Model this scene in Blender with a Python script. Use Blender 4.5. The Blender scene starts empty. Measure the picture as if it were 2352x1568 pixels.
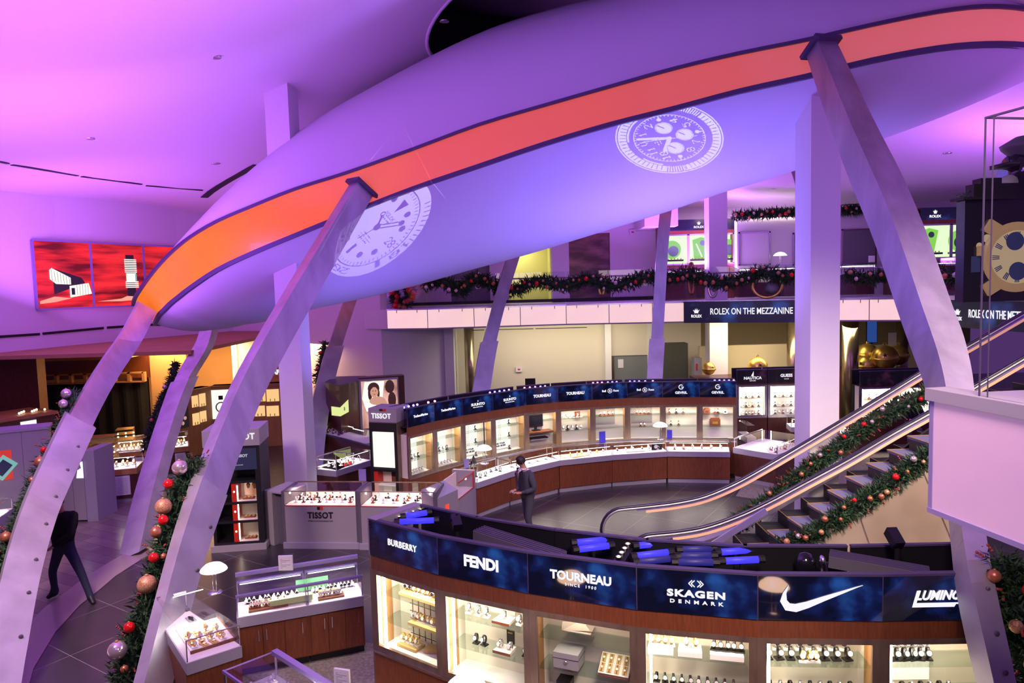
import bpy, math, random
from mathutils import Vector, Matrix, noise
random.seed(7)
S = bpy.context.scene
COL = S.collection
R = math.radians
# ------------------------------------------------------------------ camera
FPX, CXP, CYP, EYE = 1650.0, 1176.0, 784.0, 5.1
TH, PH = R(4.47), R(1.6)
cf = Vector((0, math.cos(TH), -math.sin(TH)))
cu0 = Vector((0, math.sin(TH), math.cos(TH)))
cr0 = Vector((1, 0, 0))
cu = cu0 * math.cos(PH) + cr0 * math.sin(PH)
cr = cr0 * math.cos(PH) - cu0 * math.sin(PH)
CAM = Vector((0, 0, EYE))
cd = bpy.data.cameras.new('camera')
cd.sensor_width = 36.0
cd.lens = 36.0 * FPX / 2352.0
cd.clip_end = 200
co = bpy.data.objects.new('camera', cd)
COL.objects.link(co)
co.matrix_world = Matrix(((cr.x, cu.x, -cf.x, 0), (cr.y, cu.y, -cf.y, 0), (cr.z, cu.z, -cf.z, EYE), (0, 0, 0, 1)))
S.camera = co
# ------------------------------------------------------------------ world, exposure, lights
S.view_settings.view_transform = 'Standard'
S.view_settings.look = 'None'
S.view_settings.gamma = 1.0
S.view_settings.use_curve_mapping = False
S.view_settings.exposure = 0.0
S.cycles.use_adaptive_sampling = True
S.cycles.adaptive_threshold = 0.03
S.cycles.max_bounces = 6
S.cycles.diffuse_bounces = 3
S.cycles.glossy_bounces = 3
S.cycles.transmission_bounces = 4
S.cycles.transparent_max_bounces = 14
S.cycles.caustics_reflective = False
S.cycles.caustics_refractive = False
S.cycles.sample_clamp_indirect = 6.0
S.cycles.blur_glossy = 0.5
W = bpy.data.worlds.new('world')
S.world = W
W.use_nodes = True
W.node_tree.nodes['Background'].inputs[0].default_value = (0.46, 0.19, 0.85, 1)
W.node_tree.nodes['Background'].inputs[1].default_value = 0.16

def area(name, loc, target, size, power, color, sy=None, spread=None):
    l = bpy.data.lights.new(name, 'AREA')
    l.shape = 'RECTANGLE'
    l.size = size
    l.size_y = sy or size
    l.energy = power
    l.color = color
    if spread:
        l.spread = R(spread)
    o = bpy.data.objects.new(name, l)
    COL.objects.link(o)
    o.location = loc
    d = Vector(target) - Vector(loc)
    o.rotation_euler = d.to_track_quat('-Z', 'Y').to_euler()
    return o

def spot(name, loc, target, power, color, deg=60, blend=.5, rad=.1):
    l = bpy.data.lights.new(name, 'SPOT')
    l.energy = power
    l.color = color
    l.spot_size = R(deg)
    l.spot_blend = blend
    l.shadow_soft_size = rad
    o = bpy.data.objects.new(name, l)
    COL.objects.link(o)
    o.location = loc
    d = Vector(target) - Vector(loc)
    o.rotation_euler = d.to_track_quat('-Z', 'Y').to_euler()
    return o

MAG, VIO, BLU, WARM = (0.54, 0.135, 1.0), (0.40, 0.12, 1.0), (0.24, 0.15, 1.0), (1.0, 0.78, 0.55)
# uplights washing the ceiling
area('ceiling_uplight', (-8.5, 12.5, 5.0), (-9.5, 14.5, 11), 5.0, 340, MAG)
area('ceiling_uplight', (-11.5, 19, 5.0), (-10.5, 21, 11), 4.0, 270, MAG)
area('ceiling_uplight', (-4.5, 8.0, 5.6), (-4.5, 8.6, 11), 5.0, 350, MAG)
area('ceiling_uplight', (6.5, 26.0, 5.6), (7.0, 25.0, 10), 5.0, 480, MAG, 1.0)
area('ceiling_uplight', (13.5, 17.0, 5.6), (13.0, 16.0, 10), 3.0, 520, MAG, 1.0)
# violet and blue floods on walls, canopy and room, with added fill lights
area('wall_flood', (-6.0, 12.0, 5.4), (-13.5, 21, 6.0), 2.0, 130, VIO)
area('column_fill', (-1.0, 3.0, 8.2), (6.3, 12.8, 4.5), 1.5, 75, (.46, .26, 1.0), spread=45)  # added light, no real fixture; brightens the right column and rib
area('ceiling_uplight', (10.0, 7.5, 6.0), (11.0, 11.0, 11), 3.0, 170, MAG)
area('room_flood', (-3.0, 1.5, 8.8), (0.0, 15, 5.0), 3.0, 260, VIO)
area('canopy_flood', (4.0, 15.5, 3.0), (3.0, 16.5, 8.0), 2.5, 350, BLU, spread=150)
area('canopy_flood', (-3.0, 16.5, 2.8), (-3.5, 17.5, 6.0), 2.0, 45, BLU, spread=150)
area('room_fill', (2.0, 10.0, 5.6), (1.5, 13.8, 0.0), 2.5, 150, (1.0, 0.72, 0.78), spread=140)
area('front_fill', (1.5, 1.8, 7.6), (1.2, 6.8, 1.5), 1.5, 120, (1.0, 0.72, 0.66), spread=75)  # added warm fill for the front showcases, not a real fixture
area('left_fill', (-6.5, 6.5, 7.4), (-6.5, 11.5, 0.5), 1.5, 150, (1.0, 0.70, 0.66), spread=75)  # added warm fill over the left floor and counters
area('stair_fill', (7.5, 5.0, 7.6), (6.0, 10.8, 1.5), 1.5, 150, (1.0, 0.76, 0.62), spread=60)  # added fill that brightens the stairs and bronze cladding
# warm lights below the mezzanine and in the side bay
area('bay_downlight', (-12.0, 26.0, 3.3), (-12.0, 26.2, 0), 3.0, 520, (1.0, 0.58, 0.26))
area('bay_downlight', (-8.0, 27.0, 3.3), (-8.0, 27.6, 0), 3.0, 260, (1.0, 0.58, 0.28))
area('mezzanine_downlight', (2.0, 26.6, 3.5), (2.0, 28.6, 0), 6.0, 170, (1.0, 0.86, 0.62), 2.0)
area('mezzanine_downlight', (9.0, 24.2, 3.5), (9.0, 25.2, 0), 5.0, 170, (1.0, 0.80, 0.52), 1.2)
area('alcove_light', (0.2, 30.3, 7.0), (0.2, 30.6, 5), 1.0, 45, (1.0, 0.93, 0.45))
area('upper_store_light', (9.0, 26.8, 7.4), (9.0, 27.6, 4.4), 4.0, 70, (1.0, 0.7, 0.75), 1.0)

# ------------------------------------------------------------------ pixel -> place helpers
def ray(x, y):
    return cf * FPX + cr * (x - CXP) - cu * (y - CYP)
def PZ(x, y, z):
    d = ray(x, y)
    return CAM + d * ((z - EYE) / d.z)
def PD(x, y, D):
    d = ray(x, y)
    return CAM + d * (D / d.y)
def proj(p):
    q = Vector(p) - CAM
    w = q.dot(cf)
    return (CXP + FPX * q.dot(cr) / w, CYP - FPX * q.dot(cu) / w)
def lerp(a, b, t):
    return a + (b - a) * t
def interp(tab, x):
    if x <= tab[0][0]: return tab[0][1]
    for (a, va), (b, vb) in zip(tab, tab[1:]):
        if x <= b: return va + (vb - va) * (x - a) / (b - a)
    return tab[-1][1]

# ------------------------------------------------------------------ materials
MATS = {}
def mat(name, col=(.8, .8, .8), rough=.5, metal=0., emit=None, es=0., coat=0., spec=.5):
    if name in MATS: return MATS[name]
    m = bpy.data.materials.new(name)
    m.use_nodes = True
    b = m.node_tree.nodes['Principled BSDF']
    b.inputs['Base Color'].default_value = (*col, 1)
    b.inputs['Roughness'].default_value = rough
    b.inputs['Metallic'].default_value = metal
    b.inputs['Coat Weight'].default_value = coat
    b.inputs['Specular IOR Level'].default_value = spec
    if emit:
        b.inputs['Emission Color'].default_value = (*emit, 1)
        b.inputs['Emission Strength'].default_value = es
    MATS[name] = m
    return m

def noisy(name, c1, c2, scale=5., rough=.5, metal=0., stretch=(1, 1, 1), detail=4., bump=0., lo=.35, hi=.65, emit=False, es=0., coat=0.):
    m = mat(name, c1, rough, metal, coat=coat)
    nt = m.node_tree
    b = nt.nodes['Principled BSDF']
    tc = nt.nodes.new('ShaderNodeTexCoord')
    mp = nt.nodes.new('ShaderNodeMapping')
    mp.inputs['Scale'].default_value = stretch
    nz = nt.nodes.new('ShaderNodeTexNoise')
    nz.inputs['Scale'].default_value = scale
    nz.inputs['Detail'].default_value = detail
    cr_ = nt.nodes.new('ShaderNodeValToRGB')
    cr_.color_ramp.elements[0].position = lo
    cr_.color_ramp.elements[1].position = hi
    cr_.color_ramp.elements[0].color = (*c1, 1)
    cr_.color_ramp.elements[1].color = (*c2, 1)
    L = nt.links.new
    L(tc.outputs['Object'], mp.inputs[0]); L(mp.outputs[0], nz.inputs['Vector']); L(nz.outputs['Fac'], cr_.inputs[0])
    L(cr_.outputs[0], b.inputs['Base Color'])
    if emit:
        L(cr_.outputs[0], b.inputs['Emission Color'])
        b.inputs['Emission Strength'].default_value = es
    if bump:
        bp = nt.nodes.new('ShaderNodeBump')
        bp.inputs['Strength'].default_value = bump
        bp.inputs['Distance'].default_value = .02
        L(nz.outputs['Fac'], bp.inputs['Height']); L(bp.outputs[0], b.inputs['Normal'])
    return m

def glass(name, tint=(1, 1, 1), refl=1.0, ior=1.45, rough=.02):
    m = bpy.data.materials.new(name)
    m.use_nodes = True
    nt = m.node_tree
    nt.nodes.clear()
    o = nt.nodes.new('ShaderNodeOutputMaterial')
    mx = nt.nodes.new('ShaderNodeMixShader')
    tr = nt.nodes.new('ShaderNodeBsdfTransparent')
    gl = nt.nodes.new('ShaderNodeBsdfGlossy')
    fr = nt.nodes.new('ShaderNodeFresnel')
    fr.inputs['IOR'].default_value = ior
    mu = nt.nodes.new('ShaderNodeMath'); mu.operation = 'MULTIPLY'; mu.inputs[1].default_value = refl
    tr.inputs[0].default_value = (*tint, 1)
    gl.inputs['Roughness'].default_value = rough
    L = nt.links.new
    ge = nt.nodes.new('ShaderNodeNewGeometry'); ms = nt.nodes.new('ShaderNodeMath'); ms.operation = 'SUBTRACT'; ms.inputs[0].default_value = refl
    L(ge.outputs['Backfacing'], ms.inputs[1]); ms.use_clamp = True; L(ms.outputs[0], mu.inputs[1])
    L(fr.outputs[0], mu.inputs[0]); L(mu.outputs[0], mx.inputs[0]); L(tr.outputs[0], mx.inputs[1]); L(gl.outputs[0], mx.inputs[2]); L(mx.outputs[0], o.inputs[0])
    MATS[name] = m
    return m

def emis(name, col, s):
    return mat(name, (.02, .02, .02), .5, 0, col, s)

mat('white_plaster', (.80, .80, .80), .9)
mat('ceiling_plaster', (.80, .80, .80), .95)
mat('fabric', (.74, .72, .80), .8)
mat('fabric_grey', (.62, .66, .62), .8)
noisy('steel', (.42, .41, .43), (.56, .55, .58), 3, .38, .75, (1, 1, .3))
noisy('steel_box', (.46, .45, .47), (.6, .59, .61), 2, .42, .6)
mat('edge_metal', (.10, .08, .16), .5, .4)
mat('silver', (.75, .75, .78), .25, 1.)
mat('chrome', (.85, .85, .88), .12, 1.)
noisy('wood', (.15, .040, .014), (.215, .062, .021), 8, .45, 0, (6, 6, .6), coat=.15)
noisy('dark_wood', (.065, .019, .012), (.11, .031, .018), 6, .4, 0, (6, 6, .6), coat=.2)
mat('wood_light', (.36, .18, .07), .5)
noisy('bronze_frame', (.20, .145, .10), (.30, .22, .16), 4, .38, .55, (2, 2, .5))
mat('grey_laminate', (.33, .31, .34), .45)
mat('dark_laminate', (.12, .11, .14), .45)
mat('apron_grey', (.36, .34, .42), .4)
mat('black', (.006, .006, .008), .5)
mat('black_gloss', (.008, .008, .012), .12, coat=.5)
mat('black_cloth', (.004, .004, .004), .95)
mat('white_deck', (.85, .82, .78), .6)
mat('cream_panel', (.78, .72, .62), .7)
noisy('gold', (.75, .50, .10), (.92, .66, .16), 2, .34, .85)
mat('red_plastic', (.6, .03, .015), .35)
mat('red_bauble', (.75, .012, .012), .2, .3, (.8, .02, .02), .04)
mat('copper_bauble', (.55, .20, .10), .35, .6)
mat('pearl_bauble', (.75, .62, .62), .15, .7)
noisy('glitter_bauble', (.42, .17, .09), (.75, .45, .22), 60, .5, .4)
noisy('needles', (.012, .045, .014), (.035, .10, .03), 9, .7)
mat('red_berry', (.35, .05, .03), .5)
mat('skin', (.50, .24, .16), .6)
mat('hair_black', (.01, .008, .008), .6)
mat('hair_grey', (.05, .045, .045), .6)
mat('suit', (.045, .048, .07), .8)
mat('navy_cloth', (.018, .022, .05), .9)
mat('shirt_white', (.75, .75, .85), .7)
mat('tie_red', (.12, .01, .015), .6)
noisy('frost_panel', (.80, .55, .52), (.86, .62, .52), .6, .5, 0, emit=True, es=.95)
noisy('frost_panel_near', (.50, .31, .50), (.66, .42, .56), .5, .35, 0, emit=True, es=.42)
mat('lit_white', (.9, .85, .75), .6, 0, (1., .86, .66), .75)
emis('tube_white', (1., .88, .70), 34.)
emis('tube_amber', (1., .62, .22), 2.5)
emis('strip_light', (1., .88, .70), 7.)
emis('letter_white', (.95, .93, 1.), 1.0)
emis('letter_dim', (.7, .7, .8), .6)
emis('blue_tube', (.05, .04, 1.), 1.15)
emis('blue_tube_dim', (.03, .03, .45), .45)
emis('pink_dot', (1., .25, .8), 4.)
emis('blue_dot', (.25, .2, 1.), 4.)
emis('spot_bulb', (1., .75, .5), 6.)
emis('red_lamp', (1., .05, .02), 1.2)
emis('lamp_glow', (1., .93, .9), 1.3)
emis('lamp_glow_warm', (1., .60, .38), 9.)
emis('green_leaf', (.25, .72, .08), .9)
emis('green_pale', (.80, 1., .62), 1.0)
emis('screen_blue', (.02, .07, .3), .8)
emis('orange_glow', (1., .45, .15), .8)
emis('ad_white', (1., .93, .82), 1.15)
emis('ad_teal', (.25, .62, .6), .7)
emis('ad_red', (.75, .04, .02), .8)
noisy('ad_red_streaks', (.10, .004, .004), (.85, .03, .02), 1.1, .5, 0, (.45, .45, 3.2), 3, lo=.36, hi=.66, emit=True, es=.85)
noisy('ad_warm', (.32, .12, .07), (.85, .55, .40), 1.5, .5, 0, (2, 2, 1), 2, emit=True, es=.8)
noisy('tan_wall', (.42, .24, .10), (.46, .27, .11), 1, .8)
noisy('tan_panel', (.42, .20, .06), (.50, .25, .08), 3, .6, 0, (3, 3, .4))
mat('cream_wall', (.72, .66, .54), .85)
mat('beige_low', (.70, .62, .38), .85)
mat('beige_dark', (.36, .29, .17), .85)
noisy('brass_pipe', (.30, .24, .14), (.62, .52, .34), 3, .25, .9, (1, 1, .4), 3)
noisy('bronze_door', (.10, .06, .06), (.26, .14, .14), 1.2, .3, .7, (1, 1, 3))
mat('grey_door', (.20, .22, .22), .6)
mat('green_panel', (.09, .10, .07), .7)
noisy('bronze_cladding', (.42, .33, .24), (.60, .50, .38), 1.1, .32, .35, (1, 1, 1), 2)
noisy('carpet', (.16, .15, .11), (.26, .24, .18), 26, .95, 0, (1, 1, 1), 2)
mat('tread_carpet', (.13, .14, .22), .95)
mat('gold_edge', (.55, .38, .12), .4, .6)
mat('handrail_rubber', (.012, .010, .03), .35, coat=.3)
mat('amber_trim', (.85, .48, .28), .5, 0, (1., .5, .28), .35)  # small glow stands in for amber reflections along the handrails
mat('paper', (.78, .76, .80), .7)
mat('green_rolex_card', (.10, .30, .14), .6)
mat('watch_face_dark', (.012, .012, .02), .2)
mat('watch_face_light', (.8, .78, .74), .3)
mat('tan_cloth', (.52, .36, .14), .8)
mat('display_grey', (.35, .35, .37), .5)
mat('brown_leather', (.20, .05, .02), .6)
emis('ad_black', (.008, .006, .008), 1.)
emis('ad_pink', (1., .35, .25), 1.1)
emis('ad_skin', (.80, .40, .28), .8)
emis('ad_hair', (.05, .015, .012), .8)
emis('ad_glow', (.75, .85, 1.), 1.6)
emis('catalogue_glow', (.85, .95, .35), .9)
emis('gold_picture', (.50, .27, .14), .5)
emis('cream_picture', (.70, .50, .30), .5)
emis('navy_picture', (.01, .02, .10), .6)
emis('screen_dark', (.01, .02, .10), .5)
mat('lilac_metal', (.40, .34, .66), .35, .4)
mat('green_pale_cloth', (.48, .60, .28), .8)
glass('clear_glass')
glass('vitrine_glass', refl=.25)
glass('shelf_glass', (.90, .97, .94), 1.4)
glass('rail_glass', (.90, .92, .96), 1.6)
# orange plexiglass band: lit from behind, amber at the low end and red further up
def band_mat():
    m = mat('amber_band', (.60, .18, .05), .22, 0, coat=.4)
    nt = m.node_tree; b = nt.nodes['Principled BSDF']; L = nt.links.new
    tc = nt.nodes.new('ShaderNodeTexCoord')
    sp = nt.nodes.new('ShaderNodeSeparateXYZ')
    mr = nt.nodes.new('ShaderNodeMapRange')
    mr.inputs[1].default_value = -8.5; mr.inputs[2].default_value = 7.0
    nz = nt.nodes.new('ShaderNodeTexNoise'); nz.inputs['Scale'].default_value = .9; nz.inputs['Detail'].default_value = 2
    ad = nt.nodes.new('ShaderNodeMath'); ad.operation = 'MULTIPLY_ADD'; ad.inputs[1].default_value = .22; ad.inputs[2].default_value = -.11
    ad2 = nt.nodes.new('ShaderNodeMath'); ad2.operation = 'ADD'
    rp = nt.nodes.new('ShaderNodeValToRGB')
    e = rp.color_ramp.elements
    e[0].position = 0; e[0].color = (.90, .24, .012, 1)
    e[1].position = 1; e[1].color = (.62, .13, .13, 1)
    x = e.new(.22); x.color = (.82, .15, .02, 1)
    x = e.new(.45); x.color = (.70, .10, .05, 1)
    x = e.new(.75); x.color = (.66, .10, .07, 1)
    L(tc.outputs['Object'], sp.inputs[0]); L(sp.outputs[0], mr.inputs[0]); L(tc.outputs['Object'], nz.inputs['Vector'])
    L(nz.outputs['Fac'], ad.inputs[0]); L(mr.outputs[0], ad2.inputs[0]); L(ad.outputs[0], ad2.inputs[1]); L(ad2.outputs[0], rp.inputs[0])
    L(rp.outputs[0], b.inputs['Emission Color']); L(rp.outputs[0], b.inputs['Base Color'])
    b.inputs['Emission Strength'].default_value = .72
band_mat()
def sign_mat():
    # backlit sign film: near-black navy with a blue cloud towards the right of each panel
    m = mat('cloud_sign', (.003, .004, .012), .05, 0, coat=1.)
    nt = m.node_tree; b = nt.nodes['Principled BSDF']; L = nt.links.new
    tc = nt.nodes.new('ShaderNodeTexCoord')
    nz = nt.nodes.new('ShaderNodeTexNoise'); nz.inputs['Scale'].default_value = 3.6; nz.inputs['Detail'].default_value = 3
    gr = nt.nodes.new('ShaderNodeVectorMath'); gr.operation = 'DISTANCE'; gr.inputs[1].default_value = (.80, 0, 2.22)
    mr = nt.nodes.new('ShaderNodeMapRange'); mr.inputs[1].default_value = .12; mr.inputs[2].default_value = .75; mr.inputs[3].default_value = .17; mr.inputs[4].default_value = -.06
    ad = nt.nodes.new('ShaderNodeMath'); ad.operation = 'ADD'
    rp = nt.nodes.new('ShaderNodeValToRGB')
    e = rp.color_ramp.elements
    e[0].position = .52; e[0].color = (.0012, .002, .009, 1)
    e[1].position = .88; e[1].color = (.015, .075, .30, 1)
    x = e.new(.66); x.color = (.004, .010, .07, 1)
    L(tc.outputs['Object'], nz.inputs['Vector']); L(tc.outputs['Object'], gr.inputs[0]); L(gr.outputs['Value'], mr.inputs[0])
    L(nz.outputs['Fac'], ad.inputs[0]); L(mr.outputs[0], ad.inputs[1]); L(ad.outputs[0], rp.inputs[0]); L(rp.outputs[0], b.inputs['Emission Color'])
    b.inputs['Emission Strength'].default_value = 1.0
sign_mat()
def tile_mat(name, c1, c2, cg, sx, rot, rough, grout=.006):
    m = mat(name, c1, rough)
    nt = m.node_tree; b = nt.nodes['Principled BSDF']; L = nt.links.new
    tc = nt.nodes.new('ShaderNodeTexCoord')
    mp = nt.nodes.new('ShaderNodeMapping'); mp.inputs['Rotation'].default_value = (0, 0, R(rot))
    br = nt.nodes.new('ShaderNodeTexBrick')
    br.inputs['Scale'].default_value = 1.0
    br.inputs['Brick Width'].default_value = sx[0]; br.inputs['Row Height'].default_value = sx[1]
    br.inputs['Mortar Size'].default_value = grout; br.inputs['Mortar Smooth'].default_value = .2
    br.inputs['Color1'].default_value = (*c1, 1); br.inputs['Color2'].default_value = (*c2, 1); br.inputs['Mortar'].default_value = (*cg, 1)
    br.offset = 0.0 if sx[0] == sx[1] else .5
    nz = nt.nodes.new('ShaderNodeTexNoise'); nz.inputs['Scale'].default_value = 3; nz.inputs['Detail'].default_value = 5
    mx = nt.nodes.new('ShaderNodeMix'); mx.data_type = 'RGBA'; mx.blend_type = 'MULTIPLY'; mx.inputs[0].default_value = .55
    mr = nt.nodes.new('ShaderNodeMapRange'); mr.inputs[3].default_value = .45; mr.inputs[4].default_value = 1.5
    L(tc.outputs['Object'], mp.inputs[0]); L(mp.outputs[0], br.inputs['Vector']); L(mp.outputs[0], nz.inputs['Vector'])
    L(nz.outputs['Fac'], mr.inputs[0]); L(br.outputs[0], mx.inputs[6]); L(mr.outputs[0], mx.inputs[7]); L(mx.outputs[2], b.inputs['Base Color'])
mat('step_metal', (.03, .03, .035), .5)
tile_mat('slate_floor', (.038, .035, .035), (.046, .042, .044), (.22, .20, .22), (1.2, 1.2), 33, .30)
tile_mat('stone_floor', (.27, .21, .19), (.19, .14, .15), (.10, .08, .08), (1.5, .30), 28, .22)

# ------------------------------------------------------------------ mesh builder
class B:
    def __init__(s):
        s.v = []; s.f = []; s.m = []; s.mats = []; s.cur = 0; s.T = None; s.sm = []; s.smooth = False
    def use(s, name):
        if name not in s.mats: s.mats.append(name)
        s.cur = s.mats.index(name); return s
    def add(s, vs, fs):
        n = len(s.v)
        for p in vs:
            p = Vector(p)
            s.v.append(s.T @ p if s.T is not None else p)
        for f in fs:
            s.f.append([n + i for i in f]); s.m.append(s.cur); s.sm.append(s.smooth)
        return s
    def box(s, x0, x1, y0, y1, z0, z1):
        vs = [(x0, y0, z0), (x1, y0, z0), (x1, y1, z0), (x0, y1, z0), (x0, y0, z1), (x1, y0, z1), (x1, y1, z1), (x0, y1, z1)]
        return s.add(vs, [(0, 3, 2, 1), (4, 5, 6, 7), (0, 1, 5, 4), (1, 2, 6, 5), (2, 3, 7, 6), (3, 0, 4, 7)])
    def poly(s, pts, z0, z1):
        """vertical prism over a plan polygon"""
        n = len(pts)
        a = sum(pts[i][0] * pts[(i + 1) % n][1] - pts[(i + 1) % n][0] * pts[i][1] for i in range(n))
        if a < 0: pts = pts[::-1]
        vs = [(p[0], p[1], z0) for p in pts] + [(p[0], p[1], z1) for p in pts]
        fs = [tuple(range(n))[::-1], tuple(range(n, 2 * n))] + [(i, (i + 1) % n, n + (i + 1) % n, n + i) for i in range(n)]
        return s.add(vs, fs)
    def bar(s, a, b, w, h, up=(0, 0, 1)):
        """box of section w (across) x h (along up) from a to b"""
        a, b = Vector(a), Vector(b)
        d = (b - a).normalized(); u = Vector(up)
        sx = d.cross(u)
        if sx.length < 1e-5: sx = d.cross(Vector((1, 0, 0)))
        sx.normalize(); u = sx.cross(d).normalized()
        vs = []
        for p in (a, b):
            for i, j in ((-1, -1), (1, -1), (1, 1), (-1, 1)):
                vs.append(p + sx * (i * w / 2) + u * (j * h / 2))
        return s.add(vs, [(0, 1, 2, 3), (7, 6, 5, 4), (0, 4, 5, 1), (1, 5, 6, 2), (2, 6, 7, 3), (3, 7, 4, 0)])
    def sweep(s, path, sec, up=(0, 0, 1), close=False, side=None):
        """section polygon [(across, up)] swept along a path; sec may be a list of sections"""
        P = [Vector(p) for p in path]; n = len(P)
        multi = isinstance(sec[0][0], (list, tuple))
        k = len(sec[0]) if multi else len(sec)
        vs = []
        for i, p in enumerate(P):
            if close: d = (P[(i + 1) % n] - P[i - 1])
            else: d = (P[min(i + 1, n - 1)] - P[max(i - 1, 0)])
            d.normalize()
            sx = Vector(side).normalized() if side else d.cross(Vector(up)).normalized()
            u = sx.cross(d).normalized()
            for (a, b) in (sec[i] if multi else sec):
                vs.append(p + sx * a + u * b)
        fs = []
        for i in range(n if close else n - 1):
            j = (i + 1) % n
            for q in range(k):
                r_ = (q + 1) % k
                fs.append((i * k + q, i * k + r_, j * k + r_, j * k + q))
        if not close:
            fs.append(tuple(range(k))[::-1]); fs.append(tuple((n - 1) * k + q for q in range(k)))
        return s.add(vs, fs)
    def tube(s, path, r, n=8, close=False):
        rr = r if isinstance(r, (list, tuple)) else None
        def sec(q): return [(q * math.cos(2 * math.pi * i / n), q * math.sin(2 * math.pi * i / n)) for i in range(n)]
        P = [Vector(p) for p in path]
        d = P[-1] - P[0] if not close else P[1] - P[0]
        up = (0, 0, 1) if abs(d.normalized().z) < .9 else (0, 1, 0)
        return s.sweep(P, [sec(q) for q in rr] if rr else sec(r), up, close)
    def lathe(s, prof, o=(0, 0, 0), n=16, ax=None, cap=True):
        """profile [(r, z)] turned about z (or axis ax) at o"""
        o = Vector(o)
        Q = Vector(ax).to_track_quat('Z', 'Y').to_matrix() if ax else None
        vs = []
        for r_, z in prof:
            for i in range(n):
                a = 2 * math.pi * i / n
                p = Vector((r_ * math.cos(a), r_ * math.sin(a), z))
                vs.append((Q @ p if Q else p) + o)
        fs = []
        for k in range(len(prof) - 1):
            for i in range(n):
                j = (i + 1) % n
                fs.append((k * n + i, k * n + j, (k + 1) * n + j, (k + 1) * n + i))
        if cap:
            if prof[0][0] > 1e-4: fs.append(tuple(range(n))[::-1])
            if prof[-1][0] > 1e-4: fs.append(tuple((len(prof) - 1) * n + i for i in range(n)))
        return s.add(vs, fs)
    def ball(s, o, r, n=10, sc=(1, 1, 1)):
        vs = []; m = max(4, n // 2 + 1)
        o = Vector(o)
        for k in range(m + 1):
            t = math.pi * k / m
            for i in range(n):
                a = 2 * math.pi * i / n
                vs.append(o + Vector((r * sc[0] * math.sin(t) * math.cos(a), r * sc[1] * math.sin(t) * math.sin(a), -r * sc[2] * math.cos(t))))
        fs = [(k * n + i, k * n + (i + 1) % n, (k + 1) * n + (i + 1) % n, (k + 1) * n + i) for k in range(m) for i in range(n)]
        return s.add(vs, fs)
    def grid(s, G, thick=None):
        a, b = len(G), len(G[0])
        vs = [p for r_ in G for p in r_]
        fs = [(i * b + j, (i + 1) * b + j, (i + 1) * b + j + 1, i * b + j + 1) for i in range(a - 1) for j in range(b - 1)]
        return s.add(vs, fs)
    def mesh(s, name):
        me = bpy.data.meshes.new(name)
        me.from_pydata([tuple(v) for v in s.v], [], s.f)
        for n in (s.mats or ['white_plaster']): me.materials.append(MATS[n])
        me.polygons.foreach_set('material_index', s.m)
        me.polygons.foreach_set('use_smooth', s.sm)
        me.update()
        return me

def put(o, parent=None, label=None, cat=None, group=None, kind=None):
    if o.name not in COL.objects: COL.objects.link(o)
    if parent is not None: o.parent = parent
    if label: o['label'] = label
    if cat: o['category'] = cat
    if group: o['group'] = group
    if kind: o['kind'] = kind
    return o
def obj(name, b, parent=None, label=None, cat=None, group=None, kind=None, loc=None, rz=None):
    o = bpy.data.objects.new(name, b.mesh(name) if isinstance(b, B) else b)
    put(o, parent, label, cat, group, kind)
    if loc is not None: o.location = loc
    if rz is not None: o.rotation_euler = (0, 0, rz)
    return o
def empty(name, loc, rz, label, cat, group=None):
    o = bpy.data.objects.new(name, None)
    o.location = loc; o.rotation_euler = (0, 0, rz)
    return put(o, None, label, cat, group)
def M(n, smooth=False):
    b = B(); b.use(n); b.smooth = smooth; return b
def text(s, size, parent, loc, rot=(R(90), 0, 0), m='letter_white', ext=.004, bold=0., name='lettering', sx=1., spacing=1., shear=0., label=None):
    c = bpy.data.curves.new(name, 'FONT')
    c.body = s; c.size = size; c.extrude = ext; c.offset = bold
    c.align_x = 'CENTER'; c.align_y = 'CENTER'; c.space_character = spacing; c.shear = shear
    c.resolution_u = 3
    c.materials.append(MATS[m])
    tmp = bpy.data.objects.new('lettering_curve', c)
    COL.objects.link(tmp)
    dg = bpy.context.evaluated_depsgraph_get(); dg.update()
    me = bpy.data.meshes.new_from_object(tmp.evaluated_get(dg))
    bpy.data.objects.remove(tmp)
    o = bpy.data.objects.new(name, me)
    o.location = loc; o.rotation_euler = rot; o.scale = (sx, 1, 1)
    put(o, parent)
    if label: o['label'] = label
    return o
def fr(p0, p1):
    d = Vector((p1[0] - p0[0], p1[1] - p0[1], 0))
    return d.length, math.atan2(d.y, d.x)
def LT(loc, rz):
    return Matrix.Translation(Vector(loc)) @ Matrix.Rotation(rz, 4, 'Z')

# ================================================================== SETTING
def px_x(px, D, py=700):
    return PD(px, py, D).x
def struct(name, b, loc=None):
    return obj(name, b, kind='structure', loc=loc)
# floor: dark slate everywhere, a pale stone walkway on the left, carpet inside the counters
b = M('slate_floor'); b.box(-26, 26, -4, 36, -.2, 0); struct('floor', b)
edge = [PZ(x, y, 0) for x, y in ((60, 1600), (77, 1536), (128, 1451), (184, 1390), (232, 1352), (266, 1323), (344, 1273), (430, 1215), (520, 1150), (560, 1090))]
pts = [(p.x, p.y) for p in edge] + [(-9.5, 27), (-22, 27), (-22, 4), (-5.5, 4)]
b = M('stone_floor'); b.poly(pts, 0, .006); struct('floor_stone_walkway', b)
mat('pale_stone', (.36, .29, .28), .25)
b = M('pale_stone')
b.sweep([(p.x, p.y, .010) for p in edge[:8]], [(-.55, -.003), (.0, -.003), (.0, .003), (-.55, .003)]); struct('trim_1', b)
car1 = [PZ(x, y, 0) for x, y in ((1715, 1100), (1690, 1140), (1760, 1150), (1850, 1130), (1990, 1120), (2100, 1060), (1950, 1000), (1760, 1000), (1700, 1010))]
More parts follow.
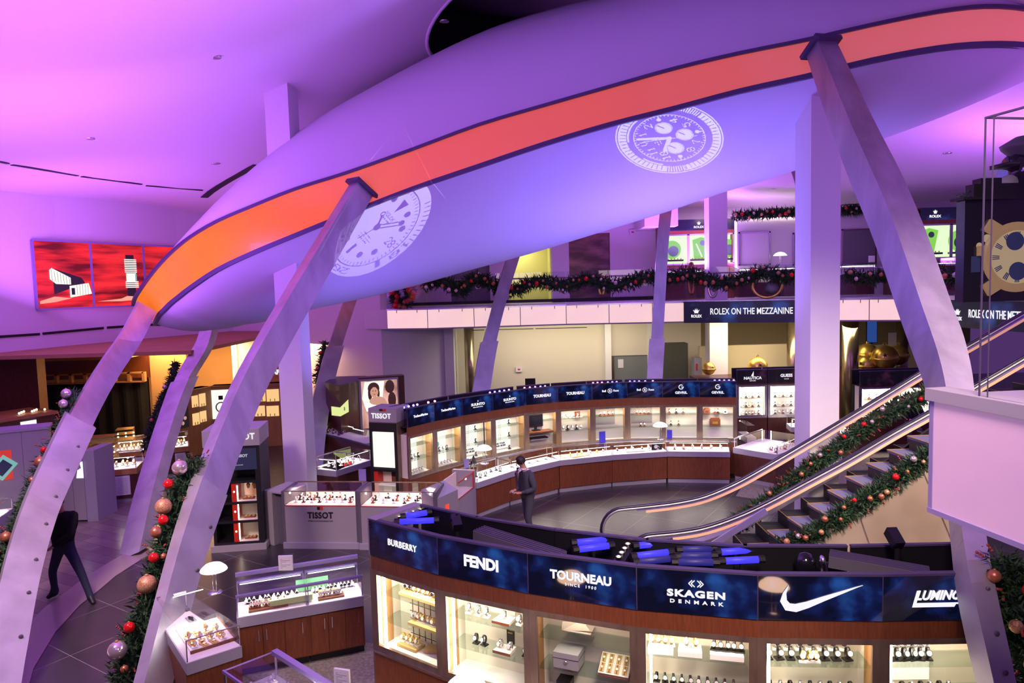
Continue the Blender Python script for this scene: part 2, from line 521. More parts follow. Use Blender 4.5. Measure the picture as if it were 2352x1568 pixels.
b = M('carpet'); b.poly([(p.x, p.y) for p in car1], 0, .012); struct('floor_carpet_1', b)
b = M('carpet'); b.poly([(-3.9, 10.05), (-3.3, 6), (4, 3.5), (4, 5.9), (2, 6.0), (.1, 6.7), (-1.7, 7.8), (-1.9, 10.0)], 0, .012); struct('floor_carpet_2', b)

# ceiling: a soft rolling plaster ceiling with an oval opening above the canopy
OC = Vector((3.0, 17.6, 0)); OA, OB = 4.8, 3.0
def ceil_z(x, y):
    z = 8.15 + 3.95 * math.exp(-(((x - 2) / 6.8) ** 2 + ((y - 16.3) / 6.6) ** 2))
    z += .10 * math.sin(x * .55 + y * .35) + .05 * math.sin(y * .9 - x * .3)
    if y > 22: z -= .05 * (y - 22)
    return z
b = M('ceiling_plaster', True)
rows = []
N = 144
for k in range(46):
    s = (k / 45) ** 1.25
    row = []
    for i in range(N + 1):
        a = 2 * math.pi * i / N
        ca, sa = math.cos(a), math.sin(a)
        e = Vector((OC.x + OA * ca, OC.y + OB * sa, 0))
        q = max(abs(ca) / 21, abs(sa) / 19)
        o_ = Vector((OC.x + ca / q, OC.y - 3 + sa / q, 0))
        p = lerp(e, o_, s)
        row.append(Vector((p.x, p.y, ceil_z(p.x, p.y))))
    rows.append(row)
b.grid(rows); struct('ceiling', b)
b = M('black')
G = [[Vector((p.x, p.y, p.z + h)) for p in rows[0]] for h in (0, 1.4)]
b.grid(G)
b.add([Vector((p.x, p.y, p.z + 1.4)) for p in rows[0][:-1]], [tuple(range(N))]); struct('ceiling_oculus', b)
b = M('white_plaster', True)
b.sweep([Vector((OC.x + (OA + .02) * math.cos(t * math.pi / 36), OC.y + (OB + .02) * math.sin(t * math.pi / 36), 0)) + Vector((0, 0, ceil_z(OC.x + OA * math.cos(t * math.pi / 36), OC.y + OB * math.sin(t * math.pi / 36)))) for t in range(72)],
        [(-.04, -.03), (.04, -.03), (.04, .03), (-.04, .03)], close=True)
struct('ceiling_oculus_trim', b)

def ray_ceiling(px, py):
    d = ray(px, py); t = 0
    while t < .05:
        p = CAM + d * t
        if p.z >= ceil_z(p.x, p.y): return p
        t += .00004
    return p
def slot(path, name, h=.07, m='black', off=(0, 0, -.02)):
    b = M(m)
    P = [Vector(p) + Vector(off) for p in path]
    b.sweep(P, [(-h / 2, -.01), (h / 2, -.01), (h / 2, .01), (-h / 2, .01)])
    return struct(name, b)
k = 1
for seg in (((-60, 358), (18, 374)), ((28, 377), (178, 402)), ((188, 404), (325, 422)), ((335, 425), (466, 436))):
    slot([ray_ceiling(lerp(seg[0][0], seg[1][0], t / 5), lerp(seg[0][1], seg[1][1], t / 5)) for t in range(6)], 'ceiling_trim_%d' % k, .09); k += 1
slot([ray_ceiling(469 + 120 * t / 8, 452 - 74 * (t / 8) ** .85) for t in range(9)], 'ceiling_trim_%d' % k, .22); k += 1
# small recessed downlights dotted over the ceiling
for i, (x, y) in enumerate(((493, 130), (641, 212), (204, 317), (495, 375), (1020, 48), (1775, 434), (2177, 351))):
    p = ray_ceiling(x, y)
    b = M('silver', True); b.lathe([(.10, -.035), (.115, -.03), (.115, 0), (.0, .0)], n=16)
    b.use('lit_white'); b.lathe([(.0, -.028), (.085, -.028)], n=14, cap=False)
    lab = ['small round downlight in the ceiling above the two red advert panes', 'small round downlight in the ceiling at the top of the left column', 'small round downlight furthest left, just above the ceiling slots',
           'small round downlight between the ceiling slots and the canopy dome', 'small dark round downlight beside the black ceiling opening', 'small round downlight above the far mezzanine store, seen under the canopy', 'small round downlight in the ceiling behind the curved rib on the right'][i]
    obj('recessed_downlight', b, None, lab, 'ceiling light', 'recessed ceiling downlights', loc=(p.x, p.y, p.z + .01))

# ------------------------------------------------------------------ left wall with the overhanging drum
def wall(name, P, z0, z1f, m='white_plaster', th=.25):
    """plan polyline wall; z1f a number or None for up to the ceiling"""
    b = M(m)
    n = len(P)
    lo, hi = [], []
    for i, p in enumerate(P):
        lo.append(Vector((p[0], p[1], z0)))
        hi.append(Vector((p[0], p[1], ceil_z(p[0], p[1]) + .05 if z1f is None else z1f)))
    nrm = []
    for i in range(n):
        d = Vector(P[min(i + 1, n - 1)][:2]) - Vector(P[max(i - 1, 0)][:2]); d.normalize()
        nrm.append(Vector((-d.y, d.x, 0)) * th)
    vs = lo + hi + [a + c for a, c in zip(lo, nrm)] + [a + c for a, c in zip(hi, nrm)]
    fs = []
    for i in range(n - 1):
        fs += [(i, i + 1, n + i + 1, n + i), (2 * n + i + 1, 2 * n + i, 3 * n + i, 3 * n + i + 1), (i + 1, i, 2 * n + i, 2 * n + i + 1), (n + i, n + i + 1, 3 * n + i + 1, 3 * n + i)]
    fs += [(0, n, 3 * n, 2 * n), (n - 1, 3 * n - 1, 4 * n - 1, 2 * n - 1)]
    b.add(vs, fs)
    return struct(name, b)
SOF = 3.55
dr = [PZ(x, y, SOF) for x, y in ((-220, 850), (-100, 832), (0, 818), (150, 802), (305, 787), (420, 776), (535, 766))]
drum = [(-16.0, 10.0), (-15.3, 14.0)] + [(p.x, p.y) for p in dr[1:]]
wall('wall_left', drum, SOF, None)
LW = [(drum[-1][0], drum[-1][1]), (-4.6, 25.3), (px_x(939, 25.8, 800), 25.8)]
wall('wall_back_left', LW, 0, None)
wall('wall_back_left_return', [LW[-1], (px_x(1022, 26.6, 800), 26.6)], 0, 3.66)
b = M('white_plaster'); x0, x1 = px_x(1021, 26.5, 800), px_x(1042, 26.5, 800); b.box(x0, x1, 26.45, 28.6, 0, 3.66); struct('wall_pilaster', b)
def wall_strip(name, seg, dz, h=.06, off=.03, m='black'):
    b = M(m)
    P = [Vector((p[0], p[1], p[2])) for p in seg]
    b.sweep(P, [(-.015, -h / 2), (.015, -h / 2), (.015, h / 2), (-.015, h / 2)])
    struct(name, b)
def on_wall(px, py, poly, off=.03):
    """point where the sight line through a pixel meets a vertical plan polyline"""
    d = ray(px, py)
    for a, c in zip(poly, poly[1:]):
        ex, ey = c[0] - a[0], c[1] - a[1]
        den = d.x * ey - d.y * ex
        if abs(den) < 1e-9: continue
        t = (a[0] * ey - a[1] * ex) / den
        q = CAM + d * t
        s_ = ((q.x - a[0]) * ex + (q.y - a[1]) * ey) / (ex * ex + ey * ey)
        if t > 0 and -1e-3 <= s_ <= 1.001:
            L_ = math.hypot(ex, ey)
            return q + Vector((ey / L_, -ex / L_, 0)) * off
    return q
for i, (a, c, ya, yc) in enumerate(((-60, 90, 777, 767), (97, 237, 766, 753), (245, 400, 752, 742))):
    wall_strip('wall_left_trim_%d' % (i + 1), [on_wall(lerp(a, c, t / 4), lerp(ya, yc, t / 4), drum, .02) for t in range(5)], 0, .07)

# side bay behind the drum
b = M('tan_wall'); b.box(-22, -8.3, 18.5, 31, SOF, SOF + .1); struct('ceiling_bay', b)
b = M('tan_wall'); b.box(px_x(330, 29), -6.0, 29.0, 29.2, 0, SOF); b.box(-22, px_x(330, 29), 30.6, 30.8, 0, SOF); struct('wall_bay_back', b)
b = M('tan_wall'); b.box(px_x(75, 24.5), px_x(270, 24.5), 24.5, 26.0, 2.95, SOF); struct('wall_bay_bulkhead', b)
b = M('tan_wall'); x0 = px_x(335, 26.0); b.box(x0, x0 + 1.1, 26.0, 26.5, 0, SOF); struct('wall_bay_pier', b)
b = M('white_plaster'); b.poly([(dr[-1].x - .1, dr[-1].y), (dr[-1].x + .15, dr[-1].y - .15), (dr[-1].x + .5, 29), (dr[-1].x - .1, 29)], 0, SOF); struct('wall_bay_return', b)
# brown panelling on the left of the bay
b = M('wood'); b.box(px_x(-140, 22), px_x(73, 22), 22, 22.4, 0, SOF)
struct('wall_bay_panelling', b)
b = M('wood'); b.box(px_x(80, 26.2), px_x(335, 26.2), 26.25, 26.4, 2.1, 2.96); struct('wall_bay_header', b)

# ------------------------------------------------------------------ columns
def column(name, corners, z0=0., z1=None):
    b = M('white_plaster')
    zt = z1 or max(ceil_z(*c) for c in corners) + .05
    b.poly(corners, z0, zt)
    return struct(name, b)
D1 = 16.1
a = px_x(613 + 20, D1, 600); 
c1 = (PD(627, 600, D1).x, D1); c2 = (PD(682, 600, D1).x, D1 - .05)
c3 = (PD(703, 600, D1 + .5).x, D1 + .5)
column('column', [c1, c2, c3, (c1[0] + (c3[0] - c2[0]), D1 + .55)], 0)
D2 = 13.15
c1 = (PD(1843, 600, D2 + .35).x, D2 + .35); c2 = (PD(1862, 600, D2).x, D2); c3 = (PD(1930, 600, D2 + .05).x, D2 + .05)
column('column', [c1, c2, c3, (c3[0], D2 + .7), (c1[0], D2 + .7)], 0, 8.75)
D3 = 25.2
c1 = (PD(1629, 600, D3).x, D3); c2 = (PD(1671, 600, D3).x, D3)
column('column', [c1, c2, (c2[0], D3 + .6), (c1[0], D3 + .6)], 0)

# ------------------------------------------------------------------ mezzanine
fa = [PD(888, 710, 24.75), PD(981, 705, 24.35), PD(1300, 697, 24.6), PD(1600, 692, 24.0), PD(1840, 688, 22.9), PD(2080, 686, 21.6), PD(2260, 688, 18.6), PD(2352, 690, 17.1), Vector((13.4, 14.5, 0)), Vector((14.3, 10, 0))]
FZ1, FZ0 = 4.40, 3.69
fp = []
for i in range(len(fa) - 1):
    n = 1 if i == 0 else 3
    for k in range(n):
        q = lerp(fa[i], fa[i + 1], k / n)
        fp.append((q.x, q.y))
fp.append((fa[-1].x, fa[-1].y))
b = M('white_plaster')
b.poly([(p[0], p[1] + .08) for p in fp] + [(24, 10), (24, 31), (-5.2, 31), (-5.2, 25.4)], FZ0 + .02, FZ1 - .02)
struct('floor_mezzanine', b)
# backlit fascia: one frosted pane after another, thin joints between, metal cap and lower edge
for i in range(len(fp) - 1):
    p, q = fp[i], fp[i + 1]
    L_, az = fr(p, q)
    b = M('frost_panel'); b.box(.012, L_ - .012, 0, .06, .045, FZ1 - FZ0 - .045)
    b.use('grey_laminate'); b.box(0, .012, 0, .05, .045, .666); b.box(L_ - .012, L_, 0, .05, .045, .666)
    b.use('silver'); b.box(0, L_, -.03, .08, FZ1 - FZ0 - .045, FZ1 - FZ0)
    b.use('apron_grey'); b.box(0, L_, -.02, .08, 0, .045)
    b.use('apron_grey')
    for u in (.25, .75): b.box(L_ * u - .012, L_ * u + .012, -.012, 0, FZ1 - FZ0 - .14, FZ1 - FZ0 - .045)
    struct('trim_%d' % (10 + i), b, None).matrix_world = LT((p[0], p[1], FZ0), az)
# fascia sign banner
def banner(px0, px1, D0, D1_, lab, dx=0):
    p, q = PD(px0, 690, D0), PD(px1, 690, D1_)
    L_, az = fr(p, q)
    e = empty('mezzanine_banner', (p.x, p.y, 3.70), az, lab, 'sign', 'dark banners on the mezzanine fascia')
    b = M('sign_banner'); b.box(0, L_, 0, .03, 0, .70); obj('banner_panel', b, e)
    s = L_ / 4.3
    text('ROLEX ON THE MEZZANINE', .285, e, (L_ * .565, -.004, .36), sx=.79 * s, bold=.004, label='white capital lettering')
    text('ROLEX', .125, e, (L_ * .11, -.004, .22), sx=1.0 * s, bold=.005)
    b = crown(); o = obj('crown_emblem', b, e, 'white five-pointed crown emblem'); o.location = (L_ * .11, -.004, .32); o.scale = (.16, 1, .16)
def crown():
    b = M('letter_white')
    pts = [(-.42, 0), (.42, 0), (.36, .16), (.68, .72), (.30, .42), (.26, .95), (.08, .46), (0, 1.05), (-.08, .46), (-.26, .95), (-.30, .42), (-.68, .72), (-.36, .16)]
    n = len(pts)
    vs = [(x, 0, z) for x, z in pts] + [(x, -.01, z) for x, z in pts]
    b.add(vs + [(0, 0, .3), (0, -.01, .3)], [(i, (i + 1) % n, 2 * n) for i in range(n)] + [(n + (i + 1) % n, n + i, 2 * n + 1) for i in range(n)])
    return b
noisy('sign_banner', (.003, .004, .016), (.02, .07, .24), 1.1, .35, 0, lo=.55, hi=.8, emit=True, es=.9)
banner(1570, 1850, 23.7, 22.3, 'dark blue lit banner on the far mezzanine fascia, left of the right white column')
banner(2178, 2420, 18.9, 15.6, 'dark blue lit banner on the mezzanine fascia seen behind the glass vitrine')
# glass railing
def rail_path(z, off=.06):
    return [Vector((p[0], p[1] + off, z)) for p in fp]
t = empty('glass_railing', (fp[0][0], fp[0][1], FZ1), 0, 'long curved glass balustrade with metal handrail along the far mezzanine edge', 'railing')
def loc_to(e, P): return [Vector(p) - e.location for p in P]
for i in range(0, len(fp) - 1):
    b = M('rail_glass'); p, q = Vector((fp[i][0], fp[i][1] + .06, FZ1)), Vector((fp[i + 1][0], fp[i + 1][1] + .06, FZ1))
    d = (q - p).normalized() * .012
    b.bar(p + d + Vector((0, 0, .56)) - t.location, q - d + Vector((0, 0, .56)) - t.location, .015, 1.12)
    obj('glass_pane', b, t)
b = M('steel'); b.tube(loc_to(t, rail_path(FZ1 + .92, .0)), .025, 8); obj('handrail', b, t)

# upper back wall of the mezzanine, y = 28.5, built around its openings
def rect_px(px0, py0, px1, py1, D):
    a, c = PD(px0, py1, D), PD(px1, py0, D)
    return a.x, c.x, a.z, c.z
Y = 28.5
def wbox(name, x0, x1, z0, z1, m='white_plaster', y=Y, th=.3):
    b = M(m); b.box(x0, x1, y, y + th, z0, z1); return struct(name, b)
ztop = 8.0
xs = {k: px_x(k, Y, 640) for k in (888, 1035, 1125, 1168, 1268, 1308, 1402, 1510)}
wbox('wall_mezzanine_1', -5.2, xs[1035], FZ1, ztop)
wbox('wall_mezzanine_2', xs[1125], xs[1168], FZ1, ztop)
wbox('wall_mezzanine_3', xs[1268], xs[1308], FZ1, ztop)
wbox('wall_mezzanine_4', xs[1402], 24, FZ1, ztop)
wbox('wall_mezzanine_5', xs[1035], xs[1125], 6.3, ztop)
wbox('wall_mezzanine_6', xs[1168], xs[1268], 7.0, ztop)
wbox('wall_mezzanine_7', xs[1308], xs[1402], 7.05, ztop)
mat('yellow_wall', (.74, .70, .34), .8)
wbox('wall_alcove_back', xs[1168] - 1, xs[1268] + .1, FZ1, ztop, 'yellow_wall', 31.2)
b = M('yellow_wall'); b.box(xs[1268] - .02, xs[1268] + .2, 28.8, 31.2, FZ1, ztop); struct('wall_alcove_side', b)
wbox('door_1', xs[1308], xs[1402], FZ1, 7.05, 'bronze_door', 28.62, .06)
wbox('door_2', xs[1035], xs[1125], FZ1, 6.3, 'grey_door', 28.62, .06)
b = M('white_plaster'); x0, x1, z0, z1 = rect_px(1480, 560, 1558, 478, 26.3); b.box(x0, x1, 26.3, Y, PD(1500, 520, 26.3).z, 8.1); struct('ceiling_beam', b)
b = M('black'); b.box(-4.9, 24, 28.42, 28.5, FZ1, FZ1 + .12); struct('baseboard_mezzanine', b)
for i, (a, c, ya, yc) in enumerate(((1565, 1680, 491, 488), (1690, 1762, 487, 482), (1768, 1842, 481, 477), (1932, 1998, 470, 465))):
    slot([ray_ceiling(lerp(a, c, t / 3), lerp(ya, yc, t / 3)) for t in range(4)], 'ceiling_trim_%d' % (20 + i), .10)
# store wall of the mezzanine on the right, y = 27.2
YS = 26.4
xx = lambda p, y=600: px_x(p, YS, y)
top_s = PD(1760, 498, YS).z
def swin(name, px0, px1, py0, py1, m, frame='silver'):
    x0, x1, z0, z1 = rect_px(px0, py0, px1, py1, YS)
    b = M(frame); f = .05
    b.box(x0, x1, YS - .05, YS, z0, z0 + f); b.box(x0, x1, YS - .05, YS, z1 - f, z1); b.box(x0, x0 + f, YS - .05, YS, z0, z1); b.box(x1 - f, x1, YS - .05, YS, z0, z1)
    b.use(m); b.box(x0 + f, x1 - f, YS - .02, YS - .001, z0 + f, z1 - f)
    struct(name, b)
b = M('white_plaster'); b.box(xx(1693), xx(2115), YS, YS + .3, FZ1, top_s); struct('wall_store', b)
swin('window_1', 1696, 1769, 531, 610, 'white_plaster')
swin('window_2', 1820, 1845, 534, 610, 'grey_door')
swin('window_3', 1932, 2013, 524, 610, 'grey_door')

# walls below the mezzanine
Y0 = 28.3
xb = lambda p: px_x(p, Y0, 800)
b = M('cream_wall'); b.box(xb(1040), xb(1398), Y0, Y0 + .2, 0, FZ0); b.box(xb(1398), xb(1487), Y0, Y0 + .2, PD(1440, 816, Y0).z, FZ0); b.box(xb(1487), xb(1610), Y0, Y0 + .2, 0, FZ0); struct('wall_back', b)
b = M('white_plaster'); b.box(xb(1388), xb(1402), Y0 - .25, Y0, 0, FZ0); b.box(xb(1487), xb(1500), Y0 - .25, Y0, 0, FZ0); struct('wall_back_pilaster', b)
b = M('grey_door'); b.box(xb(1408), xb(1487), Y0 + .05, Y0 + .1, 0, PD(1440, 816, Y0).z); b.use('brass_pipe'); b.box(xb(1402), xb(1410), Y0, Y0 + .06, 0, PD(1440, 816, Y0).z)
b.use('paper'); x0, x1, z0, z1 = rect_px(1420, 825, 1432, 845, Y0); b.box(x0, x1, Y0 + .03, Y0 + .05, z0, z1); struct('door_3', b)
for i, (a, c) in enumerate(((1085, 1112), (1122, 1225), (1230, 1348))):
    slot([PD(lerp(a, c, t / 2), 757 - (lerp(a, c, t / 2) - 1085) * .025, 26.5) for t in range(3)], 'trim_%d' % (40 + i), .09)
b = M('beige_dark'); b.box(xb(1610), xb(2250), Y0 + .6, Y0 + .8, 0, FZ0); struct('wall_back_right', b)
x0, x1, z0, z1 = rect_px(1607, 789, 1828, 860, 26.5)
b = M('beige_low'); b.box(x0, x1, 26.5, 26.7, 0, z1); struct('wall_low_partition', b)
x0, x1, z0, z1 = rect_px(1965, 790, 2110, 860, 26.5)
b = M('beige_low'); b.box(x0, x1, 26.5, 26.7, 0, z1); struct('wall_low_partition_right', b)

# ================================================================== CANOPY
C_RU = [[-8.813,16.8,4.89],[-8.601,16.533,5.061],[-8.308,16.24,5.256],[-7.962,15.975,5.514],[-7.642,15.85,5.789],[-7.268,15.7,6.056],[-6.807,15.55,6.331],[-6.168,15.4,6.626],[-5.412,15.4,6.919],[-4.481,15.427,7.259],[-3.371,15.48,7.58],[-1.953,15.365,8.006],[-0.557,15.1,8.407],[0.779,14.75,8.674],[2.033,14.3,8.884],[3.196,13.825,9.059],[4.254,13.3,9.145],[5.232,12.814,9.186],[6.146,12.379,9.259],[7.038,12.04,9.322],[7.73,11.91,9.339],[8.299,11.8,9.247],[9.011,12.119,9.228],[9.443,12.306,9.214],[9.662,12.4,9.206]]
C_RL = [[-8.335,16.8,4.429],[-8.163,16.533,4.513],[-7.935,16.24,4.655],[-7.685,15.975,4.772],[-7.476,15.85,4.91],[-7.231,15.7,5.04],[-6.875,15.55,5.245],[-6.229,15.4,5.598],[-5.468,15.4,5.931],[-4.53,15.427,6.289],[-3.411,15.48,6.708],[-1.985,15.365,7.188],[-0.583,15.1,7.569],[0.76,14.75,7.912],[2.02,14.3,8.162],[3.188,13.825,8.328],[4.252,13.3,8.478],[5.234,12.814,8.567],[6.153,12.379,8.68],[7.049,12.04,8.744],[7.744,11.91,8.748],[8.314,11.8,8.68],[9.029,12.119,8.669],[9.461,12.306,8.66],[9.681,12.4,8.654]]
C_W = [0.0,2.325,3.296,4.004,4.449,4.892,5.342,5.848,6.322,6.785,7.201,7.56,7.754,7.798,7.709,7.502,7.186,6.773,5.929,4.248,3.132,2.549,1.86,1.152,0.0]
C_AL = [0.0,0.222,0.331,0.391,0.448,0.536,0.66,0.813,0.971,1.117,1.258,1.356,1.395,1.384,1.307,1.178,1.03,0.912,0.871,0.862,0.765,0.53,0.277,0.12,0.0]
C_AU = [0.0,0.048,0.12,0.215,0.335,0.489,0.74,1.137,1.591,2.01,2.387,2.662,2.773,2.755,2.635,2.459,2.249,1.997,1.643,1.12,0.626,0.319,0.125,0.018,0.0]
C_ZF = [0.0,-0.179,-0.254,-0.308,-0.342,-0.376,-0.411,-0.45,-0.486,-0.522,-0.554,-0.582,-0.596,-0.6,-0.593,-0.577,-0.553,-0.521,-0.424,-0.181,-0.017,0.054,0.107,0.161,0.0]

CV = [0, .01, .03, .06, .1, .15, .2, .26, .32, .38, .44, .5, .56, .62, .68, .74, .8, .86, .92, .96, 1.0]
def canopy_surface(rim, amp, sg):
    G = []
    for i in range(len(rim)):
        row = []
        for t in CV:
            tt = t ** .62 if sg > 0 else t
            w = C_W[i]
            row.append(Vector((rim[i][0] + w * .19 * t, rim[i][1] + w * .98 * t, rim[i][2] + C_ZF[i] * t + sg * amp[i] * 4 * tt * (1 - tt))))
        G.append(row)
    return G
GL = canopy_surface(C_RL, C_AL, -1)
GU = canopy_surface(C_RU, C_AU, 1)
def refine(G):
    """Catmull-Rom along the rim so the outline reads as a smooth curve"""
    out = []
    n = len(G)
    for i in range(n - 1):
        a, b_, c, d = G[max(i - 1, 0)], G[i], G[i + 1], G[min(i + 2, n - 1)]
        for k in range(3):
            t = k / 3
            out.append([0.5 * ((2 * b_[j]) + (c[j] - a[j]) * t + (2 * a[j] - 5 * b_[j] + 4 * c[j] - d[j]) * t * t + (3 * b_[j] - a[j] - 3 * c[j] + d[j]) * t ** 3) for j in range(len(b_))])
    out.append(G[-1])
    return out
GL2, GU2 = refine(GL), refine(GU)
canopy = empty('canopy', (0, 16.8, 0), 0, 'huge tilted saucer-shaped fabric canopy with an amber band around its rim', 'canopy')
CO = canopy.location.copy()
b = M('fabric', True); b.grid([[p - CO for p in r_][::-1] for r_ in GL2]); obj('underside_fabric', b, canopy, 'pale stretched fabric of the underside')
b = M('fabric', True); b.grid([[p - CO for p in r_] for r_ in GU2]); obj('dome_fabric', b, canopy, 'pale stretched fabric dome on top')
b = M('amber_band', True)
near = [[GL2[i][0] - CO, GU2[i][0] - CO] for i in range(len(GL2))]
b.grid(near); b.grid([[GU2[i][-1] - CO, GL2[i][-1] - CO] for i in range(len(GL2))])
obj('amber_band', b, canopy, 'glowing orange band')
for nm, G in (('lower_rim', GL2), ('upper_rim', GU2)):
    b = M('edge_metal')
    P = [r_[0] - CO + Vector((0, -.02, 0)) for r_ in G] + [r_[-1] - CO for r_ in G][::-1][1:-1]
    h = .045 if nm == 'lower_rim' else .03
    b.sweep(P, [(-.04, -h), (.04, -h), (.04, h), (-.04, h)], close=True)
    obj(nm, b, canopy, 'dark metal edge strip')

# ------------------------------------------------------------------ curved ribs that carry the canopy
def smooth_path(P, n):
    out = []
    for i in range(len(P) - 1):
        a, b_, c, d = P[max(i - 1, 0)], P[i], P[i + 1], P[min(i + 2, len(P) - 1)]
        for k in range(n):
            t = k / n
            out.append(0.5 * ((2 * b_) + (c - a) * t + (2 * a - 5 * b_ + 4 * c - d) * t * t + (3 * b_ - a - 3 * c + d) * t ** 3))
    out.append(P[-1]); return out
RIBS = []
def rib(label, pts, nrm, fw, dp, split, fw2=None, plate=True, bolts=True, sleeve=1.30, foot=1.0, head=1.0, taper=None):
    """pts [(px, py, depth)] top to bottom; nrm outward plan direction; fw width of the outward face, dp depth of the side faces"""
    P = smooth_path([PD(*q) for q in pts], 6)
    if P[-1].z > .02:   # carry on to the floor
        d = (P[-1] - P[-4]).normalized(); P.append(P[-1] + d * ((P[-1].z) / -d.z))
    P[-1].z = 0.0
    n = Vector((nrm[0], nrm[1], 0)).normalized(); side = Vector((-n.y, n.x, 0))
    base = P[-1].copy()
    e = empty('canopy_rib', base, 0, label, 'rib', 'curved steel ribs under the canopy')
    k = max(1, int(split * (len(P) - 1)))
    def sec(a, c): return [(-a / 2, -c / 2), (a / 2, -c / 2), (a / 2, c / 2), (-a / 2, c / 2)]
    up = [p - base for p in P[:k + 2]]
    mu_ = len(up); N_ = len(P) - 1; tp = lambda i: interp(taper, i / N_)
    b = M('steel'); b.sweep(up, [sec(fw * tp(i), dp * tp(i)) for i in range(mu_)] if taper else [sec(fw * lerp(head, 1, min(1, i / (mu_ * .3))), dp * lerp(head, 1, min(1, i / (mu_ * .3)))) for i in range(mu_)], side=side); obj('upper_arm', b, e)
    lo = [p - base for p in P[k:]]
    m_ = len(lo); b = M('steel_box'); b.sweep(lo, [sec(fw * tp(k + i), dp * tp(k + i)) for i in range(m_)] if taper else [sec(fw * sleeve * lerp(1, foot, i / (m_ - 1)), dp * sleeve * lerp(1, foot, i / (m_ - 1))) for i in range(m_)], side=side); obj('lower_sleeve', b, e, 'wider brushed metal sleeve')
    if plate:
        b = M('edge_metal'); p = P[0] - base; q = P[1] - base
        b.sweep([p - (q - p).normalized() * .03, p + (q - p).normalized() * .05], sec(fw * head + .14, dp * head + .16), side=side); obj('end_plate', b, e)
    if bolts:
        acc = 0
        for i in range(1, len(lo) - 1):
            acc += (lo[i] - lo[i - 1]).length
            if acc > .55:
                acc = 0
                d = (lo[i + 1] - lo[i - 1]).normalized(); u = side.cross(d).normalized()
                for s_ in (() if taper else (side * (fw * sleeve / 2 + .002), -side * (fw * sleeve / 2 + .002))):
                    b = M('dark_laminate', True); b.lathe([(.028, -.004), (.028, .010), (.018, .014), (0, .014)], lo[i] + s_ + u * dp * .3, 8, s_)
                    obj('bolt', b, e)
    if taper:
        for i in range(k + 1, len(P) - 1, 2):
            b = M('dark_laminate', True); b.lathe([(.022, -.004), (.022, .010), (.014, .014), (0, .014)], P[i] - base + n * (dp * tp(i) / 2 + .01) + Vector((0, 0, .03)), 8, n); obj('bolt', b, e)
    RIBS.append((P, k)); return e
rib('steel rib at the far left tip of the canopy', [(337, 704, 16.1), (300, 775, 15.4), (249, 850, 14.4), (196, 942, 13.2), (125, 1090, 11.8), (84, 1190, 10.9), (47, 1320, 10.0), (12, 1500, 9.0)], (-.8, -.6), .26, .42, .46, plate=False, foot=.8)
rib('large steel rib crossing in front of the white watch face projected on the canopy', [(832, 432, 15.4), (735, 598, 14.6), (596, 840, 13.0), (530, 985, 12.1), (483, 1112, 11.2), (424, 1290, 10.0), (352, 1568, 8.35)], (-.66, -.75), .31, .50, .66, sleeve=1.08, foot=.76, head=.9)
rib('tall steel rib curving down the right side to below the frosted balcony panel', [(1885, 108, 12.55), (1958, 290, 11.6), (2050, 500, 10.6), (2121, 700, 9.6), (2176, 860, 8.6), (2206, 1050, 7.4), (2232, 1300, 6.05), (2288, 1568, 5.35)], (.25, -.97), .56, .50, .80, sleeve=1., head=.66, taper=[(0, .66), (.22, .90), (.5, .84), (.68, .60), (.8, .46), (.9, .40), (1, .36)])
rib('steel rib behind the left tip, its foot on the stone walkway', [(485, 735, 19.6), (470, 790, 19.0), (425, 870, 18.0), (384, 985, 16.6), (345, 1120, 15.2), (312, 1268, 14.0)], (-.95, .1), .36, .38, .42, plate=False, bolts=False)
rib('steel rib standing just right of the left white column', [(812, 670, 23.4), (797, 710, 23.0), (768, 800, 22.2), (742, 900, 21.2), (724, 1010, 20.0), (716, 1090, 19.2)], (-.5, .86), .42, .26, .40, plate=False, bolts=False)
rib('steel rib in front of the beige back wall, right of the brass pipe', [(1185, 570, 24.0), (1160, 650, 23.6), (1135, 740, 23.0), (1119, 810, 22.6), (1106, 890, 22.1), (1092, 990, 21.4)], (-.2, .98), .42, .26, .52, plate=False, bolts=False)
rib('steel rib in front of the mezzanine banner, left of its end', [(1532, 455, 23.0), (1522, 560, 22.8), (1516, 660, 22.6), (1509, 780, 22.2), (1503, 880, 21.8), (1500, 960, 21.4)], (.15, .98), .36, .24, .60, plate=False, bolts=False)
rib('short visible length of rib between the canopy and the right white column', [(1822, 370, 21.0), (1850, 460, 20.6), (1872, 560, 20.2), (1890, 700, 19.8), (1905, 900, 19.3)], (.4, .9), .30, .30, .60, plate=False, bolts=False)

# ------------------------------------------------------------------ watch faces thrown on the canopy by two slide projectors
FONT5 = {'0': '0E11191513110E', '1': '040C040404040E', '2': '0E11010204081F', '4': '02060A121F0202', '5': '1F101E0101110E', '7': '1F010204080808', '8': '0E11110E11110E', '3': '1F02040201110E', '6': '0608101E11110E', 'V': '11111111110A04', 'R': '1E11111E141211', 'O': '0E11111111110E', 'L': '1010101010101F', 'E': '1F10101E10101F', 'X': '11110A040A1111'}
def glyph(ch, x, y):
    """x, y in 0..1 (y down)"""
    if not (0 <= x < 1 and 0 <= y < 1): return False
    row = int(FONT5[ch][int(y * 7) * 2:int(y * 7) * 2 + 2], 16)
    return bool(row >> (4 - int(x * 5)) & 1)
def near_seg(x, y, x0, y0, x1, y1):
    dx, dy = x1 - x0, y1 - y0
    t = max(0, min(1, ((x - x0) * dx + (y - y0) * dy) / (dx * dx + dy * dy)))
    return math.hypot(x - x0 - dx * t, y - y0 - dy * t)
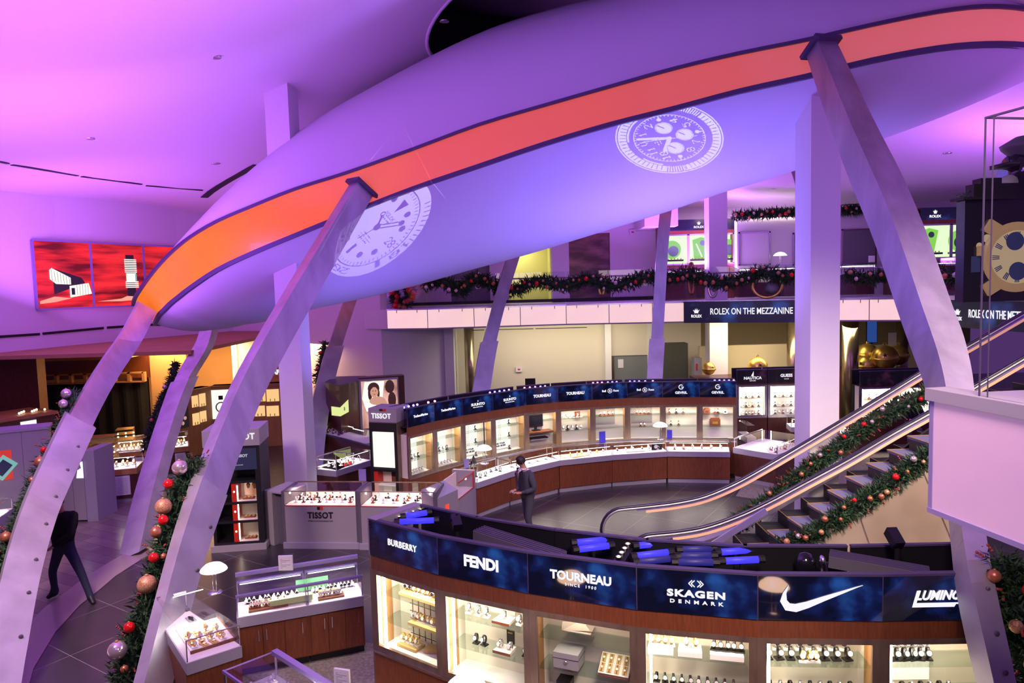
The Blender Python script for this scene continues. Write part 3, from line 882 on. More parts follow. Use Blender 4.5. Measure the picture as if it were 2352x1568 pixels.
def face_a(x, y):
    """bright dial with dark marks; True where light passes; x right, y up of the dial"""
    r = math.hypot(x, y)
    if r > 1: return False
    if r > .80:
        a = math.degrees(math.atan2(x, y)) % 360
        if abs(r - .985) < .006: return True
        for k, s in ((60, '10'), (150, '20'), (222, '1'), (262, '30')):
            pass
        f = (a % 6)
        if 20 < a < 75 and f < 1.2 and r > .88: return False
        for c, s in ((88, '10'), (165, '20'), (205, '4'), (240, '50')):
            da = (a - c) / 14
            for i, ch in enumerate(s):
                gx = (da - (i - len(s) / 2)) / .9
                gy = 1 - (r - .84) / .12
                if 0 <= gx < 1 and glyph(ch, gx, gy): return False
        if 112 < a < 118 and r < .95: return False
        return True
    if r > .765: return False if r > .78 else True
    if r > .70: return not (math.degrees(math.atan2(x, y)) % 6 < 1.0)
    if .675 < r < .70 and not (60 < math.degrees(math.atan2(x, y)) % 360 < 250): return True
    if abs(x) < (y - .34) * .36 and .34 < y < .60: return False      # triangle at twelve
    for k in (1, 2, 4, 5, 7, 8, 10, 11):
        a = math.radians(30 * k)
        if math.hypot(x - .56 * math.sin(a), y - .56 * math.cos(a)) < .062: return False
    if abs(x) < .035 and -.63 < y < -.42: return False
    if .44 < x < .68 and -.08 < y < .08:
        for i, ch in enumerate('28'):
            if glyph(ch, (x - .45 - i * .12) / .10, 1 - (y + .08) / .16): return False
    for i, ch in enumerate('ROLEX'):
        if glyph(ch, (x + .15 - i * .062) / .05, 1 - (y - .22) / .07): return False
    for yy, hw in ((.17, .13), (-.20, .14), (-.25, .20), (-.30, .16)):
        if abs(y - yy) < .010 and abs(x) < hw and int(x * 40) % 2: return False
    if r < .07: return False
    d = near_seg(x, y, 0, 0, .33, .30)
    if .022 < d < .045 or math.hypot(x - .36, y - .33) < .06: return False
    d = near_seg(x, y, 0, 0, -.14, .17)
    if d < .02: return False
    d = math.hypot(x + .17, y - .20)
    if .03 < d < .05: return False
    if near_seg(x, y, 0, 0, -.10, -.34) < .008: return False
    return True
def face_b(x, y):
    """dark dial with bright numerals in a bright bezel; True where light passes"""
    r = math.hypot(x, y)
    if r > 1: return False
    a = math.degrees(math.atan2(x, y)) % 360
    if r > .975: return True
    if r > .955: return False
    if r > .80:
        if 118 < a < 150 or 272 < a < 296: return (a % 3) < 1.6
        if a % 6 < 1.1 and r < .92: return False
        return True
    if r > .785: return False
    if r > .67: return False if not (300 < a < 330 or 10 < a < 60) else r > .75
    if r > .655: return True
    if r > .615: return (a % 6 < 1.5)
    if r > .595 and a % 30 < 3: return True
    for k, s in ((1, '1'), (2, '2'), (4, '4'), (5, '5'), (7, '7'), (8, '8'), (10, '10'), (11, '11'), (0, 'V')):
        q = math.radians(30 * k)
        cx_, cy_ = .50 * math.sin(q), .50 * math.cos(q)
        for i, ch in enumerate(s):
            if glyph(ch, (x - cx_) / .115 + .5 - (i - (len(s) - 1) / 2) * 1.05, .5 - (y - cy_) / .15): return True
    for k in (3, 6, 9):
        q = math.radians(30 * k)
        if math.hypot(x - .55 * math.sin(q), y - .55 * math.cos(q)) < .045: return True
    for q in (90, 180, 270):
        q = math.radians(q)
        d = math.hypot(x - .30 * math.sin(q), y - .30 * math.cos(q))
        if d < .165: return not (near_seg(x, y, .30 * math.sin(q), .30 * math.cos(q), .30 * math.sin(q) + .10, .30 * math.cos(q) + .08) < .012 or .145 < d < .152)
    if near_seg(x, y, 0, 0, .16, .56) < .032: return True
    if near_seg(x, y, 0, 0, -.30, .20) < .042: return True
    if near_seg(x, y, -.1, -.5, .06, .5) < .008: return True
    for yy, hw in ((.20, .10), (.25, .12), (.30, .07)):
        if abs(y - yy) < .012 and abs(x - .0) < hw and int(x * 50) % 3: return True
    return False
from mathutils.bvhtree import BVHTree
_vs = [p for r_ in GL2 for p in r_]; _m = len(CV)
BVH = BVHTree.FromPolygons(_vs, [(i * _m + j, (i + 1) * _m + j, (i + 1) * _m + j + 1, i * _m + j + 1) for i in range(len(GL2) - 1) for j in range(_m - 1)])
def slide_projector(label, SH, L, c, A, Bv, face, n, power, tint):
    """lamp, housing and a cut metal slide; the slide is keystoned for the curved fabric it shines on.
       c centre pixel, A the dial's right, Bv the dial's up (pixel vectors of one dial radius)"""
    L = Vector(L)
    def hit(x, y):
        p = (c[0] + A[0] * x + Bv[0] * y, c[1] + A[1] * x + Bv[1] * y)
        h = BVH.ray_cast(CAM, ray(*p).normalized())[0]
        return h
    rimok = lambda h: True
    hs = [hit(x, y) for x, y in ((0, 0), (.8, 0), (.5, -.5), (.6, .2), (0, -.6), (-.2, -.3), (.3, -.7))]
    hs = [h for h in hs if h]
    # least-squares plane z = a + bx + cy through the hits for corners the rim hides
    import numpy as np
    Am = np.array([[1, h.x, h.y] for h in hs]); zz = np.array([h.z for h in hs])
    co_, *_ = np.linalg.lstsq(Am, zz, rcond=None)
    def place(x, y):
        h = hit(x, y)
        d = ray(c[0] + A[0] * x + Bv[0] * y, c[1] + A[1] * x + Bv[1] * y)
        t = (co_[0] + co_[1] * CAM.x + co_[2] * CAM.y - CAM.z) / (d.z - co_[1] * d.x - co_[2] * d.y)
        q = CAM + d * t
        if h and (h - q).length < 1.2: return h
        return q
    ctr = place(0, 0)
    ax = (ctr - L).normalized()
    e = empty('slide_projector', L, 0, label, 'projector', 'slide projectors aimed at the canopy')
    GD = .12
    def onslide(p):
        d = p - L
        return d * (GD / d.dot(ax))
    m = 12
    T = [[onslide(place(-1.3 + 2.6 * i / m, -1.3 + 2.6 * j / m)) for j in range(m + 1)] for i in range(m + 1)]
    def uv(x, y):
        fx, fy = (x + 1.3) / 2.6 * m, (y + 1.3) / 2.6 * m
        i, j = min(int(fx), m - 1), min(int(fy), m - 1)
        fx -= i; fy -= j
        return (T[i][j] * (1 - fx) + T[i + 1][j] * fx) * (1 - fy) + (T[i][j + 1] * (1 - fx) + T[i + 1][j + 1] * fx) * fy
    b = M('black')
    st = 2.2 / n
    def lit(x, y): return face(x, y) and hit(x, y) is not None and (hit(x, y) - ctr).length < 3.5 and rimok(hit(x, y))
    vs, fs = [], []
    for j in range(n):
        y0 = -1.1 + j * st
        i = 0
        while i < n:
            x = -1.1 + (i + .5) * st
            if not lit(x, y0 + st / 2):
                k = i
                while k < n and not lit(-1.1 + (k + .5) * st, y0 + st / 2) and k - i < 8: k += 1
                q = len(vs)
                vs += [uv(-1.1 + i * st, y0), uv(-1.1 + k * st, y0), uv(-1.1 + k * st, y0 + st), uv(-1.1 + i * st, y0 + st)]
                fs.append((q, q + 1, q + 2, q + 3)); i = k
            else: i += 1
    b.add(vs, fs)
    # solid surround of the slide
    ring_i = [uv(x, y) for x, y in ((-1.1, -1.1), (1.1, -1.1), (1.1, 1.1), (-1.1, 1.1))]
    cc = sum(ring_i, Vector()) / 4
    ring_o = [cc + (p - cc) * 2.6 for p in ring_i]
    cone = 2 * max(p.angle(ax) for p in ring_i) * 1.04
    b.add(ring_i + ring_o, [(i, (i + 1) % 4, 4 + (i + 1) % 4, 4 + i) for i in range(4)])
    obj('cut_slide', b, e, 'thin cut metal slide')
    b = M('black_gloss')
    s1 = Vector((ax.y, -ax.x, 0)).normalized(); s2 = s1.cross(ax)
    w0 = .048
    for a0, a1 in ((1, 0), (-1, 0), (0, 1), (0, -1)):
        o0 = s1 * a0 * w0 + s2 * a1 * w0
        t = (s2 if a0 else s1) * w0
        b.add([o0 - t - ax * .04, o0 + t - ax * .04, o0 + t + ax * .14, o0 - t + ax * .14], [(0, 1, 2, 3)])
    b.add([-s1 * w0 - s2 * w0 - ax * .04, s1 * w0 - s2 * w0 - ax * .04, s1 * w0 + s2 * w0 - ax * .04, -s1 * w0 + s2 * w0 - ax * .04], [(0, 1, 2, 3)])
    obj('housing', b, e)
    b = M('black'); b.bar((0, 0, -.05), (0, 0, -SH), .03, .03); b.box(-.07, .07, -.07, .07, -SH, -SH + .02); obj('stand', b, e)
    spot('projector_lamp', L, ctr, power, tint, math.degrees(cone), .0, 0.0)
    return e
slide_projector('black slide projector over the gap between the first two front signs', .44, PZ(1050, 1207, 2.56), (866, 521), (53, 63), (113, -95), face_a, 190, 2300, (.80, .75, 1.0))
slide_projector('black slide projector among the fittings on top of the front showcase row', .50, (3.55, 6.55, 2.60), (1537.7, 317), (-45, -76), (-116, 27), face_b, 200, 3600, (.62, .72, 1.0))

# ================================================================== WATCHES (one of each kind, then copied)
def watch_mesh(name, strap, dial, base, tall=.10, fl=False):
    b = B(); b.smooth = True
    if fl:   # lying flat on a pad
        b.use(base); b.smooth = False; b.box(-.035, .035, -.07, .07, 0, .008)
        b.use(strap); b.smooth = True
        b.box(-.010, .010, -.065, .065, .008, .014)
        b.lathe([(.021, .008), (.023, .016), (.019, .021)], n=12); b.use(dial); b.lathe([(.018, .0215), (.0, .022)], n=12, cap=False)
    else:
        b.use(base); b.smooth = False; b.box(-.030, .030, -.028, .028, 0, .012); b.box(-.006, .006, -.004, .008, .012, .03)
        n = 12; r = .033
        b.use(strap); b.smooth = True
        path = [Vector((0, r * .72 * math.cos(2 * math.pi * i / n), .012 + tall * .45 + r * 1.2 * math.sin(2 * math.pi * i / n))) for i in range(n)]
        b.sweep(path, [(-.010, -.003), (.010, -.003), (.010, .003), (-.010, .003)], up=(1, 0, 0), side=(1, 0, 0), close=True)
        o = Vector((0, -r * .74, .014 + tall * .47)); ax = Vector((0, -1, .35))
        b.lathe([(.022, 0), (.024, .006), (.020, .010)], o, 12, ax); b.use(dial); b.lathe([(.019, .0105), (.0, .011)], o, 12, ax, False)
    return b.mesh(name)
WM = {
    'steel': watch_mesh('wristwatch', 'silver', 'watch_face_light', 'white_deck'),
    'steel_dark': watch_mesh('wristwatch', 'silver', 'watch_face_dark', 'white_deck'),
    'gold': watch_mesh('wristwatch', 'gold', 'watch_face_light', 'white_deck'),
    'black': watch_mesh('wristwatch', 'black', 'watch_face_light', 'black'),
    'brown': watch_mesh('wristwatch', 'brown_leather', 'watch_face_light', 'brown_leather'),
    'tan': watch_mesh('wristwatch', 'silver', 'watch_face_dark', 'tan_cloth'),
    'flat': watch_mesh('wristwatch', 'silver', 'watch_face_dark', 'white_deck', fl=True),
    'flat_gold': watch_mesh('wristwatch', 'gold', 'watch_face_light', 'tan_cloth', fl=True),
    'flat_black': watch_mesh('wristwatch', 'black', 'watch_face_dark', 'display_grey', fl=True),
}
NW = [0]
BULK = []
def bulk(kind, p, rz, s=1.0): BULK.append((kind, Vector(p), rz, s))
def watch(kind, p, rz, label, group, s=1.0, jitter=.25):
    o = bpy.data.objects.new('wristwatch', WM[kind])
    o.location = p; o.rotation_euler = (0, 0, rz + random.uniform(-jitter, jitter)); o.scale = (s, s, s)
    NW[0] += 1
    return put(o, None, label, 'watch', group)

def strip_light(T, x0, x1, y, z, power, color=(1.0, .80, .58), dy=0., d=.03, name='case_light'):
    l = bpy.data.lights.new(name, 'AREA'); l.shape = 'RECTANGLE'; l.size = x1 - x0; l.size_y = d; l.energy = power; l.color = color
    o = bpy.data.objects.new(name, l); COL.objects.link(o)
    o.matrix_world = T @ Matrix.Translation(((x0 + x1) / 2, y, z)) @ Matrix.Rotation(dy, 4, 'X')
# ================================================================== SHOWCASE BAYS
def bay(p0, p1, dp, label, sign, ins=(0., 0.), zt=2.5, sill=.96, wood='wood', group=None, shelves=(1.28, 1.6), strips='L', back='white_deck', bright=True, sign_h=.42, band=.17, ends=(False, False), frame='bronze_frame', glassy=True, sign_m='cloud_sign', di=None, power=22):
    w, az = fr(p0, p1)
    di = di or dp - .2
    e = empty('showcase', (p0[0], p0[1], 0), az, label, 'display case', group)
    T = LT((p0[0], p0[1], 0), az)
    l0, l1 = ins[0], w - ins[1]
    zs = zt - sign_h; zb = zs - band
    b = M(wood); b.poly([(0, 0), (w, 0), (l1, dp), (l0, dp)], .08, sill); b.use('black'); b.poly([(.02, .05), (w - .02, .05), (l1, dp - .05), (l0, dp - .05)], 0, .08); obj('base_cabinet', b, e)
    b = M(wood); b.box(0, w, 0, .03, zb, zs); obj('wood_band', b, e, 'plain brown wood band')
    b = M(frame); f = .075
    b.box(0, f, 0, .04, sill, zb); b.box(w - f, w, 0, .04, sill, zb); b.box(f, w - f, 0, .04, sill, sill + .06); b.box(f, w - f, 0, .04, zb - .055, zb)
    b.use('silver'); b.box(0, w, -.02, .05, sill - .03, sill)
    obj('door_frame', b, e, 'bronze metal frame')
    b = M(back)
    f_ = di / dp; m0, m1 = l0 * f_, w - (w - l1) * f_
    strip_light(T, .14, w - .14, .09, zb - .03, power, dy=-.25)
    b.poly([(m0 + .005, di - .03), (m1 - .005, di - .03), (m1 - .005, di), (m0 + .005, di)], sill, zs); b.use(wood); b.poly([(l0 + .005, dp - .03), (l1 - .005, dp - .03), (l1 - .005, dp), (l0 + .005, dp)], sill, zs); b.use('black'); b.poly([(l0 - .0, dp - .2), (l0 + .02, dp - .2), (l0 + .02, dp), (l0, dp)], sill, zs); b.poly([(l1 - .02, dp - .2), (l1, dp - .2), (l1, dp), (l1 - .02, dp)], sill, zs)
    b.use('white_deck'); b.poly([(.01, .04), (w - .01, .04), (m1, di - .03), (m0, di - .03)], sill, sill + .02)
    b.poly([(.01, .04), (w - .01, .04), (m1, di - .03), (m0, di - .03)], zb, zb + .02)
    obj('inner_lining', b, e, 'bright cream lining')
    b = M('cream_panel')
    b.poly([(.005, .045), (.03, .045), (m0 + .03, di - .03), (m0 + .005, di - .03)], sill + .02, zb); b.use('wood_light'); b.box(.03, .045, .10, .26, sill + .02, zb); obj('side_panel', b, e)
    b = M('cream_panel')
    b.poly([(w - .03, .045), (w - .005, .045), (m1 - .005, di - .03), (m1 - .03, di - .03)], sill + .02, zb); b.use('wood_light'); b.box(w - .045, w - .03, .08, .26, sill + .02, zb)
    obj('side_panel', b, e)
    if bright:
        b = M('tube_white')
        if 'L' in strips: b.box(.105, .125, .06, .09, sill + .05, zb - .04)
        if 'R' in strips: b.box(w - .125, w - .105, .06, .09, sill + .05, zb - .04)
        if 'T' in strips: b.box(.14, w - .14, .08, .12, zb - .03, zb - .015)
        obj('light_tube', b, e, 'bright warm white tube')
    for z in shelves:
        b = M('shelf_glass'); b.poly([(.04, .08), (w - .04, .08), (m1 - .03, di - .05), (m0 + .03, di - .05)], z, z + .008); obj('shelf', b, e)
    if glassy:
        b = M('clear_glass'); b.box(f, w / 2 - .004, .018, .022, sill + .06, zb - .055); b.box(w / 2 + .004, w - f, .018, .022, sill + .06, zb - .055); obj('sliding_door', b, e, 'clear glass doors')
    if sign_h:
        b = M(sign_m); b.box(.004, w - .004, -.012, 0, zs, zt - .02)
        b.use('edge_metal'); b.box(0, w, -.012, .05, zt - .02, zt); b.box(0, .004, -.012, 0, zs, zt - .02); b.box(w - .004, w, -.012, 0, zs, zt - .02)
        sp = obj('sign_panel', b, e, 'dark blue backlit sign panel')
        if sign: sign(sp, w, zs, zt)
        b = M('black'); b.box(.004, w - .004, .0, .02, zs, zt - .02)
        b.poly([(.0, .02), (w, .02), (l1, dp), (l0, dp)], zs - .02, zs)
        b.poly([(l0, dp - .03), (l1, dp - .03), (l1, dp), (l0, dp)], zs, zt - .02)
        b.use('edge_metal'); b.poly([(l0, dp - .04), (l1, dp - .04), (l1, dp + .01), (l0, dp + .01)], zt - .02, zt)
        if ends[0]: b.use('grey_laminate'); b.poly([(-.02, -.012), (0.12, -.012), (l0 + .12, dp), (l0 - .02, dp)], zs, zt + .004)
        obj('top_trough', b, e, 'open black trough on top')
    if ends[0] or ends[1]:
        b = M('bronze_frame')
        if ends[0]: b.poly([(-.03, 0), (.0, 0), (l0, dp), (l0 - .03, dp)], 0, zs)
        if ends[1]: b.poly([(w, 0), (w + .03, 0), (l1 + .03, dp), (l1, dp)], 0, zs)
        obj('end_panel', b, e)
    return e, T, w
def tx(s, size, dz=.0, dx=0., **k):
    def f(sp, w, zs, zt):
        text(s, size, sp, (w * .5 + dx, -.016, (zs + zt) / 2 - .01 + dz), **k)
    return f
def both(*fs):
    def f(*a):
        for g in fs: g(*a)
    return f
def swoosh(sp, w, zs, zt):
    # tapering curved tick
    top, bot = [], []
    c = [(-.30, .115, .0), (-.335, .04, .030), (-.345, -.03, .060), (-.31, -.085, .075), (-.24, -.095, .075), (-.14, -.065, .062), (0, -.008, .045), (.14, .045, .028), (.27, .095, .012), (.33, .115, .004)]
    n = len(c)
    for i, (x, z, h) in enumerate(c):
        a = c[max(i - 1, 0)]; d = c[min(i + 1, n - 1)]
        v = Vector((d[0] - a[0], d[1] - a[1])).normalized(); nn = Vector((-v.y, v.x)) * h / 2
        top.append((x + nn.x, z + nn.y)); bot.append((x - nn.x, z - nn.y))
    b = M('letter_white'); vs = [(x + w * .53, -.018, z + (zs + zt) / 2) for x, z in top + bot]
    b.add(vs, [(i, i + 1, n + i + 1, n + i) for i in range(n - 1)]); obj('swoosh_emblem', b, sp, 'white curved tick emblem')
def skagen(sp, w, zs, zt):
    z = (zs + zt) / 2
    text('SKAGEN', .085, sp, (w * .5, -.016, z - .02), sx=1.45, bold=.0035, spacing=1.15)
    text('DENMARK', .045, sp, (w * .5, -.016, z - .095), sx=1.4, bold=.001, spacing=1.9)
    b = M('letter_white')
    for s_ in (-1, 1):
        for k in range(2):
            x = w * .5 + s_ * (.012 + .022 * k)
            b.bar((x, -.016, z + .05), (x + s_ * .030, -.016, z + .08), .006, .008); b.bar((x + s_ * .030, -.016, z + .08), (x, -.016, z + .11), .006, .008)
    obj('arrow_emblem', b, sp, 'small white crossed-arrow emblem')
def gevril(sp, w, zs, zt):
    z = (zs + zt) / 2
    text('GEVRIL', .085, sp, (w * .5, -.016, z - .09), sx=1.15, bold=.003)
    b = M('letter_white')
    P = [Vector((w * .5 + .055 * math.cos(R(a)), -.016, z + .06 + .055 * math.sin(R(a)))) for a in range(45, 361, 18)]
    b.sweep(P, [(-.004, -.010), (.004, -.010), (.004, .010), (-.004, .010)], side=(0, 1, 0))
    b.bar((w * .5, -.016, z + .06), (w * .5 + .065, -.016, z + .06), .006, .018)
    obj('round_emblem', b, sp, 'white open-ring emblem')
def bellross(sp, w, zs, zt):
    z = (zs + zt) / 2
    text('Bell', .075, sp, (w * .5 - .155, -.016, z), bold=.002); text('Ross', .075, sp, (w * .5 + .165, -.016, z), bold=.002); text('&', .075, sp, (w * .5, -.016, z), bold=.002)
    b = M('letter_white'); b.sweep([Vector((w * .5 + .055 * math.cos(R(a)), -.016, z + .055 * math.sin(R(a)))) for a in range(0, 360, 20)], [(-.003, -.006), (.003, -.006), (.003, .006), (-.003, .006)], side=(0, 1, 0), close=True)
    obj('ring_emblem', b, sp)
def suunto(sp, w, zs, zt):
    z = (zs + zt) / 2
    text('SUUNTO', .085, sp, (w * .5, -.016, z), sx=1.15, bold=.003); text('REPLACING LUCK.', .032, sp, (w * .5, -.016, z - .065), sx=1.1)
    b = M('letter_white'); b.add([(w * .5 - .018, -.016, z + .065), (w * .5 + .018, -.016, z + .065), (w * .5, -.016, z + .105)], [(0, 1, 2)]); obj('triangle_emblem', b, sp)
def luminox(sp, w, zs, zt):
    z = (zs + zt) / 2
    x0, sh = w * .42, .03
    b = M('letter_white')
    P = [(-.22, -.07), (.20, -.07), (.235, -.02), (.235 + .03, .075), (-.165, .075), (-.165 - .004, .06), (-.20, .05)]
    pts = [(-.225, -.09), (.14, -.09), (.155, -.065), (.23, -.065), (.235, -.05), (-.185, -.05), (-.16, .06), (-.185, .06)]
    b.add([(x0 + x, -.014, z + y) for x, y in pts], [tuple(range(len(pts)))]); obj('letter_outline', b, sp, 'white slanted outline plate')
    text('LUMINOX', .115, sp, (x0 + .03, -.019, z + .015), sx=.88, bold=.003, shear=.35, m='letter_white')
mat('sign_ink', (.01, .02, .10), .4)
mat('gold_ink', (.6, .4, .1), .4)
def burberry(sp, w, zs, zt): text('BURBERRY', .10, sp, (w * .5, -.016, (zs + zt) / 2), bold=.0015, sx=.86, spacing=1.12)
def fendi(sp, w, zs, zt): text('FENDI', .16, sp, (w * .5, -.016, (zs + zt) / 2), bold=.006, sx=.95)
def tourneau(sp, w, zs, zt):
    text('TOURNEAU', .115, sp, (w * .5, -.016, (zs + zt) / 2 + .02), bold=.004, sx=.98); text('SINCE  1900', .04, sp, (w * .5, -.016, (zs + zt) / 2 - .06), spacing=1.5)

# ---- front row: six bays, convex towards the viewer
fpts = [PZ(x, y, 2.5) for x, y in ((848, 1190), (1005, 1229.6), (1212, 1265.8), (1462, 1297.6), (1740, 1316.4), (2027, 1318), (2330, 1312))]
GF = 'curved front row of lit showcases'
fl = ['leftmost front-row showcase, stepped trays of watches before a plaid backdrop', 'front-row showcase under the FENDI sign, few watches on glass shelves', 'front-row showcase with boxes and a dim pinkish interior',
      'front-row showcase of small watches below the sign with a crossed-arrow emblem', 'front-row showcase below the large white tick emblem', 'last showcase on the right of the front row, beside the steel rib']
fs = [burberry, fendi, tourneau, skagen, swoosh, luminox]
fl[1] = 'second showcase of the front row, few watches and dark cards on its glass shelves'
FB = []
for i in range(6):
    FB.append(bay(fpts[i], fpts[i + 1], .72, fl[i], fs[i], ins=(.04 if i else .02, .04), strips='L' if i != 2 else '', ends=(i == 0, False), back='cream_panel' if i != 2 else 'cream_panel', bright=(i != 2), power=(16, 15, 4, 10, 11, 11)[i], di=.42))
def Wd(T, x, y, z): return T @ Vector((x, y, z))
def tray(T, x, y, z, w, d, h, m, label, cat='display stand', name='display_tray', az=0., lip=None):
    e = bpy.data.objects.new(name, None)
    b = M(m); b.poly([(-w / 2, -d / 2), (w / 2, -d / 2), (w / 2 - .01, d / 2), (-w / 2 + .01, d / 2)], 0, h)
    if lip: b.use(lip); b.box(-w / 2 - .004, w / 2 + .004, -d / 2 - .006, -d / 2, 0, h * .9)
    o = obj(name, b, None, label, cat)
    o.matrix_world = T @ Matrix.Translation((x, y, z)) @ Matrix.Rotation(az, 4, 'Z')
    return o
def rot(T): return math.atan2(T[1][0], T[0][0])
GW = 'watches displayed in the front row showcases'
# bay 1: plaid backdrop, stepped tan trays
e, T, w = FB[0]
b = M('cream_panel'); b.box(.22, w - .06, .37, .385, 1.02, 1.88)
b.use('brown_leather')
for k in range(6): b.box(.26 + k * .095, .272 + k * .095, .366, .37, 1.02, 1.88)
b.use('black')
for k in range(9): b.box(.22, w - .06, .367, .37, 1.06 + k * .09, 1.068 + k * .09)
obj('plaid_backdrop', b, None, 'large plaid backdrop card in the leftmost front showcase', 'backdrop card').matrix_world = T
for z, x0, n, lab in ((1.612, .30, 8, 'tan tray of gold watches on the upper shelf of the leftmost front showcase'), (1.292, .42, 6, 'dark olive tray of watches on the middle shelf of the leftmost front showcase'), (.985, .22, 4, 'tan tray of watches on the floor of the leftmost front showcase')):
    tray(T, x0 + n * .033, .24, z, n * .075, .17, .03, 'tan_cloth', lab)
    for k in range(n):
        watch(random.choice(('gold', 'tan', 'gold')), Wd(T, x0 + .01 + k * .072, .24 + .01 * (k % 2), z + .03), rot(T), lab.split(' tray')[0] and 'gold watch standing on ' + lab.replace('tan tray of gold watches', 'the tan tray').replace('dark olive tray of watches', 'the olive tray').replace('tan tray of watches', 'the tan tray'), GW, 1.05)
tray(T, .62, .30, .985, .16, .13, .04, 'tan_cloth', 'tan cushion with a bracelet on the floor of the leftmost front showcase', 'cushion', 'display_cushion', .4)
# bay 2: few watches with cards
e, T, w = FB[1]
LBL = 'watch in the second front showcase, '
for z, q in ((1.612, ((.22, 'steel'), (.34, 'steel'), (.44, 'steel'), (.66, 'steel'), (.84, 'steel'))), (1.292, ((.30, 'black'), (.40, 'black'), (.60, 'steel'), (.72, 'steel'), (.90, 'black')))):
    lv = {1.612: 'on the top shelf', 1.292: 'on the middle shelf', .985: 'on the floor'}[z]
    for x, kd in q:
        watch(kd, Wd(T, x, .22, z), rot(T), ('black-based ' if kd == 'black' else 'steel ') + LBL + lv, GW, 1.15)
for (x, z, lab) in ((.66, 1.612, 'white stand with dark edge under the watches on the top shelf, second front showcase'), (.66, 1.292, 'white stand with dark edge on the middle shelf, second front showcase')):
    tray(T, x, .21, z - .0, .20, .16, .03, 'white_deck', lab, lip='brown_leather')
for (x, z, m, lab) in ((.69, 1.645, 'display_grey', 'grey name card on the top shelf of the second front showcase'), (.67, 1.325, 'black', 'black name card on the middle shelf of the second front showcase')):
    b = M(m); b.box(-.045, .045, 0, .012, 0, .15); o = obj('name_card', b, None, lab, 'card'); o.matrix_world = T @ Matrix.Translation((x, .31, z))
    text('FENDI', .022, o, (0, -.003, .12), m='gold_ink')
# bay 3: boxes, trays, tools, dim
e, T, w = FB[2]
bx = [(.32, .24, 1.292, .26, .22, .16, 'display_grey', 'grey mechanical display box on the middle shelf of the dim front showcase'), (.28, .22, .985, .14, .14, .16, 'black', 'small black box on the floor of the dim front showcase'),
      (.55, .2, .985, .22, .16, .10, 'black', 'low black box with a silver disc in the dim front showcase'), (.82, .24, .985, .22, .16, .12, 'brown_leather', 'brown leather box on the floor of the dim front showcase')]
for x, y, z, ww, dd, hh, m, lab in bx:
    b = M(m); b.box(-ww / 2, ww / 2, -dd / 2, dd / 2, 0, hh); b.use('edge_metal'); b.box(-ww / 2 - .003, ww / 2 + .003, -dd / 2 - .003, dd / 2 + .003, hh * .62, hh * .66)
    b.use('silver'); b.lathe([(.022, 0), (.018, .006), (0, .006)], (0, -dd / 2, hh * .4), 12, (0, -1, 0))
    obj('presentation_box', b, None, lab, 'box', 'boxes in the dim front showcase').matrix_world = T @ Matrix.Translation((x, y, z))
b = M('cream_panel'); b.box(-.15, .15, -.11, .11, 0, .03); b.use('brown_leather'); b.box(-.16, .16, -.12, .12, -.006, 0)
o = obj('watch_tray', b, None, 'tilted open tray of strapped watches in the dim front showcase', 'tray'); o.matrix_world = T @ Matrix.Translation((.80, .24, 1.36)) @ Matrix.Rotation(.6, 4, 'X')
Tt = T @ Matrix.Translation((.80, .24, 1.36)) @ Matrix.Rotation(.6, 4, 'X')
for k in range(8):
    o = watch('flat_gold', (0, 0, 0), 0, 'strapped watch lying in the tilted tray of the dim front showcase', GW); o.matrix_world = Tt @ Matrix.Translation((-.12 + (k % 4) * .075, -.05 + .10 * (k // 4), .03)) @ Matrix.Scale(.65, 4)
b = M('cream_panel'); b.add([(0, 0, 0), (.30, 0, .04), (.34, .05, 0), (.04, .05, -.04), (.02, -.02, .10), (.22, .0, .14)], [(0, 1, 2, 3), (0, 1, 5, 4)]); b.box(.02, .30, .0, .16, 0, .012)
o = obj('open_catalogue', b, None, 'open pale catalogue on the upper shelf of the dim front showcase', 'catalogue'); o.matrix_world = T @ Matrix.Translation((.26, .2, 1.65))
# bays 4-6
def shelf_row(T, w, z, x0, x1, n, kinds, lab, y=.20, s=1.1, rows=1, stand=True, grp=GW):
    for r_ in range(rows):
        for k in range(n):
            if stand and r_ == 1: pass
            kd = kinds[(k * 3 + r_) % len(kinds)]
            watch(kd, Wd(T, x0 + (x1 - x0) * (k + .5) / n, y + r_ * .10, z + r_ * .045), rot(T), lab, grp, s)
e, T, w = FB[3]
for x, ww, lab in ((.20, .24, 'left white riser'), (.47, .22, 'middle white riser'), (.80, .30, 'right white riser')):
    tray(T, x, .20, 1.608, ww, .18, .05, 'white_deck', lab + ' on the top shelf of the fourth front showcase')
shelf_row(T, w, 1.66, .09, .33, 4, ('gold', 'steel', 'black'), 'watch on the left white riser of the fourth front showcase', s=1.1)
shelf_row(T, w, 1.66, .40, .56, 2, ('steel', 'gold'), 'watch on the middle white riser of the fourth front showcase', s=1.15)
shelf_row(T, w, 1.66, .66, .96, 5, ('black', 'gold', 'steel'), 'watch on the right white riser of the fourth front showcase', s=1.1)
shelf_row(T, w, 1.29, .12, .90, 10, ('black', 'steel', 'brown'), 'watch standing on the middle shelf of the fourth front showcase', s=1.0)
e, T, w = FB[4]
shelf_row(T, w, 1.61, .09, .90, 8, ('black', 'steel_dark', 'steel'), 'sports watch on the top shelf of the fifth front showcase', rows=2, s=1.25)
for k in range(3): watch('gold', Wd(T, .44 + .06 * k, .16, 1.61), rot(T), 'orange-faced watch at the front of the top shelf, fifth front showcase', GW, 1.1)
shelf_row(T, w, 1.29, .12, .92, 9, ('black', 'steel_dark'), 'sports watch on the middle shelf of the fifth front showcase', s=1.2)
e, T, w = FB[5]
shelf_row(T, w, 1.61, .06, .55, 7, ('black', 'steel', 'steel_dark'), 'dark dive watch on the top shelf of the last front showcase', rows=2, s=1.2)
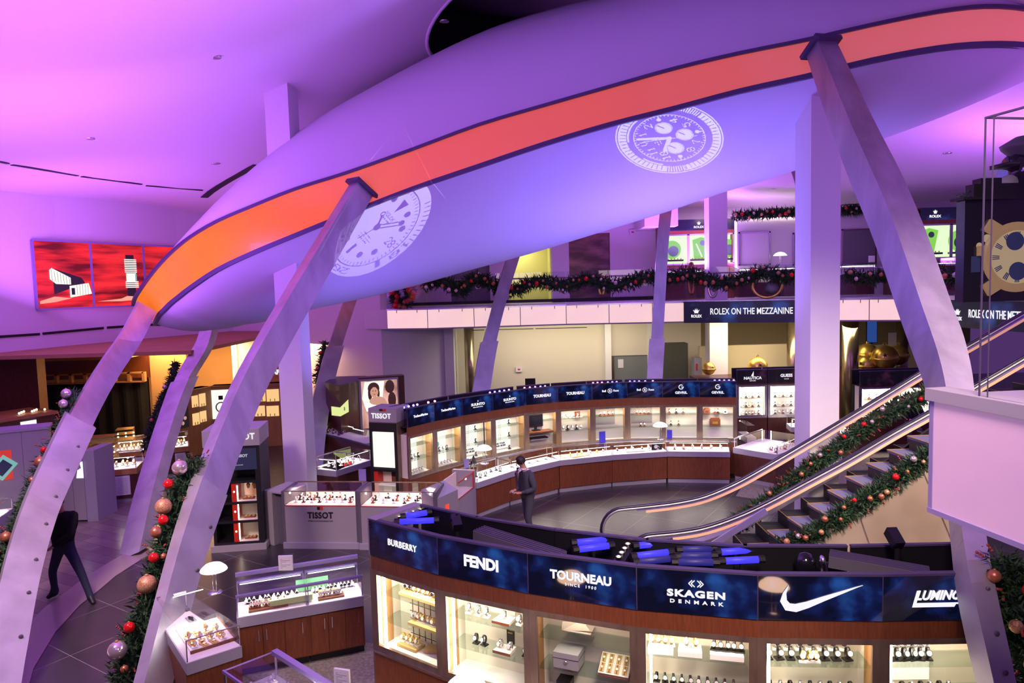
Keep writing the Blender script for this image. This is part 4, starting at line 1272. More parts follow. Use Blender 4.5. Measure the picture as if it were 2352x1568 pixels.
shelf_row(T, w, 1.29, .08, .75, 8, ('black', 'steel'), 'dark dive watch on the middle shelf of the last front showcase', s=1.2)
b = M('lit_white'); b.box(.02, .62, .36, .38, 1.33, 1.86)
b.use('display_grey'); b.lathe([(.15, 0), (.15, .006), (0, .006)], (.46, .36, 1.68), 24, (0, -1, 0)); b.use('ad_white'); b.lathe([(.12, .007), (0, .0075)], (.46, .36, 1.68), 24, (0, -1, 0)); b.use('black')
for k in range(6): b.bar((.46, .352, 1.68), (.46 + .10 * math.cos(k), .352, 1.68 + .10 * math.sin(k)), .004, .012)
obj('backdrop_picture', b, None, 'pale backdrop picture with a big round dial in the last front showcase', 'picture').matrix_world = T

# ---- fittings lying in the trough of the front row
zt = 2.10
def trough_pt(x, y, z=2.2): return PZ(x, y, z)
def fluo(px0, py0, px1, py1, lab, m='blue_tube', r=.035, z=2.44):
    a, c = PZ(px0, py0, z), PZ(px1, py1, z)
    o_ = (a + c) / 2
    e = empty('blue_tube_lamp', o_, 0, lab, 'tube light', 'blue tube lamps on top of the front showcases')
    b = M(m, True); b.tube([a - o_, c - o_], r, 8); obj('tube', b, e)
    b = M('black'); d = (c - a).normalized()
    for q in (a, c): b.tube([q - o_ - d * .03, q - o_ + d * .03], r * 1.15, 8)
    b.bar((0, 0, -r), (0, 0, -(z - 2.08)), .03, .03); obj('holder', b, e)
    return e
gl_ = 'blue tube lamp in the front showcase trough, '
fluo(912, 1198, 1003, 1194, gl_ + 'lower one at the left end'); fluo(925, 1186, 985, 1176, gl_ + 'upper one at the left end')
for k, (a, y0, c, y1, m) in enumerate(((1318, 1246, 1398, 1238, 'blue_tube'), (1322, 1262, 1404, 1252, 'blue_tube'), (1460, 1253, 1538, 1246, 'blue_tube'), (1455, 1277, 1540, 1267, 'blue_tube'), (1560, 1262, 1640, 1259, 'blue_tube_dim'), (1556, 1277, 1640, 1275, 'blue_tube_dim'), (1648, 1268, 1730, 1262, 'blue_tube'), (1658, 1288, 1748, 1284, 'blue_tube'), (1550, 1290, 1645, 1291, 'blue_tube_dim'), (1460, 1290, 1545, 1282, 'blue_tube_dim'))):
    pos = ['above the third sign, rear', 'above the third sign, front', 'above the fourth sign, rear left', 'above the fourth sign, left, second row', 'dim rear one over the fourth sign', 'dim middle one over the fourth sign', 'rear one left of the black domed lamp', 'front one left of the black domed lamp', 'dim front one over the fourth sign', 'dim front one at the fourth sign'][k]
    fluo(a, y0, c, y1, gl_ + pos, m)
def linear(px0, py0, px1, py1, lab, wd=.20, z=2.46):
    a, c = PZ(px0, py0, z), PZ(px1, py1, z)
    e = empty('linear_fixture', a, 0, lab, 'light fitting', 'long fittings on top of the front showcases')
    d = c - a; dn = d.normalized(); s_ = Vector((-dn.y, dn.x, 0))
    b = M('dark_laminate'); b.bar((0, 0, -.06), d + Vector((0, 0, -.10)), wd, .11); obj('body', b, e)
    b = M('edge_metal')
    for k in range(5): b.bar(s_ * (-.08 + k * .04) + Vector((0, 0, .0)), d + s_ * (-.08 + k * .04) + Vector((0, 0, -.04)), .012, .012)
    b.bar((0, 0, -.1), (0, 0, -(z - 2.08)), .05, .05); b.bar(d + Vector((0, 0, -.1)), d + Vector((0, 0, -(z - 2.08))), .05, .05); obj('cooling_fins', b, e)
linear(1100, 1212, 1288, 1262, 'long dark finned fitting over the second and third front signs')
linear(1905, 1268, 2135, 1299, 'long dark finned fitting over the last front signs')
def bulbs(pts, lab, z=2.44):
    o_ = PZ(*pts[0], z)
    e = empty('spotlight_bar', o_, 0, lab, 'spotlight', 'spotlight bars on top of the front showcases')
    P = [PZ(x, y, z) - o_ for x, y in pts]
    b = M('black'); b.bar(P[0] + Vector((0, 0, -.05)), P[-1] + Vector((0, 0, -.05)), .11, .05); b.bar(P[0] + Vector((0, 0, -.07)), P[0] + Vector((0, 0, 2.08 - z)), .04, .04); obj('bar', b, e)
    for p in P:
        b = M('silver', True); b.lathe([(.018, -.03), (.030, 0), (.032, .02)], p, 10, cap=False); b.use('spot_bulb'); b.ball(p, .016, 8); obj('bulb', b, e)
bulbs([(917, 1188), (933, 1182), (949, 1176), (966, 1171)], 'row of four small warm spotlights at the left end of the front trough')
bulbs([(1421, 1282), (1428, 1272), (1435, 1262), (1442, 1252)], 'row of four small spotlights between the third and fourth front signs')
for (x, y, lab, sc) in ((1850, 1292, 'black domed lamp in the front trough, left of a small white lens', .62),):
    p = PZ(x, y, 2.38); b = M('black_gloss', True); b.lathe([(.0, .17 * sc), (.08 * sc, .15 * sc), (.15 * sc, .06 * sc), (.16 * sc, -.02), (.13 * sc, -.10)], n=20)
    obj('domed_lamp', b, None, lab, 'lamp', loc=p)
p = PZ(1888, 1290, 2.42); b = M('silver', True); b.ball((0, 0, 0), .05, 12, (.6, 1, 1.3)); b.use('black'); b.bar((0, 0, -.05), (0, 0, -.34), .03, .03); obj('lens', b, None, 'small white oval lens standing in the front trough', 'lens', loc=p)

# ---- far row: ten bays, concave
qpts = [PZ(x, y, 2.5) for x, y in ((934, 938), (996, 925), (1061, 913), (1131, 903), (1207, 892), (1281, 885.6), (1360, 880.7), (1440, 877), (1521.6, 875.7), (1606.6, 874.5), (1690.5, 874.5))]
def techno(sp, w, zs, zt): text('TechnoMarine', .075, sp, (w * .48, -.016, (zs + zt) / 2), bold=.002, sx=1.0)
ss = [techno, techno, suunto, suunto, tx('TOURNEAU', .10, bold=.004, sx=.9), tx('TOURNEAU', .10, bold=.004, sx=.9), bellross, bellross, gevril, gevril]
ordn = ['first', 'second', 'third', 'fourth', 'fifth', 'sixth', 'seventh', 'eighth', 'ninth', 'tenth']
QB = []
for i in range(10):
    lab = 'lit showcase of the far curved row, ' + (ordn[i] if i != 4 else 'with a computer monitor, fifth') + ' from its left end'
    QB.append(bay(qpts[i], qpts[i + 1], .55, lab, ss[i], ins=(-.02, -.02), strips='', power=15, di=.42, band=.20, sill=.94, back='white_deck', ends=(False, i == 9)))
GQ = 'watches displayed in the far curved row'
for i, (e, T, w) in enumerate(QB):
    L = ordn[i] + ' showcase of the far row'
    if i in (0, 1):
        b = M('ad_white'); b.box(.12, w - .22, .375, .385, 1.0, 1.84); b.use('ad_teal')
        for k in range(5): b.ball((.2 + .1 * (k % 3), .37, 1.15 + .14 * k), .05, 8, (1, .1, 1.3))
        b.use('ad_red'); b.box(.16, .30, .37, .375, 1.5, 1.62)
        obj('poster', b, None, 'pale splashy poster inside the ' + L, 'poster').matrix_world = T
        shelf_row(T, w, .965, .12, w - .2, 6, ('steel', 'gold', 'black'), 'watch on the floor of the ' + L, y=.2, grp=GQ)
        shelf_row(T, w, 1.29, .16, w - .25, 4, ('steel', 'black'), 'watch on the middle shelf of the ' + L, y=.25, grp=GQ)
    if i in (2, 3):
        b = M('ad_white'); b.box(.12, w - .24, .375, .385, 1.0, 1.84); o = obj('poster', b, None, 'white poster with square icons inside the ' + L, 'poster'); o.matrix_world = T
        text('SUUNTO', .10, o, (w / 2 - .06, .371, 1.79), m='sign_ink', bold=.003); text('FIND YOUR\nX AND MORE', .06, o, (w / 2 - .06, .371, 1.10), m='sign_ink', bold=.002)
        b = M('display_grey')
        for k in range(6):
            x = w / 2 - .06; z = 1.66 - .085 * k
            for q in (0, 1): b.box(x - .03, x + .03, .368, .373, z + q * .05, z + q * .05 + .006); b.box(x - .03 + q * .056, x - .026 + q * .056, .368, .373, z, z + .055)
        obj('icon_column', b, o)
        for k in range(8):
            watch('black', Wd(T, .17 if k % 2 else w - .33, .30, (.96, 1.29, 1.61)[k % 3]), rot(T), 'black sports watch in the ' + L, GQ, 1.1)
    if i == 4:
        b = M('wood'); b.box(.10, w - .10, .10, .50, 1.30, 1.33); obj('desk_shelf', b, None, 'wooden shelf with a keyboard tray in the fifth far showcase', 'shelf').matrix_world = T
        e2 = empty('computer_monitor', Wd(T, w * .45, .34, 1.33), rot(T), 'black computer monitor on the wooden shelf of the far row', 'monitor')
        b = M('black'); b.box(-.20, .20, -.02, .02, .10, .42); obj('bezel', b, e2); b = M('black_gloss'); b.box(-.18, .18, -.025, -.02, .12, .40); obj('screen', b, e2); b = M('black'); b.box(-.03, .03, -.01, .03, .02, .12); b.box(-.10, .10, -.07, .07, 0, .02); obj('foot', b, e2)
        b = M('black'); b.box(-.24, .24, -.1, .1, 0, .03); obj('keyboard', b, None, 'black keyboard on the pull-out tray below the monitor', 'keyboard').matrix_world = T @ Matrix.Translation((w * .45, .2, 1.15))
        b = M('display_grey'); b.box(-.26, .26, -.12, .12, -.02, 0); obj('keyboard_tray', b, None, 'grey pull-out tray under the black keyboard', 'tray').matrix_world = T @ Matrix.Translation((w * .45, .2, 1.15))
    if i == 5:
        shelf_row(T, w, 1.61, .12, w - .2, 6, ('steel', 'brown', 'black'), 'watch on the top shelf of the ' + L, grp=GQ)
        shelf_row(T, w, 1.29, .12, w - .2, 5, ('steel', 'black'), 'watch on the middle shelf of the ' + L, grp=GQ, s=1.3)
        b = M('brown_leather'); b.box(-.07, .07, -.02, .02, 0, .13); b.use('silver'); b.lathe([(.035, 0), (0, .002)], (0, -.021, .07), 12, (0, -1, 0)); obj('presentation_box', b, None, 'small dark brown open box on the top shelf of the sixth far showcase', 'box').matrix_world = T @ Matrix.Translation((w * .66, .3, 1.61))
    if i in (6, 7):
        b = M('display_grey'); b.box(.12, w - .24, .37, .385, 1.34, 1.84); o = obj('backboard', b, None, 'grey display board behind the watches of the ' + L, 'display board'); o.matrix_world = T
        text('Bell & Ross', .06, o, (w / 2 - .06, .366, 1.77), m='black')
        shelf_row(T, w, 1.50 + .11, .2, w - .3, 4, ('brown', 'black', 'steel_dark'), 'dark watch on the top shelf of the ' + L, grp=GQ, s=1.2)
        if i == 7: shelf_row(T, w, 1.29, .30, .5, 2, ('brown',), 'small brown watch on the middle shelf of the ' + L, grp=GQ)
    if i in (8, 9):
        for k, (x, z) in enumerate(((.2, 1.61), (.38, 1.61), (.56, 1.61), (.24, 1.29), (.44, 1.29)) if i == 8 else ((.40, 1.61), (.48, 1.61))):
            watch('black' if k % 2 else 'brown', Wd(T, x, .30, z), rot(T), 'dark watch on a shelf of the ' + L, GQ, 1.2)
        if i == 9:
            for x, z, ww, hh, m, lab in ((.20, 1.61, .15, .13, 'brown_leather', 'red-brown cube box on the top shelf, far right showcase of the far row'), (.66, 1.61, .10, .11, 'paper', 'small white box on the top shelf, far right showcase of the far row'), (.40, 1.29, .27, .19, 'brown_leather', 'large open brown case on the middle shelf, far right showcase of the far row')):
                b = M(m); b.box(-ww / 2, ww / 2, -.05, .05, 0, hh * .8); b.poly([(-ww / 2 + .02, -.04), (ww / 2 - .02, -.04), (ww / 2 - .02, .04), (-ww / 2 + .02, .04)], hh * .8, hh); b.use('silver' if ww < .2 else 'gold'); b.box(-ww / 4, ww / 4, -.055, -.05, hh * .2, hh * .55)
                obj('presentation_box', b, None, lab, 'box').matrix_world = T @ Matrix.Translation((x, .3, z))
# coloured light fittings glowing above the far row
k = 0
for bi, xs_, cl in ((0, (.2, .35, .5, .62), 'blue_dot'), (1, (.1, .3), 'pink_dot'), (3, (.15, .3, .45, .6, .75), 'blue_dot'), (4, (.1, .25, .4), 'pink_dot'), (4, (.55, .68), 'blue_dot'), (6, (.1, .22, .34), 'pink_dot'), (6, (.5, .62, .74), 'blue_dot'), (7, (.1, .22, .34, .5), 'blue_dot'), (7, (.7,), 'pink_dot'), (9, (.4, .52, .64, .76), 'blue_dot'), (9, (.88,), 'pink_dot')):
    e, T, w = QB[bi]
    o = empty('spotlight_bar', Wd(T, xs_[0], .30, 2.44), rot(T), 'bar of small %s lights on top of the far row over its %s showcase%s' % ('blue' if cl == 'blue_dot' else 'pink', ordn[bi], ''), 'spotlight', 'spotlight bars on top of the far row')
    b = M('black'); b.box(-.03, xs_[-1] - xs_[0] + .05, -.03, .03, -.04, 0); b.box(-.01, .01, -.01, .01, -.36, -.04); obj('bar', b, o)
    for x in xs_:
        b = M(cl, True); b.ball((x - xs_[0], 0, .03), .028, 8); obj('bulb', b, o)

# ================================================================== GLASS COUNTERS
def counter(p0, p1, dp, label, ins=(0., 0.), top=1.08, deck=.84, apron=.14, wood='wood', group=None, apm='apron_grey', kick='grey_laminate', doors=0, tube=True, tb='front', over=.05, name='glass_counter', sides=(True, True), rail='silver'):
    w, az = fr(p0, p1)
    e = empty(name, (p0[0], p0[1], 0), az, label, 'display counter', group)
    T = LT((p0[0], p0[1], 0), az)
    l0, l1 = ins[0], w - ins[1]
    b = M(wood); b.poly([(0, over), (w, over), (l1, dp - .03), (l0, dp - .03)], .12, deck - apron); b.use(kick); b.poly([(.01, over + .05), (w - .01, over + .05), (l1, dp - .06), (l0, dp - .06)], 0, .12); obj('base_cabinet', b, e)
    b = M(apm); b.poly([(0, 0), (w, 0), (l1, dp), (l0, dp)], deck - apron, deck); obj('apron', b, e)
    b = M('white_deck'); b.poly([(.01, .01), (w - .01, .01), (l1 - .01, dp - .01), (l0 + .01, dp - .01)], deck, deck + .006); obj('deck', b, e)
    g = .008
    b = M('clear_glass'); b.poly([(.01, .02), (w - .01, .02), (l1 - .01, dp - .03), (l0 + .01, dp - .03)], top - g, top); obj('glass_top', b, e)
    b = M('clear_glass'); b.box(.01, w - .01, .02, .02 + g, deck, top - g); obj('glass_front', b, e)
    if sides[0]:
        b = M('clear_glass'); b.poly([(.01, .03), (.018, .03), (l0 + .018, dp - .04), (l0 + .01, dp - .04)], deck, top - g); obj('glass_end', b, e)
    if sides[1]:
        b = M('clear_glass'); b.poly([(w - .018, .03), (w - .01, .03), (l1 - .01, dp - .04), (l1 - .018, dp - .04)], deck, top - g); obj('glass_end', b, e)
    b = M(rail); r_ = .010
    b.bar((.01, .02, top), (w - .01, .02, top), r_, r_); b.bar((l0 + .01, dp - .03, top), (l1 - .01, dp - .03, top), .03, .03)
    for x, y in ((.015, .02), (w - .015, .02), (l0 + .015, dp - .035), (l1 - .015, dp - .035)): b.box(x - .006, x + .006, y - .006, y + .006, deck, top)
    obj('edge_frame', b, e)
    if tube:
        y = .05 if tb == 'front' else dp - .07
        strip_light(T, .05, w - .05, dp * .5, top - .012, 8 * w, (1., .90, .82), 0., .10)
        b = M('counter_tube'); b.box(.05, w - .05, y - .005, y + .005, top - .025, top - .016); obj('light_tube', b, e, 'slim tube light')
    for k in range(doors):
        x0 = .03 + (w - .06) * k / doors; x1 = .03 + (w - .06) * (k + 1) / doors
        b = M(wood); b.box(x0 + .004, x1 - .004, over - .018, over, .14, deck - apron - .02); d = obj('door', b, e)
        hx = x1 - .05 if k % 2 == 0 else x0 + .05
        b = M('chrome'); b.bar((hx, over - .04, deck - apron - .22), (hx, over - .04, deck - apron - .07), .010, .010); b.bar((hx, over - .04, deck - apron - .20), (hx, over - .01, deck - apron - .20), .008, .008); b.bar((hx, over - .04, deck - apron - .09), (hx, over - .01, deck - apron - .09), .008, .008); obj('handle', b, d)
    return e, T, w
emis('counter_tube', (1., .92, .82), 4.)
def fill(T, w, dp, n, lab, kinds=('steel', 'gold', 'black'), z=.846, x0=.08, x1=None, y0=.14, y1=None, s=1.0, grp='watches in the glass counters', rows=2):
    x1 = x1 or w - .08; y1 = y1 or dp - .14
    m = max(1, math.ceil(n / rows))
    for k in range(n):
        c, r_ = k % m, k // m
        x = x0 + (x1 - x0) * (c + .5) / m + random.uniform(-.012, .012); y = y0 + (y1 - y0) * (r_ + .5) / rows
        watch(random.choice(kinds), T @ Vector((x, y, z)), rot(T), lab, grp, s)
def small_tray(T, x, y, z, w, d, h, m, lab, az=0, cat='display tray', name='display_tray'):
    return tray(T, x, y, z, w, d, h, m, lab, cat, name, az)

# far curved counter in front of the far row
cp = [PZ(x, y, 1.05) for x, y in ((1095, 1085), (1175, 1060), (1286, 1036), (1407, 1024), (1533, 1016), (1677, 1017))]
GC = 'sections of the far curved glass counter'
CC = []
for i in range(5):
    lab = ['left end section, beside the grey watch kiosk', 'section behind the man in the dark suit', 'section left of the small blue card', 'section holding a black tent card', 'right end section'][i]
    CC.append(counter(cp[i], cp[i + 1], .55, 'far curved glass counter, ' + lab, ins=(-.03, -.03), top=1.05, deck=.82, apron=.13, group=GC, sides=(i == 0, i == 4), kick='apron_grey'))
GWC = 'watches in the far curved counter'
for i, (e, T, w) in enumerate(CC):
    nm = ['left end section', 'second section', 'middle section', 'fourth section', 'right end section'][i]
    fill(T, w, .55, (12, 5, 13, 11, 12)[i], 'watch in the ' + nm + ' of the far curved counter', (('steel', 'flat', 'black'), ('flat_black',), ('gold', 'steel', 'flat_gold'), ('steel', 'flat', 'steel_dark'), ('brown', 'steel', 'brown'))[i], z=.828, grp=GWC, rows=2 if i != 1 else 1, s=1.15)
e, T, w = CC[2]; small_tray(T, w * .42, .28, .826, .50, .30, .02, 'tan_cloth', 'tan cloth tray in the middle section of the far curved counter', .2)
e, T, w = CC[3]
small_tray(T, w * .45, .26, .826, .50, .26, .03, 'white_deck', 'white tray of watches in the fourth section of the far curved counter')
b = M('black'); b.add([(-.14, 0, 0), (-.02, 0, 0), (.02, .0, .19), (-.08, 0, .19), (.02, .04, 0), (.14, .04, 0), (.08, 0, .19)], [(0, 1, 2, 3), (1, 4, 2), (4, 5, 6, 2)]); b.box(-.14, .14, .02, .035, 0, .18); b.use('white_deck'); b.lathe([(.05, 0), (0, .003)], (-.03, -.005, .09), 16, (0, -1, 0))
obj('tent_card', b, None, 'black tent card with a round white dial in the far curved counter', 'card').matrix_world = T @ Matrix.Translation((w * .86, .2, .826))
e, T, w = CC[4]
small_tray(T, w * .5, .27, .826, .55, .30, .02, 'white_deck', 'white oval tray in the right end section of the far curved counter')

# mushroom lamps
def lamp(p, lab, s=1.0, lit=True):
    e = empty('table_lamp', p, 0, lab, 'lamp', 'white domed table lamps')
    b = M('silver', True); b.lathe([(.10 * s, 0), (.10 * s, .012), (.02, .016), (0, .016)], n=20); obj('base', b, e)
    b = M('silver', True); b.tube([(-.022, 0, .01), (-.022, 0, .36 * s)], .006, 6); b.tube([(.022, 0, .01), (.022, 0, .36 * s)], .006, 6); obj('stem', b, e)
    b = M('lamp_glow' if lit else 'lamp_glow_warm', True); b.lathe([(.19 * s, .34 * s), (.175 * s, .37 * s), (.12 * s, .42 * s), (.05 * s, .445 * s), (0, .45 * s)], n=24, cap=False); b.lathe([(.185 * s, .342 * s), (0, .38 * s)], n=24, cap=False); obj('shade', b, e, 'glowing white domed shade')
    return e
def on(T, x, y, z): return T @ Vector((x, y, z))
q = PZ(1140, 1058, 1.06); lamp(on(CC[0][1], CC[0][2] * .58, .40, 1.05), 'white domed lamp at the left of the far curved counter, before the poster showcases', .98)
lamp(on(CC[3][1], CC[3][2] * .98, .42, 1.05), 'white domed lamp near the right of the far curved counter', 1.0)
def card(T, x, y, z, w, h, m, lab, tilt=.2, az=0., name='sign_card'):
    b = M(m); b.box(-w / 2, w / 2, -.006, .006, 0, h); b.use('edge_metal'); b.box(-w * .35, w * .35, -.02, .05, -.0, .012)
    o = obj(name, b, None, lab, 'card'); o.matrix_world = T @ Matrix.Translation((x, y, z)) @ Matrix.Rotation(az, 4, 'Z') @ Matrix.Rotation(-tilt * .0, 4, 'X')
    return o
mat('blue_card', (.06, .05, .60), .5); mat('lilac_card', (.30, .24, .62), .5)
card(CC[2][1], CC[2][2] * .93, .40, 1.05, .17, .30, 'blue_card', 'upright blue card on the middle of the far curved counter')
card(CC[4][1], CC[4][2] * .05, .40, 1.05, .13, .24, 'blue_card', 'upright blue card beside the right lamp on the far curved counter')
card(CC[0][1], CC[0][2] * .10, .42, 1.05, .14, .22, 'lilac_card', 'lilac card beside a dark handset on the far curved counter')
b = M('black_gloss', True); b.sweep([(0, 0, 0), (.01, 0, .12), (.06, 0, .22), (.10, 0, .08), (.13, 0, .02)], [(-.03, -.015), (.03, -.015), (.03, .015), (-.03, .015)], up=(0, 1, 0)); obj('telephone', b, None, 'dark telephone handset at the left end of the far curved counter', 'telephone').matrix_world = CC[0][1] @ Matrix.Translation((.28, .42, 1.055))

# ================================================================== GREY WATCH KIOSK
# tower at the left end of the far row
tA, tB = PZ(845.5, 937, 2.5), PZ(909.7, 939, 2.5)
w, az = fr(tA, tB)
T = LT((tA[0], tA[1], 0), az)
e = empty('display_tower', (tA[0], tA[1], 0), az, 'display tower with a lit window at the left end of the far row', 'display tower')
b = M('grey_laminate'); b.box(0, w, 0, .6, 2.2, 2.5); b.use('dark_laminate'); b.box(0, w, 0.002, .6, 2.18, 2.2); hd = obj('header', b, e, 'grey header box')
text('TISSOT', .155, hd, (w / 2 - .03, -.006, 2.33), bold=.004, sx=.9, spacing=1.08)
b = M('black'); b.box(w * .40, w * .52, -.005, 0, 2.44, 2.49); b.use('red_plastic'); b.box(w * .52, w * .64, -.005, 0, 2.44, 2.49); obj('logo_square', b, hd)
b = M('bronze_frame'); b.box(w - .02, w, .02, .6, 0, 2.18); b.use('black'); b.box(0, .06, 0, .5, 0, 2.18); b.box(w - .08, w - .02, 0, .5, 0, 2.18); b.box(.06, w - .08, .3, .6, 0, 2.18); b.box(.06, w - .08, 0, .3, 1.99, 2.18); b.box(.06, w - .08, 0, .3, 1.10, 1.16); b.box(.06, w - .08, 0, .3, 0, .3); obj('body', b, e, 'black frame')
b = M('ad_white'); b.box(.07, w - .09, .02, .06, 1.19, 1.97); obj('light_panel', b, e, 'blank glowing white panel')
b = M('red_plastic'); b.box(.06, .16, .02, .3, .3, 1.10); b.use('cream_panel'); b.box(.16, w - .08, .25, .3, .3, 1.10); b.box(.06, w - .08, .02, .3, .78, .80); obj('shelf_niche', b, e, 'niche with a red side')
# left kiosk column
kB = PZ(608, 1259, 0); kC = Vector((PD(643, 1000, 15.2).x, 15.2, 0))
kA = Vector((kB.x - .95, kB.y - .12, 0))
w, az = fr(kA, kB)
e = empty('display_tower', (kA.x, kA.y, 0), az, 'display tower with red-sided lit niches, left of the white column', 'display tower')
d = .85
b = M('grey_laminate'); b.box(-.1, w + .02, -.03, d, 2.10, 2.42); b.use('apron_grey'); b.box(-.1, w + .02, -.03, d, 2.42, 2.43); hd = obj('header', b, e, 'grey header box')
text('TISSOT', .17, hd, (w * .66, -.036, 2.28), bold=.004, sx=.9, spacing=1.08)
b = M('black'); b.box(0, w, 0, d, 1.85, 2.10); b.box(0, .06, 0, d, .12, 1.85); b.box(w - .10, w, 0, d, .12, 1.85); b.box(.06, w - .10, .4, d, .12, 1.85)
for z in (.12, .55, .93, 1.35): b.box(.06, w - .1, 0, .4, z, z + .05)
b.use('grey_laminate'); b.box(-.05, w + .05, -.06, d, 0, .12); obj('body', b, e, 'black frame')
b = M('screen_dark'); b.box(w * .30, w - .06, -.012, 0, 1.62, 2.04); sc_ = obj('screen', b, e, 'dark screen')
text('TISSOT', .075, sc_, (w * .64, -.018, 1.90), m='letter_dim', bold=.003); text('SWISS WATCHES', .022, sc_, (w * .58, -.018, 1.72), m='letter_dim')
for z, zt_ in ((.17, .55), (.60, .93), (.98, 1.35)):
    b = M('red_plastic'); b.box(w * .40, w * .50, .01, .40, z, zt_); obj('red_side', b, e, 'red side panel')
    b = M('cream_panel'); b.box(w * .50, w - .10, .36, .40, z, zt_); b.box(w * .5, w - .1, .01, .36, z, z + .01); obj('niche_back', b, e)
    b = M('spot_bulb', True); b.ball((w * .45, .02, lerp(z, zt_, .55)), .022, 8); obj('bulb', b, e)
    o = small_tray(LT((kA.x, kA.y, 0), az), w * .70, .18, z + .012, .22, .14, .025, 'brown_leather', {.17: 'brown watch tray in the bottom niche of the left kiosk tower', .60: 'brown watch tray in the middle niche of the left kiosk tower', .98: 'brown watch tray in the top niche of the left kiosk tower'}[z])
    for k in range(3): watch('flat_gold', LT((kA.x, kA.y, 0), az) @ Vector((w * .70 - .07 + .07 * k, .18, z + .038)), az, 'watch lying in a brown tray of the left kiosk tower', 'watches in the left kiosk tower', .8)
b = M('strip_light'); b.box(w * .5, w * .52, .03, .05, .2, 1.30); obj('light_strip', b, e)
b = M('ad_warm'); b.box(w * .58, w - .12, .33, .35, 1.02, 1.32); o = obj('photo_card', b, None, 'photo card of two faces in the top niche of the left kiosk tower', 'picture'); o.matrix_world = LT((kA.x, kA.y, 0), az)
b = M('skin', True); T = LT((0, 0, 0), 0)
for x, sc in ((w * .66, .8), (w * .79, 1.)): b.ball((x, .327, 1.20), .05 * sc, 10, (.8, .05, 1.2))
b.use('hair_black')
for x, sc in ((w * .66, .8), (w * .79, 1.)): b.ball((x, .331, 1.225), .062 * sc, 10, (.9, .04, 1.1))
obj('portrait', b, o)

# kiosk counters
def kiosk_counter(p0, p1, dp, lab, n, nm, text_=False, sides=(True, True)):
    w, az = fr(p0, p1); T = LT((p0[0], p0[1], 0), az)
    e = empty('kiosk_counter', (p0[0], p0[1], 0), az, lab, 'display counter', 'counters of the grey watch kiosk')
    dk, tp = .86, 1.15
    b = M('grey_laminate'); b.box(0, w, 0, dp, .12, dk); b.use('apron_grey'); b.box(-.05, w + .05, -.05, dp, 0, .12); body = obj('body', b, e, 'grey laminate body')
    b = M('dark_laminate'); b.box(-.06, 0, 0, dp, .12, tp); obj('end_upright', b, e)
    b = M('dark_laminate'); b.box(w, w + .06, 0, dp, .12, tp); obj('end_upright', b, e)
    b = M('cream_panel'); b.box(.01, w - .01, .01, dp - .01, dk, dk + .006); b.box(.01, w - .01, dp - .03, dp - .01, dk, dk + .1); b.use('red_plastic'); b.box(0, w, -.004, 0, dk - .01, dk + .006); obj('deck', b, e)
    b = M('clear_glass'); b.box(0, w, .005, .012, dk, tp); obj('glass_front', b, e)
    b = M('clear_glass'); b.box(0, w, .012, dp, tp - .008, tp); obj('glass_top', b, e)
    b = M('bronze_frame'); b.bar((0, .008, tp), (w, .008, tp), .012, .012); b.bar((0, dp, tp), (w, dp, tp), .02, .02); obj('edge_frame', b, e)
    strip_light(T, .05, w - .05, dp * .5, tp - .012, 8 * w, (1., .70, .55), 0., .10)
    b = M('spot_bulb', True)
    for x in (.08, w - .08): b.ball((x, .10, tp - .06), .022, 8)
    obj('bulb', b, e)
    if text_:
        text('TISSOT', .17, body, (w * .5, -.006, .66), m='black', bold=.005, sx=.9, spacing=1.08); text('SWISS WATCHES SINCE 1853', .04, body, (w * .5, -.006, .55), m='dark_laminate', sx=1.0)
        b = M('black'); b.box(w * .46, w * .5, -.008, 0, .78, .84); b.use('red_plastic'); b.box(w * .5, w * .54, -.008, 0, .78, .84); obj('logo_square', b, body)
    fill(T, w, dp, n, nm, ('steel', 'brown', 'steel_dark', 'black'), z=dk + .008, s=1.15, rows=3, grp='watches in the kiosk counters', y0=.12, y1=dp - .1)
    return e, T, w
k0, k1, k2 = PZ(652, 1128, 1.15), PZ(815, 1128, 1.15), PZ(827, 1129, 1.15)
k3 = PZ(994, 1131, 1.15)
kiosk_counter(k0, k1, .7, 'grey kiosk counter with black lettering on its front', 22, 'watch in the lettered grey kiosk counter', True)
kiosk_counter(k2, k3, .7, 'grey kiosk counter right of the lettered one, behind the front showcases', 18, 'watch in the grey kiosk counter behind the front showcases')
b = M('grey_laminate'); p, q = PZ(604, 1127, 1.1), k0
w, az = fr(p, q); T = LT((p.x, p.y, 0), az)
b.box(0, w * .42, 0, .7, .0, 1.08); b.use('dark_laminate'); b.box(w * .42, w - .07, .12, .7, 0, 1.08); b.use('apron_grey'); b.box(0, w - .07, 0, .7, 1.08, 1.11)
obj('side_cabinet', b, None, 'narrow grey cabinet between the left kiosk tower and the lettered counter', 'cabinet').matrix_world = T
p, q = PZ(996, 1131, 1.15), PZ(1051, 1107, 1.15); w, az = fr(p, q); T = LT((p.x, p.y, 0), az)
b = M('grey_laminate'); b.box(0.06, w, 0, .35, 0, 1.0); b.use('apron_grey'); b.add([(.06, 0, 1.0), (w, 0, 1.0), (w, .35, 1.0), (.06, .35, 1.0), (.06, .35, 1.15), (w, .35, 1.15)], [(0, 1, 5, 4), (3, 4, 5, 2), (0, 4, 3), (1, 2, 5)]); b.use('red_lamp'); b.box(w * .45, w * .6, -.005, 0, .45, .8)
obj('side_cabinet', b, None, 'grey slant-topped cabinet at the right corner of the kiosk', 'cabinet').matrix_world = T
p, q = PZ(1053, 1108, 1.15), PZ(1088, 1082, 1.15); w, az = fr(p, q); T = LT((p.x, p.y, 0), az)
e = empty('kiosk_counter', (p.x, p.y, 0), az, 'small red-edged glass case at the right corner of the kiosk', 'display counter', 'counters of the grey watch kiosk')
